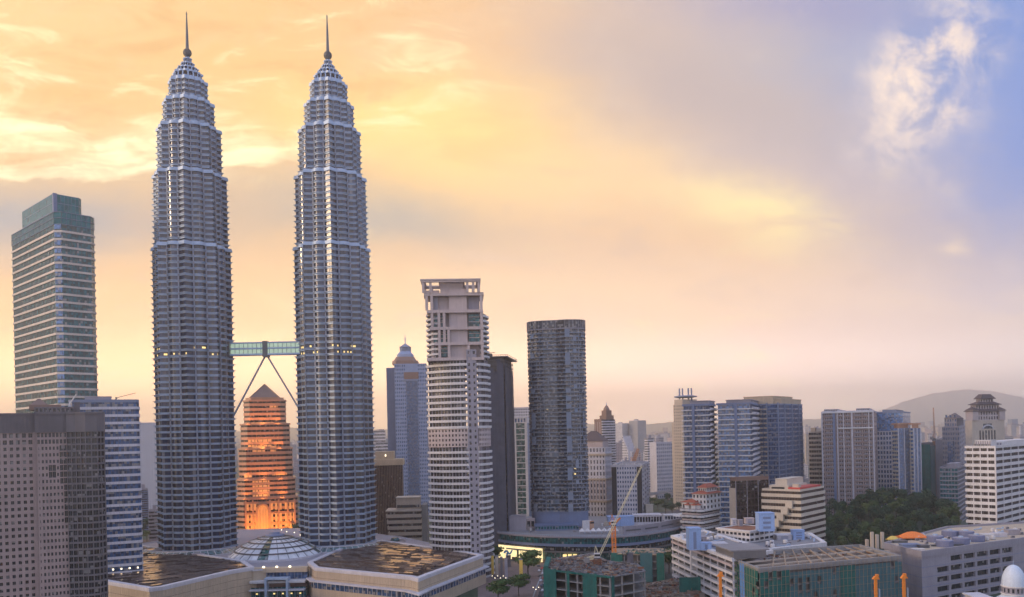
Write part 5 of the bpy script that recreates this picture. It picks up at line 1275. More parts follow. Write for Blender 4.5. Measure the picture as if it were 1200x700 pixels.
# ================================================================== plaza right of the mall
structure(flat('pavement', pts([(560,705),(560,672),(590,658),(645,658),(660,705)], 0), .012, 'pavement'))
structure(flat('road', pts([(628,705),(637,680),(640,662),(646,662),(648,705)], 0), .03, 'asphalt'))
b = MB(); (ax, ay), (bx, by) = G(624, 702), G(638, 664); b.bar((ax, ay, .05), (bx, by, .05), .8); structure(b.build('kerb', 'kerb'))
def pylon(px, py, top, wd, m, label):
    x, y = G(px, py); z = W(px, top, y)[1]; r = thing('pylon', label, 'pylon', (x, y, 0), 0, 'plaza pylons')
    b = MB(); b.prism(rect(-wd/2, wd/2, -wd/2, wd/2), 1.2, z); b.build('shaft', m, r)
    b = MB(); b.prism(rect(-wd*.6, wd*.6, -wd*.6, wd*.6), 0, 1.2); b.build('plinth', 'grey_stone', r)
    b = MB(); b.frustum(rect(-wd*.6, wd*.6, -wd*.6, wd*.6), rect(-wd*.3, wd*.3, -wd*.3, wd*.3), z, z+.7); b.build('cap', 'grey_stone', r)
pylon(577.5, 675, 651, 2.0, 'gold_pillar', 'pale gold pylon nearest the mall wall in the row of plaza pylons')
pylon(582.5, 677, 652, 2.2, 'beige_stone', 'beige stone pylon second from the mall wall in the plaza row')
pylon(588, 680, 653.5, 1.8, 'grey_stone', 'narrow grey pylon in the middle of the plaza row')
pylon(593.5, 684, 655, 2.2, 'lilac_grey', 'lilac grey pylon beside the bright gold one in the plaza')
pylon(611, 688, 656, 2.4, 'gold_pillar', 'bright gold pylon with a lit foot, tallest in the plaza')
def lamp_cluster(px, py, n, label):
    for i in range(n):
        x, y = G(px+i*3.2, py+(i % 2)*2.5); r = thing('street_lamp', label, 'street lamp', (x, y, 0), 0, 'plaza globe lamps')
        b = MB(); b.lathe([(.14, 0), (.08, 4.6)], 8); b.build('pole', 'dark_steel', r); b = MB(); b.lathe([(0, 4.6), (.3, 4.75), (.3, 5.05), (0, 5.2)], 8); b.build('lamp', 'lit_lamp', r)
lamp_cluster(577, 683, 6, 'small white globe lamp at the foot of the gold pylons')
lamp_cluster(625, 697, 3, 'small white globe lamp on the plaza paving')
def sculpture():
    x, y = G(596, 664); r = thing('sculpture', 'curled turquoise sculpture beside the big plaza tree', 'sculpture', (x, y, 0))
    b = MB(); b.box(-2, 2, -2, 2, 0, 9.0); b.build('pedestal', 'grey_stone', r)
    b = MB()
    for i in range(14): t0, t1 = i/14, (i+1)/14; f = lambda t: (-3.2+6.4*t, -.2, 11+1.6*sin(t*7)+1.2*t); b.bar(f(t0), f(t1), 1.7-.6*t0, 0, 1.7-.6*t1)
    b.bar((-1, -.2, 9), (-1, -.2, 11), 1.4); b.build('curl', 'tile_blue', r)
sculpture()

# ================================================================== curved dark-glass mall with the lit screen
def curved_mall():
    zt_ = 22.5; arc = [(568,617),(586,624),(605,626.2),(625,627.6),(650,628.6),(677,629),(705,629),(733,627.8),(757,625.5),(777,622.5),(795,618.5),(812,614)]
    P0 = pts(arc, zt_); back = [(P0[-1][0]+6, P0[-1][1]+70), (P0[0][0], P0[0][1]+90)]; P0 += back
    o = (P0[5][0], P0[5][1]+40); P = rel(P0, o); nA = len(arc)
    r = thing('shopping_mall', 'long curved dark green glass mall below the oval tower', 'shopping mall', (*o, 0)); X = lambda px, py, z: rel([G(px, py, z)], o)[0]
    b = MB(); b.prism(offset(P, -2.5), 0, zt_-.4); b.build('core_wall', 'dark_concrete', r)
    def band(name, z0, z1, d, m, mm=None, step=2.6):
        O = offset(P, d); b = MB()
        for i in range(nA-1):
            a_, c_ = Vector(O[i]), Vector(O[i+1]); nn = Vector(((c_-a_).y, -(c_-a_).x)).normalized()
            b.prism([tuple(a_), tuple(c_), tuple(c_-nn*2.0), tuple(a_-nn*2.0)], z0, z1)
            if mm:
                L = (c_-a_).length
                for j in range(int(L/step)): q = a_+(c_-a_)*(j*step/L)+nn*.1; b.bar((*q, z0), (*q, z1), .25, 1)
        b.build(name, [m, mm or m], r)
    band('window_band', 16.2, 21.2, -.6, 'glass_teal', 'teal_glass_frame'); band('window_band', 10.2, 14.0, -1.4, 'glass_dark', 'teal_glass_frame', 5); band('window_band', 3, 9, -.8, 'glass_green', 'dark_steel', 3.4)
    band('ledge', 21.3, 22.6, 1.6, 'lilac_grey'); band('ledge', 14.1, 16.1, .5, 'slate_blue'); band('ledge', 9.1, 10.1, .9, 'dark_concrete'); band('base_wall', 0, 2.9, 0, 'brown_stone')
    rr_ = random.Random(2)
    O = offset(P, .9); b = MB()
    for i in range(nA-1):
        a_, c_ = Vector(O[i]), Vector(O[i+1]); L = (c_-a_).length
        for j in range(int(L/1.8)): q = a_+(c_-a_)*(j*1.8/L); b.bar((*q, 22.6), (*q, 23.7), .10)
        b.bar((*a_, 23.7), (*c_, 23.7), .12)
    b.build('railing', 'steel', r)
    b = MB(); b.poly([(x, y, 22.45) for x, y in offset(P, -.6)]); b.build('roof', 'roof_grey', r)
    # tall parapet wall of the right-hand half
    b = MB(); O = offset(P, -3.2); I = offset(P, -5)
    for i in range(7, nA-1): b.prism([O[i], O[i+1], I[i+1], I[i]], 22.45, 29.5)
    b.build('parapet', 'lilac_grey', r)
    b = MB(); O = offset(P, -3.0); I = offset(P, -3.3)
    for i in range(7, nA-1): 
        A_, B_ = Vector(O[i]), Vector(O[i+1]); A1, B1 = A_+(B_-A_)*.12, A_+(B_-A_)*.88; C1, D1 = Vector(I[i]), Vector(I[i+1])
        b.prism([tuple(A1), tuple(B1), tuple(C1+(D1-C1)*.88), tuple(C1+(D1-C1)*.12)], 25.4, 26.6)
    b.build('slot_window', 'dark_steel', r)
    # lit screen on the left end
    sa, sb = X(585, 640, 12), X(641, 642.5, 12); b = MB()
    O = offset(P, 1.15)
    (x0, y0), (x1, y1) = O[1], O[3]; m = X(641, 660, 1); x1, y1 = O[4][0]*.45+O[3][0]*.55, O[4][1]*.45+O[3][1]*.55
    dv = Vector((x1-x0, y1-y0)).normalized(); nn = Vector((dv.y, -dv.x))*1.0; 
    b.prism([(x0+nn.x, y0+nn.y), (x1+nn.x, y1+nn.y), (x1, y1), (x0, y0)], .9, 12.2); b.build('screen', 'lit_screen', r)
    b = MB(); b.prism([(x0+nn.x*1.02-dv.x*.8, y0+nn.y*1.02-dv.y*.8), (x1+nn.x*1.02+dv.x*.8, y1+nn.y*1.02+dv.y*.8), (x1+dv.x*.8, y1+dv.y*.8), (x0-dv.x*.8, y0-dv.y*.8)], 12.25, 13.2); b.build('screen_frame', 'dark_steel', r)
    def box(px0, px1, pyb, pyt, dep, m, name, mm=None, z=22.45):
        x0, y0 = X(px0, pyb, z); x1, _ = X(px1, pyb, z); Y = y0+o[1]; zz = W((px0+px1)/2, pyt, Y)[1]; b = MB(); b.box(x0, x1, y0, y0+dep, z, zz)
        if mm:
            n = max(2, int((x1-x0)/2.5))
            for i in range(n): b.box(x0+(x1-x0)*(i+.12)/n, x0+(x1-x0)*(i+.88)/n, y0-.15, y0-.02, z+.3*(zz-z), z+.85*(zz-z), 1)
        b.box(x0-.4, x1+.4, y0-.4, y0+dep+.4, zz, zz+.4, 0); b.build(name, [m, mm or m], r)
    box(597, 617, 622.5, 605.5, 14, 'lilac_grey', 'lift_tower'); box(617.5, 627, 621, 609, 10, 'pink_pale', 'lift_tower', 'glass_dark')
    box(627, 679, 622.5, 616, 16, 'slate_blue', 'roof_pavilion', 'glass_teal'); box(713, 744, 617, 606, 12, 'blue_paint', 'roof_pavilion'); box(743, 777, 615.5, 604, 14, 'lilac_white', 'roof_pavilion', 'glass_dark'); box(779, 800, 611, 604, 12, 'white_paint', 'roof_pavilion', 'glass_grey'); box(757, 766, 604.5, 592, 8, 'cream', 'roof_plant')
    x, y = X(800, 613, 22.5); b = MB(); b.lathe([(9, 29), (8, 30.2), (4, 31.2), (0, 31.5)], 24, c=(x, y)); b.build('skylight_dome', 'white_paint', r)
    # lit shops and lamps low on the front
    for px in (662, 668, 674, 690, 706): 
        x, y = X(px, 652, 7); b = MB(); b.box(x-1.5, x+1.5, P[5][1]-1.6, P[5][1]-.7, 3.6, 8.4); b.build('lit_or_glint_window', 'lit_yellow', r)
    return r, o
curved_mall()
def billboard():
    x, y = G(689, 623, 22.6); r = thing('billboard', 'white angled billboard with an orange portrait panel on the mall roof', 'billboard', (x, y+3, 22.5), R(32)); k = y/F
    b = MB(); b.prism([(-7*k, 0), (6*k, 0), (6*k, .5), (-7*k, .5)], .6, 9.4); b.build('panel', 'white_paint', r)
    p = b = MB(); b.box(3.2*k, 9.0*k, -.5, -.05, .2, 8.6); p = b.build('portrait_panel', 'orange_granite', r)
    b = MB(); b.prism(oval(1.9, .25, 16, c=(6.1*k, -.62)), 2.6, 6.2); b.build('portrait_face', 'skin', p); b = MB(); b.box(6.1*k-1.9, 6.1*k+1.9, -.95, -.52, 6.2, 7.7); b.build('portrait_hair', 'black', p)
    for xx in (-5*k, 4*k): b = MB(); b.box(xx-.2, xx+.2, .6, 2.5, 0, 6); b.build('strut', 'dark_steel', r)
billboard()
for i in range(7):
    x, y = G(682+i*6.6, 625.5-.15*i, 22.6); r = thing('tent', 'small white peaked tent in the row along the curved mall roof', 'tent', (x, y, 22.5), 0, 'white tents on the mall roof')
    b = MB(); b.frustum(rect(-2.3, 2.3, -2.3, 2.3), rect(-.1, .1, -.1, .1), 2.4, 4.6); b.ring(rect(-2.3, 2.3, -2.3, 2.3), rect(-2.2, 2.2, -2.2, 2.2), 2.0, 2.4); b.build('canopy', 'white_paint', r)
    for sx in (-1, 1):
        for sy in (-1, 1): b = MB(); b.bar((sx*2.1, sy*2.1, 0), (sx*2.1, sy*2.1, 2.1), .12); b.build('leg', 'steel', r)
def colonnade():
    s = site(572, 591, 597, 613, 735, 12); r = bld(s, 'office_block', 'low grey block with an open white frame, between balcony tower and curved mall', 'office block'); z = s.h(612)
    b = MB(); b.prism(offset(s.P, -1.4), 0, z-1); b.build('wall', 'glass_dark', r)
    for py in (612, 623, 631, 638): b = MB(); zz = s.h(py); b.prism(s.P, zz-1.2, zz); b.build('floor_slab', 'lilac_white', r)
    for i in range(6): x = s.x0+i*s.wl/5; b = MB(); b.box(x-.5, x+.5, s.y0-.05, s.y0+1, 0, z-1.2); b.build('column', 'lilac_white', r)
    b = MB(); b.prism(offset(s.P, .4), 0, s.h(640)); b.build('podium', 'lilac_grey', r)
colonnade()

# ================================================================== building site
def debris(name, poly_px, z, n, seed, mats, label, big=2.2):
    rr_ = random.Random(seed); P = pts(poly_px, z); b = MB(); xs = [p[0] for p in P]; ys = [p[1] for p in P]; k = 0
    while k < n:
        x, y = rr_.uniform(min(xs), max(xs)), rr_.uniform(min(ys), max(ys))
        if not inside((x, y), P): continue
        k += 1; a = rr_.uniform(0, pi); c, s_ = cos(a), sin(a); L, w_, h_ = rr_.uniform(.6, big*2), rr_.uniform(.2, big*.5), rr_.uniform(.15, big*.5)
        q = [(x+u_*c-v_*s_, y+u_*s_+v_*c) for u_, v_ in ((-L/2, -w_/2), (L/2, -w_/2), (L/2, w_/2), (-L/2, w_/2))]
        b.prism(q, z, z+h_, rr_.randrange(len(mats)))
    o = b.build(name, mats); o['kind'] = 'stuff'; o['label'] = label; o['category'] = 'debris'
def site_block():
    z = 27; P0 = pts([(637,667),(716,676.5),(757,669.5),(748,661),(712,657),(694,648),(646,655)], z); o = (P0[1][0], P0[1][1]+20); P = rel(P0, o)
    r = thing('building_shell', 'unfinished concrete frame draped with green netting, under the white crane', 'building site', (*o, 0))
    n = 5; h = z/n
    for i in range(n+1):
        b = MB(); b.prism(P, max(.01, i*h-.45), i*h+.05 if i else .3); b.build('floor_slab', 'dark_concrete' if i == n else 'concrete', r)
    for i in range(len(P)):
        a_, c_ = Vector(P[i]), Vector(P[(i+1) % len(P)]); L = (c_-a_).length; m = max(1, round(L/8.5)); I = Vector((0, 0))
        nn = Vector(((c_-a_).y, -(c_-a_).x)).normalized()
        for j in range(m):
            q = a_+(c_-a_)*(j/m)-nn*.9; b = MB(); b.box(q.x-.45, q.x+.45, q.y-.45, q.y+.45, .3, z-.5); b.build('column', 'concrete', r)
        if i in (0, 1):
            for (f0, f1) in (((0, .20), (.36, .40), (.60, .80)) if i == 0 else ((.0, .08),)):
                q0, q1 = a_+(c_-a_)*f0+nn*.35, a_+(c_-a_)*f1+nn*.35; b = MB(); m2 = 6
                for t in range(m2):
                    u0, u1 = q0+(q1-q0)*t/m2+nn*.12*(t % 2), q0+(q1-q0)*(t+1)/m2+nn*.12*((t+1) % 2); b.prism([tuple(u0), tuple(u1), tuple(u1-nn*.08), tuple(u0-nn*.08)], .5, z-.2+.6*(t % 3))
                b.build('net', 'green_net', r)
            b = MB(); b.prism([tuple(a_+nn*.5), tuple(c_+nn*.5), tuple(c_+nn*.4), tuple(a_+nn*.4)], z-.7, z+.5); b.build('edge_net', 'green_net', r) if i == 0 else None
    b = MB(); b.prism([(x*.4, 3+(y-3)*.4) for x, y in P], .3, z-.6); b.build('core_wall', 'dark_concrete', r)
    b = MB(); b.prism(rel(pts([(637,667),(642,667.6),(646,657),(641,656)], z), o), 0, z+2); b.build('net', 'green_net', r)
site_block()
debris('rubble', [(640,667),(716,675.5),(755,669),(746,661.5),(711,658),(694,650),(647,656)], 27.06, 620, 4, ['concrete', 'rust', 'timber', 'dirt', 'dark_concrete', 'dark_concrete', 'dark_brown', 'brown_stone'], 'rods, boards and rubble scattered over the unfinished deck')
def site_back():
    s = site(716, 778, 792, 649, 585, 10, 30); r = bld(s, 'building_shell', 'half-built block with sheeted bays and boards, behind the white crane', 'building site'); z = s.h(650)
    n = 4; h = z/n
    for i in range(n+1): b = MB(); b.prism(s.P, max(.01, i*h-.6), i*h+.06 if i else .3); b.build('floor_slab', 'timber' if i == n else 'dark_concrete', r)
    for i in range(9):
        x = s.x0+i*s.wl/8; b = MB(); b.box(x-.4, x+.4, s.y0+.3, s.y0+1.1, .3, z-.6); b.build('column', 'concrete', r)
    b = MB(); b.prism(offset(s.P, -3), .3, z-.7); b.build('core_wall', 'dark_concrete', r)
    for (a_, c_, m) in ((0, .22, 'green_net'), (.3, .42, 'dark_net'), (.55, .78, 'teal_glass_frame'), (.86, 1, 'green_net')): b = MB(); b.box(s.x0+a_*s.wl, s.x0+c_*s.wl, s.y0-.35, s.y0-.25, 1, z+1); b.build('net', m, r)
site_back()
debris('rubble', [(720,650),(776,648.5),(786,646),(735,645)], W(760, 650, 585)[1]+.07, 200, 14, ['timber', 'tan_wall', 'green_net', 'concrete'], 'timber and boards piled on the half-built block')
def low_deck():
    z = 9; P0 = pts([(716,702),(756,684),(800,676),(826,690),(826,712),(716,712)], z); o = (P0[1][0], P0[1][1]); P = rel(P0, o)
    r = thing('building_deck', 'low brown site deck strewn with formwork, beside the green-netted frame', 'building site', (*o, 0))
    b = MB(); b.prism(P, 0, z); b.build('floor_slab', 'dirt', r)
    for i in range(10): x, y = rel([G(752+i*6.5, 697-((i*5) % 4)*3, z)], o)[0]; b = MB(); b.bar((x, y, z), (x, y, z+2.4), .25); b.build('starter_bar', 'rust', r)
    b = MB(); x, y = rel([G(804, 694, z)], o)[0]; b.box(x-4, x+9, y-.2, y+.2, z, z+9); b.build('net', 'green_net', r)
low_deck()
debris('rubble', [(722,699),(758,685),(799,678),(822,690),(815,704),(725,704)], 9.05, 420, 9, ['rust', 'timber', 'dirt', 'concrete', 'dark_brown', 'dirt', 'copper_roof'], 'formwork, boards and rubble strewn over the low deck', 2.6)

def lattice(b, p, q, wd, wq, n, mi=0, t=.28):
    p, q = Vector(p), Vector(q); d_ = (q-p).normalized(); a = d_.cross(Vector((0, 1, 0)) if abs(d_.y) < .9 else Vector((1, 0, 0))).normalized(); c_ = d_.cross(a)
    def ring_(f): w_ = (wd+(wq-wd)*f)/2; o_ = p+(q-p)*f; return [o_+a*w_*i+c_*w_*j for i, j in ((1,1),(-1,1),(-1,-1),(1,-1))]
    prev = ring_(0)
    for i in range(1, n+1):
        cur = ring_(i/n)
        for k in range(4): b.bar(prev[k], cur[k], t, mi); b.bar(prev[k], cur[(k+1) % 4], t*.7, mi); b.bar(cur[k], cur[(k+1) % 4], t*.7, mi)
        prev = cur
def luffing_crane(px, py0, py1, tip, ctr, Y, label, mm, jm, foot=0.0, mw=3.6, jw=1.15):
    x, zt_ = W(px, py1, Y); r = thing('tower_crane', label, 'tower crane', (x, Y, foot)); z1 = zt_-foot
    b = MB(); lattice(b, (0, 0, 0), (0, 0, z1), mw, mw, max(3, int(z1/3)), 0, .45); b.build('mast', mm, r)
    b = MB(); b.prism(oval(2.2, 2.2, 14), z1, z1+.8); b.build('slew_ring', 'dark_steel', r)
    b = MB(); b.box(-2, 1.6, -1.6, 1.6, z1+.8, z1+3.4); b.box(-1.9, 1.5, -1.75, -1.6, z1+1.8, z1+3, 1); b.build('cab', ['white_paint', 'glass_dark'], r)
    tx, tz = W(tip[0], tip[1], Y); tp_ = Vector((tx-x, 0, tz-foot)); cx, cz = W(ctr[0], ctr[1], Y); cp = Vector((cx-x, 0, cz-foot)); ap = Vector((-1, 0, z1+8))
    b = MB(); lattice(b, (1, 0, z1+1.5), tp_, jw, jw*.6, 26, 0, .15); b.build('jib', jm, r)
    b = MB(); lattice(b, (-1, 0, z1+1.2), cp, 1.8, 1.6, 6, 0, .3); b.build('counter_jib', jm, r)
    b = MB(); b.box(cp.x-1.6, cp.x+1.4, -1.3, 1.3, cp.z-2.4, cp.z+.9); b.build('counterweight', 'concrete', r)
    b = MB(); b.bar((0.8, .8, z1+3), ap, .35); b.bar((-1.8, .8, z1+2), ap, .35); b.build('a_frame', jm, r)
    b = MB(); b.bar(ap, tp_, .12); b.bar(ap, cp, .12); b.bar(tp_, (tp_.x, 0, tp_.z-14), .1); b.build('cable', 'dark_steel', r)
luffing_crane(700, 673, 655, (752, 546), (688, 655), 505, 'pale tower crane with a raised lattice jib on the green-netted frame', 'rust', 'pale_yellow', 27, 4.2)
luffing_crane(719, 650, 616, (727, 607), (711, 613), 600, 'short orange tower crane behind the pale crane jib', 'orange_steel', 'orange_steel', 0, 2.6, 1.4)
luffing_crane(741, 560, 544, (748, 526), (735, 541), 930, 'orange crane jib rising behind the blue-windowed white hotel', 'orange_steel', 'orange_steel', 0, 3, 4.0)
luffing_crane(1094.5, 540, 517, (1093.7, 478), (1092, 513), 1020, 'thin upright crane above the teal-netted tower', 'orange_granite', 'orange_granite', 0, 2.4, 1.4)
def hoist(px, pyt, Y, label, arm):
    x, z = W(px, pyt, Y); r = thing('hoist_mast', label, 'hoist mast', (x, Y, 0), 0, 'orange hoist masts')
    b = MB(); b.box(-.6, .6, -.6, .6, 0, z-1.2)
    for i in range(int(z/2.5)): b.box(-.75, .75, -.75, .75, i*2.5, i*2.5+.35)
    b.build('mast', 'orange_steel', r); b = MB(); b.frustum(rect(-1.6, 1.9, -.8, .8), rect(-.6, .9, -.8, .8), z-1.2, z+.2); b.box(arm*1.0-.6, arm*1.0+.8, -.6, .6, z+.2, z+1.2); b.build('head', 'orange_steel', r)
    b = MB(); b.box(1.5, 1.9, -.6, .6, 0, z-6); b.build('rail', 'steel', r)
hoist(844, 673, 418, 'orange hoist mast in front of the open-sided white block', .3)
hoist(1026, 676, 412, 'orange hoist mast against the teal netted block, left of the pair', .6)
hoist(1059, 675, 412, 'orange hoist mast against the teal netted block, right of the pair', .3)

# ================================================================== open-sided white building and its back wing
def white_block():
    z = 36; P0 = pts([(787,628.5),(858,655.5),(905,646),(826,622)], z); o = ((P0[0][0]+P0[2][0])/2, (P0[0][1]+P0[2][1])/2); P = rel(P0, o)
    r = thing('office_block', 'white open-sided block with sloping lines of galleries and a blue stair tower', 'office block', (*o, 0)); n = 8; h = z/n
    b = MB(); b.prism(offset(P, -3), 0, z-.5); b.build('core_wall', 'glass_dark', r)
    A_, B_ = Vector(P[0]), Vector(P[1]); nn = Vector(((B_-A_).y, -(B_-A_).x)).normalized(); L = (B_-A_).length; t = (B_-A_)/L
    for i in range(n):
        b = MB(); b.ring(offset(P, .3), offset(P, -3), i*h-.01 if i else 0, i*h+1.45); b.build('gallery', 'white_paint' if i != 7 else 'pink_pale', r)
    for j in range(10):
        q = A_+t*(j*L/9)-nn*.6; b = MB(); b.box(q.x-.35, q.x+.35, q.y-.35, q.y+.35, 0, z-.8); b.build('column', 'lilac_white', r)
    b = MB(); b.ring(offset(P, .6), offset(P, -3.2), z-1.3, z+.6); b.build('roof_fascia', 'white_paint', r)
    b = MB(); b.poly([(x, y, z-.1) for x, y in offset(P, -2)]); b.build('roof', 'roof_grey', r)
    # solid bay and shuttered panel low on the gallery side
    q0, q1 = A_+t*8, A_+t*30; b = MB(); b.prism([tuple(q0+nn*.7), tuple(q1+nn*.7), tuple(q1-nn*.4), tuple(q0-nn*.4)], 2, 10.5); b.build('screen_wall', 'lilac_white', r)
    q0, q1 = A_+t*11, A_+t*22; b = MB(); b.prism([tuple(q0+nn*.95), tuple(q1+nn*.95), tuple(q1+nn*.72), tuple(q0+nn*.72)], 4.2, 8.4); b.build('shutter', 'slate_blue', r)
    q0, q1 = A_+t*38, A_+t*40; b = MB(); b.prism([tuple(q0+nn*.9), tuple(q1+nn*.9), tuple(q1-nn*3), tuple(q0-nn*3)], 20, z+4); b.build('fin_wall', 'white_paint', r)
    def rbox(pxl, pxr, pyt, pyb, zb, m, name, d_=7, mm=None):
        x0, y0 = rel([G(pxl, pyb, zb)], o)[0]; Y = y0+o[1]; x1 = W(pxr, pyb, Y)[0]-o[0]; zz = W((pxl+pxr)/2, pyt, Y)[1]; b = MB(); b.box(x0, x1, y0, y0+d_, zb-.1, zz); b.box(x0-.3, x1+.3, y0-.3, y0+d_+.3, zz, zz+.4); b.box(x0+.35*(x1-x0), x0+.6*(x1-x0), y0-.12, y0-.02, zb+.6, zb+.85*(zz-zb), 1); b.build(name, [m, 'slate_blue'], r)
    rbox(808, 822, 620, 645, z, 'blue_paint', 'stair_tower', 9); rbox(822, 834, 637, 645, z, 'blue_paint', 'stair_tower', 5); rbox(820, 853, 638, 643, z, 'lilac_white', 'roof_pavilion', 10); rbox(812, 830, 630, 634, z, 'lilac_grey', 'roof_plant', 8); rbox(836, 840, 626, 632, z, 'concrete', 'roof_plant', 4)
    # darker canopy storey at the near end
    q = A_+t*(L-26); b = MB(); b.prism([tuple(q+nn*.2-nn*1), tuple(B_-nn*.8), tuple(B_-nn*20), tuple(q-nn*20)], z+.0, z+4.2); b.prism([tuple(q+nn*.9), tuple(B_+nn*.9), tuple(B_-nn*22), tuple(q-nn*22)], z+4.2, z+4.9, 1); b.build('top_storey', ['dark_concrete', 'roof_grey'], r)
white_block()
def white_back():
    z = 30; P0 = pts([(846,640),(879,646.5),(968,636.5),(950,625),(838,627)], z); o = (sum(p[0] for p in P0)/5, sum(p[1] for p in P0)/5); P = rel(P0, o)
    r = thing('office_block', 'low white flat-roofed building with a set-back upper block and blue roof hut', 'office block', (*o, 0))
    b = MB(); b.prism(offset(P, -2), 0, z-.6); b.build('wall', 'lilac_grey', r)
    b = MB(); b.ring(offset(P, .5), offset(P, -2.5), z-2.6, z+.5); b.build('roof_fascia', 'white_paint', r); b = MB(); b.poly([(x, y, z-.05) for x, y in offset(P, -1.5)]); b.build('roof', 'roof_grey', r)
    A_, B_ = Vector(P[1]), Vector(P[2]); L = (B_-A_).length; nn = Vector(((B_-A_).y, -(B_-A_).x)).normalized()
    for i in range(7):
        q0, q1 = A_+(B_-A_)*((i+.12)/7), A_+(B_-A_)*((i+.88)/7); b = MB(); b.prism([tuple(q0-nn*1.8), tuple(q1-nn*1.8), tuple(q1-nn*2.6), tuple(q0-nn*2.6)], z-7.5, z-3); b.build('window', 'glass_dark', r)
    for i in range(8): q = A_+(B_-A_)*(i/7)-nn*.7; b = MB(); b.box(q.x-.5, q.x+.5, q.y-.5, q.y+.5, 0, z-2.6); b.build('column', 'white_paint', r)
    s = site(840.6, 878.6, 907, 623, 566, 52); zu = s.h(623); c, s_ = cos(s.rz), sin(s.rz)
    U = [(s.x+x*c-y*s_-o[0], s.y+x*s_+y*c-o[1]) for x, y in s.P]; w_ = MB(); bag = []
    grid(w_, bag, U[0], U[1], z, zu-.6, 8, 2, .72, .5); grid(w_, bag, U[1], U[2], z, zu-.6, 5, 2, .8, .5); w_.walls([U[2], U[3]], z, zu); w_.walls([U[3], U[0]], z, zu); w_.build('upper_wall', 'white_paint', r); windows(r, bag, 'glass_dark', 60)
    b = MB(); b.ring(offset(U, .9), offset(U, -1), zu-.6, zu+.5); b.poly([(x, y, zu+.1) for x, y in offset(U, -.5)], 1); b.build('upper_roof', ['white_paint', 'rust'], r)
    def rb(pxl, pxr, pyt, pyb, zb, m, d_=7):
        x0, y0 = rel([G(pxl, pyb, zb)], o)[0]; Y = y0+o[1]; x1 = W(pxr, pyb, Y)[0]-o[0]; zz = W((pxl+pxr)/2, pyt, Y)[1]; b = MB(); b.box(x0, x1, y0, y0+d_, zb-.1, zz); b.box(x0-.3, x1+.3, y0-.3, y0+d_+.3, zz, zz+.4)
        for q in range(3): b.box(x0+.25*(x1-x0), x0+.75*(x1-x0), y0-.12, y0-.02, zb+(zz-zb)*(.15+.27*q), zb+(zz-zb)*(.28+.27*q), 1)
        b.build('stair_tower', [m, 'slate_blue'], r)
    rb(890, 908, 602, 623, zu, 'blue_paint', 9); rb(930, 943, 622, 633, z, 'blue_paint', 6); rb(858, 863, 609, 616, zu, 'lilac_white', 4); rb(866, 871, 610, 617, zu, 'lilac_grey', 4); rb(911, 928, 628, 633, z, 'lilac_white', 8); rb(874, 884, 608, 614, zu, 'pink_pale', 5)
white_back()

def clutter(poly_px, z, n, seed, where):
    rr_ = random.Random(seed); P = pts(poly_px, z); xs = [p[0] for p in P]; ys = [p[1] for p in P]; k = 0
    while k < n:
        x, y = rr_.uniform(min(xs), max(xs)), rr_.uniform(min(ys), max(ys))
        if not inside((x, y), P): continue
        k += 1; kind = rr_.choice(('unit', 'unit', 'tank', 'duct')); a = rr_.choice((0, .5, 1.2))
        if kind == 'unit':
            r = thing('air_conditioner', 'grey air conditioning unit standing on the '+where, 'air conditioner', (x, y, z), a, 'air conditioners on the '+where)
            w_, d_, h_ = rr_.uniform(1.2, 2.6), rr_.uniform(1, 1.6), rr_.uniform(1, 1.9); b = MB(); b.box(-w_/2, w_/2, -d_/2, d_/2, .25, h_); b.box(-w_/2+.1, w_/2-.1, -d_/2-.06, -d_/2-.01, .5, h_-.2, 1); b.build('casing', ['lilac_grey', 'dark_steel'], r)
            b = MB(); b.box(-w_/2, w_/2, -d_/2, d_/2, 0, .2); b.build('stand', 'dark_steel', r)
        elif kind == 'tank':
            r = thing('water_tank', 'small round water tank standing on the '+where, 'water tank', (x, y, z), 0, 'water tanks on the '+where); q = rr_.uniform(.8, 1.5); b = MB(); b.lathe([(q, .4), (q, 2.2), (q*.8, 2.5), (0, 2.7)], 14); b.build('barrel', 'white_paint', r); b = MB(); b.box(-q, q, -q, q, 0, .4); b.build('stand', 'concrete', r)
        else:
            r = thing('roof_duct', 'metal duct lying along the '+where, 'duct', (x, y, z), a, 'ducts on the '+where); L = rr_.uniform(4, 11); b = MB(); b.box(-L/2, L/2, -.35, .35, .3, .95); b.box(L/2-.9, L/2+.1, -.6, .6, .3, 1.7); b.build('duct', 'steel', r)
            b = MB(); b.box(-L/2+.5, -L/2+.8, -.3, .3, 0, .3); b.build('foot', 'dark_steel', r)
clutter([(792,630),(852,652),(896,645),(830,625)], 35.95, 26, 3, 'open-sided white block')
clutter([(884,645),(960,636),(945,629),(905,634)], 30.0, 16, 4, 'low white flat-roofed building')
clutter([(1045,638),(1085,645),(1190,630),(1230,618),(1120,621)], 31.85, 34, 5, 'parking block roof')
clutter([(160,647),(240,650),(262,640),(190,640)], 18.45, 14, 6, 'pale mall roof by the left twin tower')
clutter([(395,647),(440,648),(495,643),(440,636)], 18.45, 14, 7, 'pale mall roof by the right twin tower')
clutter([(600,624),(690,626),(735,624),(780,618),(700,610),(620,612)], 22.5, 24, 8, 'curved mall roof')

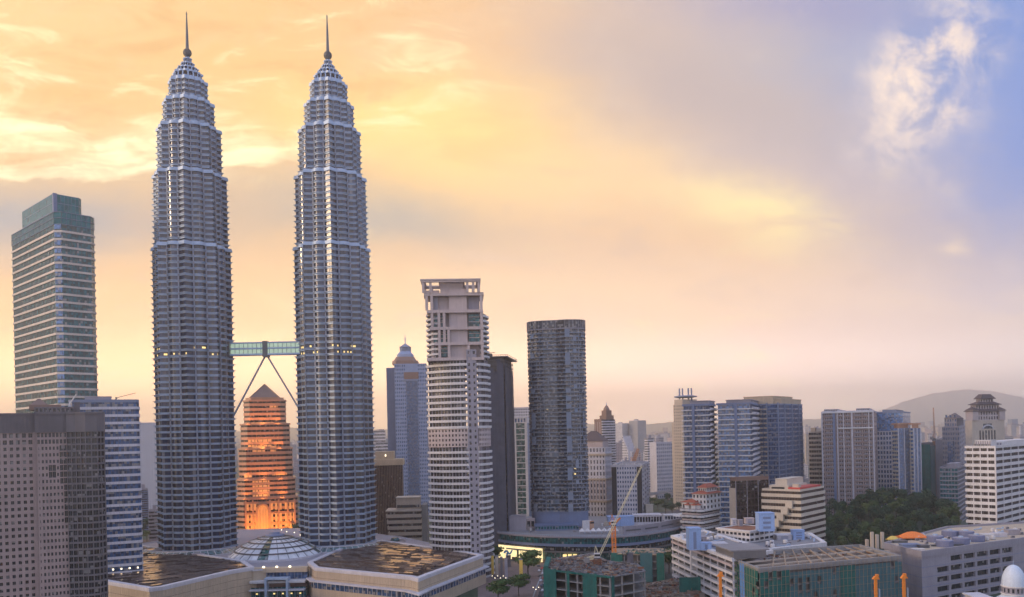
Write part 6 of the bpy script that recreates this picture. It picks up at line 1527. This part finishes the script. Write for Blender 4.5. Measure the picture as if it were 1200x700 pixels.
# ================================================================== teal-netted block and the car park
def netted_block():
    z = 35; P0 = pts([(857,654),(889,666.5),(1056,651.5),(1008,638.5),(898,645)], z); o = (sum(p[0] for p in P0)/5, sum(p[1] for p in P0)/5); P = rel(P0, o)
    r = thing('building_shell', 'large unfinished block sheeted in green netting with open roof beams', 'building site', (*o, 0))
    b = MB(); b.prism(offset(P, -1.5), 0, z-3); b.build('core_wall', 'dark_concrete', r)
    for i in range(1, 9): b = MB(); b.ring(P, offset(P, -3), i*4.1-.3, i*4.1+.3); b.build('floor_slab', 'concrete', r)
    b = MB(); b.ring(offset(P, .2), offset(P, -1.4), z-2.2, z+.2); b.build('ring_beam', 'concrete', r)
    A_, B_, C_ = Vector(P[0]), Vector(P[1]), Vector(P[2]); D_, E_ = Vector(P[3]), Vector(P[4])
    for i in range(1, 11): f = i/11; p, q = B_+(C_-B_)*f, E_+(D_-E_)*f; b = MB(); b.bar((*p, z-.5), (*q, z-.5-.4*(i % 3)), .5+.15*(i % 3)); b.build('roof_beam', 'timber', r)
    for f in (.3, .62): p, q = A_+(B_-A_)*(1-f), D_+(C_-D_)*(1-f); b = MB(); b.bar((*p, z-.7), (*q, z-.7), .8); b.build('roof_beam', 'beige_stone', r)
    def face(a_, c_, segs, poles):
        nn = Vector(((c_-a_).y, -(c_-a_).x)).normalized(); L = (c_-a_).length
        for (f0, f1, m, zt_) in segs:
            q0, q1 = a_+(c_-a_)*f0, a_+(c_-a_)*f1; b = MB(); n = max(2, int(L*(f1-f0)/2.4)); rr_ = random.Random(int(f0*99)+n)
            pr = [q0+(q1-q0)*i/n+nn*(.5+rr_.uniform(-.16, .16)) for i in range(n+1)]
            lv_ = [0]+[k*4.1-.6 for k in range(1, 8)]+[zt_]
            for i in range(n):
                for za_, zb_ in zip(lv_, lv_[1:]):
                    if (n > 4 and rr_.random() < .12) or zb_ <= za_: continue
                    sag = rr_.uniform(-.25, .25); b.prism([tuple(pr[i]), tuple(pr[i+1]), tuple(pr[i+1]-nn*.08), tuple(pr[i]-nn*.08)], za_+.05, zb_-.04+sag*(zb_ == zt_))
            b.build('net', m, r)
        b = MB()
        for j in range(int(L/poles)+1):
            q = a_+(c_-a_)*min(1, j*poles/L)+nn*.85; b.bar((*q, 0), (*q, z+.8+.6*(j % 3)), .16)
        for k in range(9): q0, q1 = a_+nn*.85, c_+nn*.85; b.bar((*q0, k*4.1+1), (*q1, k*4.1+1), .13)
        b.build('scaffold', 'timber', r)
    face(A_, B_, ((0, .30, 'green_net', z-1), (.34, .52, 'blue_sheet', z-.6), (.54, 1, 'green_net', z-1)), 3.4)
    face(B_, C_, ((0, .2, 'green_net', z-2), (.2, .55, 'teal_glass_frame', z-3.4), (.55, .66, 'green_net', z-2.6), (.66, .78, 'teal_glass_frame', z-3.2), (.78, 1, 'teal_glass_frame', z-3)), 2.7)
    for (px, py, hh) in ((1022,641,9),(1028,640,7),(1034,639,8),(1016,640,4)): x, y = rel([G(px, py, z)], o)[0]; b = MB(); b.box(x-.8, x+.8, y-.8, y+.8, z-2, z+hh); b.build('column', 'beige_stone', r)
    b = MB(); b.poly([(x, y, z-2.9) for x, y in offset(P, -1.5)]); b.build('deck', 'dirt', r)
    return o
netted_block()
debris('rubble', [(880,660),(1040,647),(1000,641),(905,648)], 32.15, 260, 6, ['timber', 'rust', 'concrete', 'beige_stone'], 'boards and rods left on the deck of the netted block', 2.4)
def car_park():
    z = 32; P0 = pts([(1036,638),(1080,648.5),(1215,630),(1290,619.5),(1235,611),(1110,618.5)], z); o = (P0[1][0]+30, P0[1][1]+40); P = rel(P0, o)
    r = thing('car_park', 'long lilac-grey parking block with rows of dark openings, bottom right', 'car park', (*o, 0)); wall = MB(); bag = []
    wall.walls([P[3], P[4], P[5], P[0]][:1]*1, 0, z) if False else None
    A_, B_ = P[1], P[2]
    grid(wall, bag, P[0], P[1], 0, z-2.6, 4, 5, hole=lambda i, j: (.7, .42) if i < 2 else None, dep=.9)
    grid(wall, bag, P[1], P[2], 0, z-2.6, 9, 5, hole=lambda i, j: None if i in (0, 7, 8) or (j == 4 and i == 1) else (.84, .56), dep=1.2)
    for i in (2, 3, 4, 5): wall.walls([P[i], P[(i+1) % 6]], 0, z-2.6)
    wall.build('wall', 'lilac_grey', r); windows(r, bag, 'glass_dark', 100, 'opening')
    b = MB(); b.ring(offset(P, .35), offset(P, -.8), z-2.6, z+1.2); b.build('parapet', 'lilac_grey', r)
    for k in range(1, 5): b = MB(); b.ring(offset(P, .12), offset(P, -.25), k*5.88-.3, k*5.88-.02); b.build('joint_course', 'slate_blue', r)
    b = MB(); b.poly([(x, y, z-.2) for x, y in offset(P, -.5)]); b.build('roof', 'tan_wall', r)
    X = lambda px, py: rel([G(px, py, z-.2)], o)[0]
    for (px, py, w_, d_, h_, m) in ((1066,641,11,6,1.6,'slate_blue'),(1075,645.5,8,2.5,1.0,'white_paint'),(1082,642,6,4,1.5,'dark_steel'),(1156,631,7,5,2.6,'white_paint'),(1170,629,9,5,2.2,'lilac_white'),(1186,626.5,8,5,3.0,'lilac_grey'),(1110,640,20,1.2,.8,'dark_steel'),(1054,636,9,4,1.2,'dark_steel')):
        x, y = X(px, py); plant(r, x-w_/2, x+w_/2, y-d_/2, y+d_/2, z-.2, z-.2+h_, m)
    # two open panels with white sheets
    return o
car_park()
for (px, py) in ((1096,635),(1107,640.5),(1113,629),(1126,637.5),(1132,629.5),(1144,634.5)):
    x, y = G(px, py, 31.8); r = thing('storage_tank', 'round dark blue tank with a pale lid on the parking block roof', 'tank', (x, y, 31.8), 0, 'round tanks on the parking roof')
    b = MB(); b.lathe([(4.9, 0), (4.9, 3.8), (4.6, 4.1)], 30)
    for i in range(20): a = 2*pi*i/20; b.bar((4.95*cos(a), 4.95*sin(a), 0), (4.95*cos(a), 4.95*sin(a), 3.8), .22)
    b.build('body', 'tank_blue', r); b = MB(); b.lathe([(4.6, 4.1), (3.4, 4.25), (0, 4.3)], 30); b.build('lid', 'lilac_grey', r); b = MB(); b.lathe([(1.5, 4.3), (1.5, 5), (0, 5)], 14); b.build('hatch', 'steel', r)
def tent(px0, px1, py, pyt, z, m, label):
    x0, y = G(px0, py, z); x1 = W(px1, py, y)[0]; zz = W((px0+px1)/2, pyt, y)[1]-z; w_ = (x1-x0)/2; d_ = w_*.55; r = thing('marquee', label, 'marquee', ((x0+x1)/2, y+d_, z))
    b = MB(); n = 10; h0 = zz*.42
    for i in range(n):
        a0, a1 = i/n, (i+1)/n; f = lambda a: h0+(zz-h0)*sin(pi*a)**.8; X_ = lambda a: -w_+2*w_*a
        b.poly([(X_(a0), -d_, h0*.8), (X_(a1), -d_, h0*.8), (X_(a1), 0, f(a1)), (X_(a0), 0, f(a0))]); b.poly([(X_(a0), 0, f(a0)), (X_(a1), 0, f(a1)), (X_(a1), d_, h0*.8), (X_(a0), d_, h0*.8)])
    b.ring(rect(-w_, w_, -d_, d_), rect(-w_+.1, w_-.1, -d_+.1, d_-.1), h0*.55, h0*.82); b.build('canopy', m, r)
    for sx in (-1, -.33, .33, 1):
        for sy in (-1, 1): b = MB(); b.bar((sx*w_*.97, sy*d_*.96, 0), (sx*w_*.97, sy*d_*.96, h0*.8), .16); b.build('leg', 'steel', r)
tent(1057, 1089, 633.5, 624, 31.8, 'orange_fabric', 'large bright orange marquee on the parking roof below the trees')
tent(1041, 1055, 634.5, 628.5, 31.8, 'gold_pillar', 'small yellow marquee left of the orange one')
def mosque_dome():
    Y = 420; x, zt_ = W(1187.5, 662, Y); k = Y/F; r = thing('mosque', 'pale blue mosque dome on a windowed drum, bottom right corner', 'mosque', (x, Y, 0)); h_ = lambda py: W(1187.5, py, Y)[1]
    zd = h_(687); R0 = 12.6*k
    b = MB(); b.lathe([(R0*.97, zd), (R0, zd+1.2)]+[(R0*cos(pi/2*i/10), zd+1.2+(zt_-zd-1.2)*sin(pi/2*i/10)) for i in range(11)], 36); b.build('upper_dome', 'pale_dome', r, smooth=True)
    antenna(r, 0, 0, zt_-.1, zt_+2.4, .25, 'finial')
    w_ = MB(); bag = []; P = oval(R0*1.02, R0*1.02, 16); zb = h_(695)
    for i in range(16): grid(w_, bag, P[i], P[(i+1) % 16], zb, zd, 1, 1, .45, .6, .2)
    w_.build('drum', 'lilac_grey', r); windows(r, bag, 'glass_dark', 40, mull=False)
    b = MB(); b.ring(offset(P, .35), offset(P, -.5), zd-.1, zd+.5); b.ring(offset(P, .4), offset(P, -.6), zb-.4, zb+.1); b.build('cornice', 'white_paint', r)
    RL = 29*k; zl = h_(722); prof = [(RL*cos(pi/2*i/12), zl+(zb-.3-zl)*sin(pi/2*i/12)) for i in range(13)]; prof = [p for p in prof if p[0] > R0*.9]+[(R0*.9, zb-.35)]
    b = MB(); b.lathe([(RL, 0), (RL, zl)]+prof, 48); b.build('lower_dome', 'pale_dome', r, smooth=True)
    b = MB()
    for i in range(32):
        a = 2*pi*i/32
        for t in (.30, .5, .68):
            def pt_(da, dt): e = (t+dt)*pi/2; q = RL*cos(e)+.08; return (q*cos(a+da), q*sin(a+da), zl+(zb-.3-zl)*sin(e)+.08)
            if RL*cos((t+.09)*pi/2) > R0*1.05: b.poly([pt_(0, -.085), pt_(.075, 0), pt_(0, .085), pt_(-.075, 0)])
    b.build('diamond_tile', 'tile_blue', r)
    b = MB(); b.ring(oval(RL+1.6, RL+1.6, 48), oval(RL-1, RL-1, 48), zl-1, zl); b.build('cornice', 'white_paint', r)
    b = MB(); b.box(-RL-8, -RL-.5, -6, 8, 0, h_(699)); b.box(-RL-9, -RL, -7, 9, h_(699), h_(699)+.6); b.build('side_wing', 'lilac_white', r)
mosque_dome()
# ================================================================== trees
def crown_mesh(name, m, w_, h_, n, seed, flat_=.0):
    rr_ = random.Random(seed); b = MB(); cl = []
    for i in range(9):
        a = rr_.uniform(0, 2*pi); q = rr_.uniform(.1, .62)*w_/2; cl.append((q*cos(a), q*sin(a), h_*rr_.uniform(.45, .88) if not flat_ else h_*rr_.uniform(.55, .88), w_*rr_.uniform(.18, .30), h_*(rr_.uniform(.12, .2) if not flat_ else rr_.uniform(.11, .17))))
    cl.append((0, 0, h_*.82, w_*.26, h_*.17))
    for i in range(n):
        c = rr_.choice(cl); v = Vector((rr_.gauss(0, 1), rr_.gauss(0, 1), rr_.gauss(0, 1))).normalized(); q = rr_.random()**.4
        p = Vector((c[0]+v.x*c[3]*q, c[1]+v.y*c[3]*q, c[2]+v.z*c[4]*q)); s_ = rr_.uniform(.4, 1.05)
        nrm = (v+Vector((rr_.uniform(-.8, .8), rr_.uniform(-.8, .8), rr_.uniform(-.3, .9)))).normalized(); a = nrm.cross(Vector((0, 0, 1))+Vector((.01, 0, 0))).normalized()*s_; d_ = nrm.cross(a).normalized()*s_*rr_.uniform(.5, .9)
        b.poly([p-a*.9, p-d_, p+a*.9, p+d_])
    return b.mesh(name, m), cl
def tree(label, m, w_, h_, n, seed, group, flat_=0):
    r = thing('tree', label, 'tree', (0, -300, 0), 0, group); me, cl = crown_mesh('crown', m, w_, h_, n, seed, flat_); inst('crown', me, r)
    b = MB(); rr_ = random.Random(seed); b.bar((0, 0, 0), (.2, .1, h_*.45), .045*h_, 0, .028*h_)
    for c in cl[:7]: b.bar((.2, .1, h_*rr_.uniform(.3, .45)), (c[0], c[1], c[2]), .02*h_, 0, .008*h_)
    b.build('trunk', 'trunk', r); return r
KIND = {}
def grow(kind, x, y, z=0, s=1.0, label=None):
    src, used = KIND[kind]; a = random.uniform(0, 6.28)
    if not used: KIND[kind][1] = True; src.location = (x, y, z); src.rotation_euler = (0, 0, a); src.scale = (s,)*3; r = src
    else: r = dup(src, (x, y, z), a, None, s)
    if label: r['label'] = label
    return r
for k_, lab, m, w_, h_, n, sd_, g_, fl in (
    ('wood_a', 'dark green broad-crowned tree in the dense wood on the hill', 'leaf_dark', 15, 17, 1100, 1, 'trees of the hill wood', 0),
    ('wood_b', 'dark green broad-crowned tree in the dense wood on the hill', 'leaf_dark', 13, 20, 1100, 2, 'trees of the hill wood', 0),
    ('wood_c', 'dark green broad-crowned tree in the dense wood on the hill', 'leaf_mid', 12, 16, 1000, 3, 'trees of the hill wood', 0),
    ('rain_a', 'flat-topped olive tree in the row along the foot of the hill wood', 'leaf_olive', 20, 14, 1300, 4, 'spreading trees at the foot of the wood', 1),
    ('rain_b', 'flat-topped olive tree in the row along the foot of the hill wood', 'leaf_olive', 18, 13, 1200, 5, 'spreading trees at the foot of the wood', 1),
    ('far', 'small round tree among the distant streets', 'leaf_mid', 11, 11, 420, 6, 'trees among the distant streets', 0),
    ('far_b', 'small round tree among the distant streets', 'leaf_dark', 12, 13, 420, 7, 'trees among the distant streets', 0),
    ('plaza', 'large spreading tree in the middle of the plaza', 'leaf_mid', 19, 16, 1700, 8, None, 1),
    ('roof', 'bushy dark tree in the roof garden under the oval tower', 'leaf_dark', 8, 6.5, 420, 9, 'roof garden trees', 0),
    ('foot', 'dark tree standing before the orange-lit entrance', 'leaf_dark', 10, 13, 500, 10, 'trees before the orange tower', 0)):
    KIND[k_] = [tree(lab, m, w_, h_, n, sd_, g_, fl), False]
HX, HY = G(1034, 622); HY = 812
def mound(x, y): return 27*math.exp(-((x-HX)/68)**2-((y-HY)/85)**2)
def hill():
    b = MB(); n = 24; g = [[(HX+(i/n-.5)*380, HY+(j/n-.5)*460) for i in range(n+1)] for j in range(n+1)]
    for j in range(n):
        for i in range(n): b.poly([(x, y, mound(x, y)-.06) for x, y in (g[j][i], g[j][i+1], g[j+1][i+1], g[j+1][i])])
    structure(b.build('hill', 'hill_green', smooth=True))
hill()
rt_ = random.Random(12)
top = [(964,596),(990,588),(1012,576),(1035,568),(1050,572),(1065,585),(1085,583),(1100,582),(1113,596),(1118,612)]
def topy(px):
    for (x0, y0), (x1, y1) in zip(top, top[1:]):
        if x0 <= px <= x1: return y0+(y1-y0)*(px-x0)/(x1-x0)
    return 600
wood = []
for i in range(2600):
    p = (rt_.uniform(250, 480), rt_.uniform(700, 905)); px = 600+F*p[0]/p[1]
    if not 965 < px < 1114+max(0, (790-p[1])*.1): continue
    z_ = mound(*p)
    if p[1] > 842 and px < 1078 : continue
    if p[1] > 880 or (p[1] < 745 and rt_.random() < .3): continue
    if all(hypot(p[0]-q[0], p[1]-q[1]) > 8.2 for q in wood): wood.append(p)
wood.sort(key=lambda p: p[1])
for p in wood[:290]: grow(rt_.choice(('wood_a', 'wood_b', 'wood_c', 'wood_c')), *p, mound(*p)-.3, rt_.uniform(.72, 1.2))
for (px, py, s_) in ((1003,645,1.15),(1018,641,1.1),(1032,639,1.05),(1050,637,1),(1066,634,1.05),(1083,631,1.1),(1097,630,1),(1112,628,.95),(1122,622,.9),(985,648,.9),(1118,612,.7)):
    grow(rt_.choice(('rain_a', 'rain_b')), *G(px, py), 0, s_)
for (px, py, s_) in ((968,640,.9),(977,643,.8),(962,634,.8)): grow('wood_b', *G(px, py), 0, s_)
for (px, py) in ((762,592),(768,590),(775,593),(783,589),(790,592),(796,590),(771,597),(780,601),(788,603),(796,598),(764,581),(770,578),(786,580),(793,582),(848,600),(846,606),(340,622),(346,626),(350,629),(335,618),(343,616),(168,626),(175,622),(181,630),(172,633),(186,628),(164,636),(936,578),(942,582),(946,590),(955,586),(690,600),(694,597)): grow(rt_.choice(('far', 'far_b')), *G(px, py+2), 0, rt_.uniform(.9, 1.4))
for i in range(60): 
    px = rt_.uniform(440, 1195); py = rt_.uniform(520, 560); grow(rt_.choice(('far', 'far_b')), *G(px, py), 0, rt_.uniform(.9, 1.5))
for (px, py) in ((279,633),(286,632),(293,633),(303,633),(311,632),(319,633),(327,632),(334,632)): grow('foot', *G(px, py), 0, rt_.uniform(.7, 1.0))
grow('plaza', *G(619, 677), 0, 1.3)
grow('plaza', *G(577, 668), 0, 1.25, 'dark spreading tree behind the pale pylons')
grow('plaza', *G(608, 699), 0, .95, 'leafy tree at the near edge of the plaza beside the kerb')
grow('plaza', *G(584, 708), 0, 1.0, 'dark leafy tree at the bottom edge below the globe lamps')
grow('plaza', *G(784, 672), 0, 1.0, 'tall dark tree between curved mall and open-sided white block')
grow('plaza', *G(789, 660), 0, .8, 'small dark tree against the end of the curved mall')
for i in range(12): grow('roof', *G(629+i*5.1, 617, 22.4), 22.4, rt_.uniform(.8, 1.15))

# ================================================================== streets and cars
structure(flat('road', pts([(1097,576),(1105,576),(1131,625),(1104,632)], 0), .03, 'asphalt'))
structure(flat('road', pts([(960,662),(960,650),(1040,637),(1125,620),(1132,628),(1050,648)], 0), .034, 'asphalt'))
structure(flat('road', pts([(755,607),(755,604),(850,612),(850,618)], 0), .03, 'asphalt'))
def car():
    r = thing('parked_car', 'small car on the road beside the wood, a few pixels long', 'car', (0, -300, 0), 0, 'cars on the streets')
    b = MB(); b.frustum(rect(-2.15, 2.15, -.88, .88), rect(-2.1, 2.1, -.82, .82), .35, .9); b.frustum(rect(-1.5, 1.2, -.80, .80), rect(-1.0, .7, -.66, .66), .9, 1.45); b.build('body', 'white_paint', r)
    b = MB(); b.frustum(rect(-1.42, 1.12, -.815, .815), rect(-1.02, .74, -.69, .69), .95, 1.38, top=False, bot=False); b.build('window_band', 'glass_dark', r)
    for x in (-1.35, 1.35):
        for y in (-.82, .82):
            b = MB()
            for i in range(10): a0, a1 = 2*pi*i/10, 2*pi*(i+1)/10; b.poly([(x+.33*cos(a0), y-.1, .33+.33*sin(a0)), (x+.33*cos(a1), y-.1, .33+.33*sin(a1)), (x+.33*cos(a1), y+.1, .33+.33*sin(a1)), (x+.33*cos(a0), y+.1, .33+.33*sin(a0))])
            b.poly([(x+.33*cos(2*pi*i/10), y+(.1 if y > 0 else -.1), .33+.33*sin(2*pi*i/10)) for i in range(10)]); b.build('wheel', 'rubber', r)
    for y in (-.6, .6): b = MB(); b.box(2.1, 2.16, y-.15, y+.15, .6, .75); b.build('headlight', 'white_paint', r)
    return r
c0 = car(); c1 = dup(c0, (0, -310, 0)); c2 = dup(c0, (0, -320, 0))
for c_, m in ((c1, 'red_paint'), (c2, 'dark_steel')):
    me = [o for o in c_.children if o.name.startswith('body')][0]; d_ = me.data.copy(); d_.materials[0] = MATS[m]; me.data = d_
spots = []
for i in range(16): f = i/15; spots.append((1101+f*15+(i % 2)*4, 580+f*40, R(80)))
for i in range(14): f = i/13; spots.append((985+f*130, 648-f*24+(i % 2)*2.5, R(20)))
for i in range(14): spots.append((631+(i%2)*4+i*.5, 664+i*2.9, R(75)))
for i, (px, py, a) in enumerate(spots):
    x, y = G(px, py); 
    o = (c0, c1, c2)[i] if i < 3 else dup((c0, c1, c2, c0)[i*7 % 4], (x, y, .04), a)
    o.location = (x, y, .04); o.rotation_euler = (0, 0, a)
    if i >= 30: o['label'] = 'small car on the plaza service road by the lit screen'
    elif i >= 16: o['label'] = 'small car parked below the olive trees at the foot of the wood'
    else: o['label'] = 'small car on the street left of the white banded block'
def viaduct():
    (x0, y0), (x1, y1) = G(757, 590), G(800, 584); r = thing('viaduct', 'concrete elevated road crossing in front of the hazy trees', 'elevated road', ((x0+x1)/2, (y0+y1)/2, 0)); dx_, dy_ = (x1-x0)/2, (y1-y0)/2
    d_ = Vector((dx_, dy_)).normalized(); nn = Vector((d_.y, -d_.x))*6; A_ = Vector((-dx_, -dy_))-d_*60; B_ = Vector((dx_, dy_))+d_*120
    b = MB(); b.prism([tuple(A_+nn), tuple(B_+nn), tuple(B_-nn), tuple(A_-nn)], 11, 13); b.build('deck', 'pink_pale', r)
    for s_ in (1, -1): b = MB(); b.prism([tuple(A_+nn*s_), tuple(B_+nn*s_), tuple(B_+nn*s_*.93), tuple(A_+nn*s_*.93)][::s_], 13, 14.2); b.build('parapet', 'concrete', r)
    for i in range(8): q = A_+(B_-A_)*((i+.5)/8); b = MB(); b.box(q.x-1.2, q.x+1.2, q.y-1.2, q.y+1.2, 0, 11); b.build('pier', 'concrete', r)
viaduct()

# ================================================================== the city fading into the haze
rf = random.Random(21); placed = []
def far_block(px, py, Y, wpx, m, label, group):
    X, Z = W(px, py, Y)
    if Z < 8: return
    w_ = wpx*Y/F; d_ = w_*rf.uniform(.5, .9)
    for (x, y, q) in placed:
        if hypot(X-x, Y-y) < (q+w_)*.62: return
    placed.append((X, Y, w_)); r = thing('city_block', label, 'building', (X, Y, 0), R(rf.uniform(-35, 35)), group)
    b = MB(); b.box(-w_/2, w_/2, -d_/2, d_/2, 0, Z); b.build('wall', m, r)
    b = MB(); u_ = rf.uniform(.2, .4)*w_; o = rf.uniform(-.2, .2)*w_; b.box(o-u_/2, o+u_/2, -d_/4, d_/4, Z, Z+rf.uniform(3, 7)); b.box(-w_/2-.4, w_/2+.4, -d_/2-.4, d_/2+.4, Z-1.5, Z+.3); b.build('roof', 'lilac_grey', r)
    if rf.random() < .4: b = MB(); b.box(-w_/2-.8, -w_/2+w_*.18, -d_/2-.8, -d_/2+2, 0, Z+2); b.build('pier', 'lilac_white', r)
FM = ['far_white', 'far_white', 'far_pink', 'far_grey', 'far_blue', 'far_beige', 'far_white']
for (px, py, Y, wd, m) in ((1187,497,2600,10,'far_white'),(1197,500,2400,8,'far_white'),(1180,511,2000,12,'far_grey'),(1075,506,2600,7,'far_white'),(1088,503,3000,8,'far_pink'),(1063,508,2800,8,'far_white'),(946,500,2600,6,'far_white'),(956,502,2300,8,'far_beige'),(707,540,1350,14,'far_pink'),(745,530,1450,12,'far_pink'),(692,512,1700,8,'far_pink'),(640,508,2200,8,'far_white'),(778,508,2300,12,'far_white'),(733,515,2000,12,'far_white'),(725,519,1800,10,'far_pink'),(772,512,1900,9,'far_grey'),(747,540,1300,10,'far_beige'),(1110,505,2300,8,'far_pink'),(1092,508,1900,9,'far_white'),(1190,520,1400,14,'far_beige'),(1195,512,1700,10,'far_white')):
    far_block(px, py, Y, wd, m, 'pale city block in the haze, one of the nearer distant ones', 'distant city blocks')
for i in range(900):
    Y = rf.choice((1500, 1800, 2200, 2700, 3300, 4200, 5000))*rf.uniform(.88, 1.12); px = rf.choice((rf.uniform(430, 1210), rf.uniform(680, 820), rf.uniform(930, 1210), rf.uniform(150, 200), rf.uniform(320, 360)))
    hor = 505-(px-600)*.0218; base = hor+HC*F/Y; py = hor+(base-hor)*min(1.0, max(.12, rf.gauss(.62, .22)))
    far_block(px, py, Y, rf.uniform(5, 11)*(2000/Y)**.6, rf.choice(FM), 'pale city block fading into the haze between trees and hills', 'distant city blocks')
    if len(placed) > 300: break
# the mass of small buildings far out on the plain
b = MB(); rq = random.Random(5)
for i in range(1500):
    Y = rq.uniform(3000, 9500); X = Y*rq.uniform(-.5, .68); w_, d_, h_ = rq.uniform(14, 60), rq.uniform(14, 40), rq.choice((12, 20, 35, 50, 70, 95))*rq.uniform(.7, 1.25)
    if any(abs(X-x) < 60 and abs(Y-y) < 60 for x, y, q in placed): continue
    b.box(X-w_/2, X+w_/2, Y-d_/2, Y+d_/2, 0, h_, rq.randrange(4))
o = b.build('distant_city', ['far_white', 'far_pink', 'far_beige', 'far_blue']); o['kind'] = 'stuff'; o['label'] = 'pale mass of small buildings far out on the hazy plain'; o['category'] = 'city'
# low roofs among the trees
for i in range(70):
    px = rf.uniform(440, 1200); py = rf.uniform(535, 585); Y = rf.uniform(1100, 1700); X, Y = G(px, py)
    if Y < 1050 or any(hypot(X-x, Y-y) < (q+16)*.7 for x, y, q in placed): continue
    placed.append((X, Y, 20)); r = thing('low_house', 'low tiled house among trees in the hazy middle distance', 'house', (X, Y, 0), R(rf.uniform(-40, 40)), 'low houses in the middle distance')
    w_, d_, h_ = rf.uniform(12, 24), rf.uniform(9, 14), rf.uniform(5, 11); b = MB(); b.box(-w_/2, w_/2, -d_/2, d_/2, 0, h_); b.build('wall', rf.choice(('far_white', 'far_beige')), r)
    b = MB(); hip(b, -w_/2, w_/2, -d_/2, d_/2, h_, 3.5); b.build('roof', rf.choice(('red_tile', 'red_tile', 'roof_grey', 'copper_roof')), r)
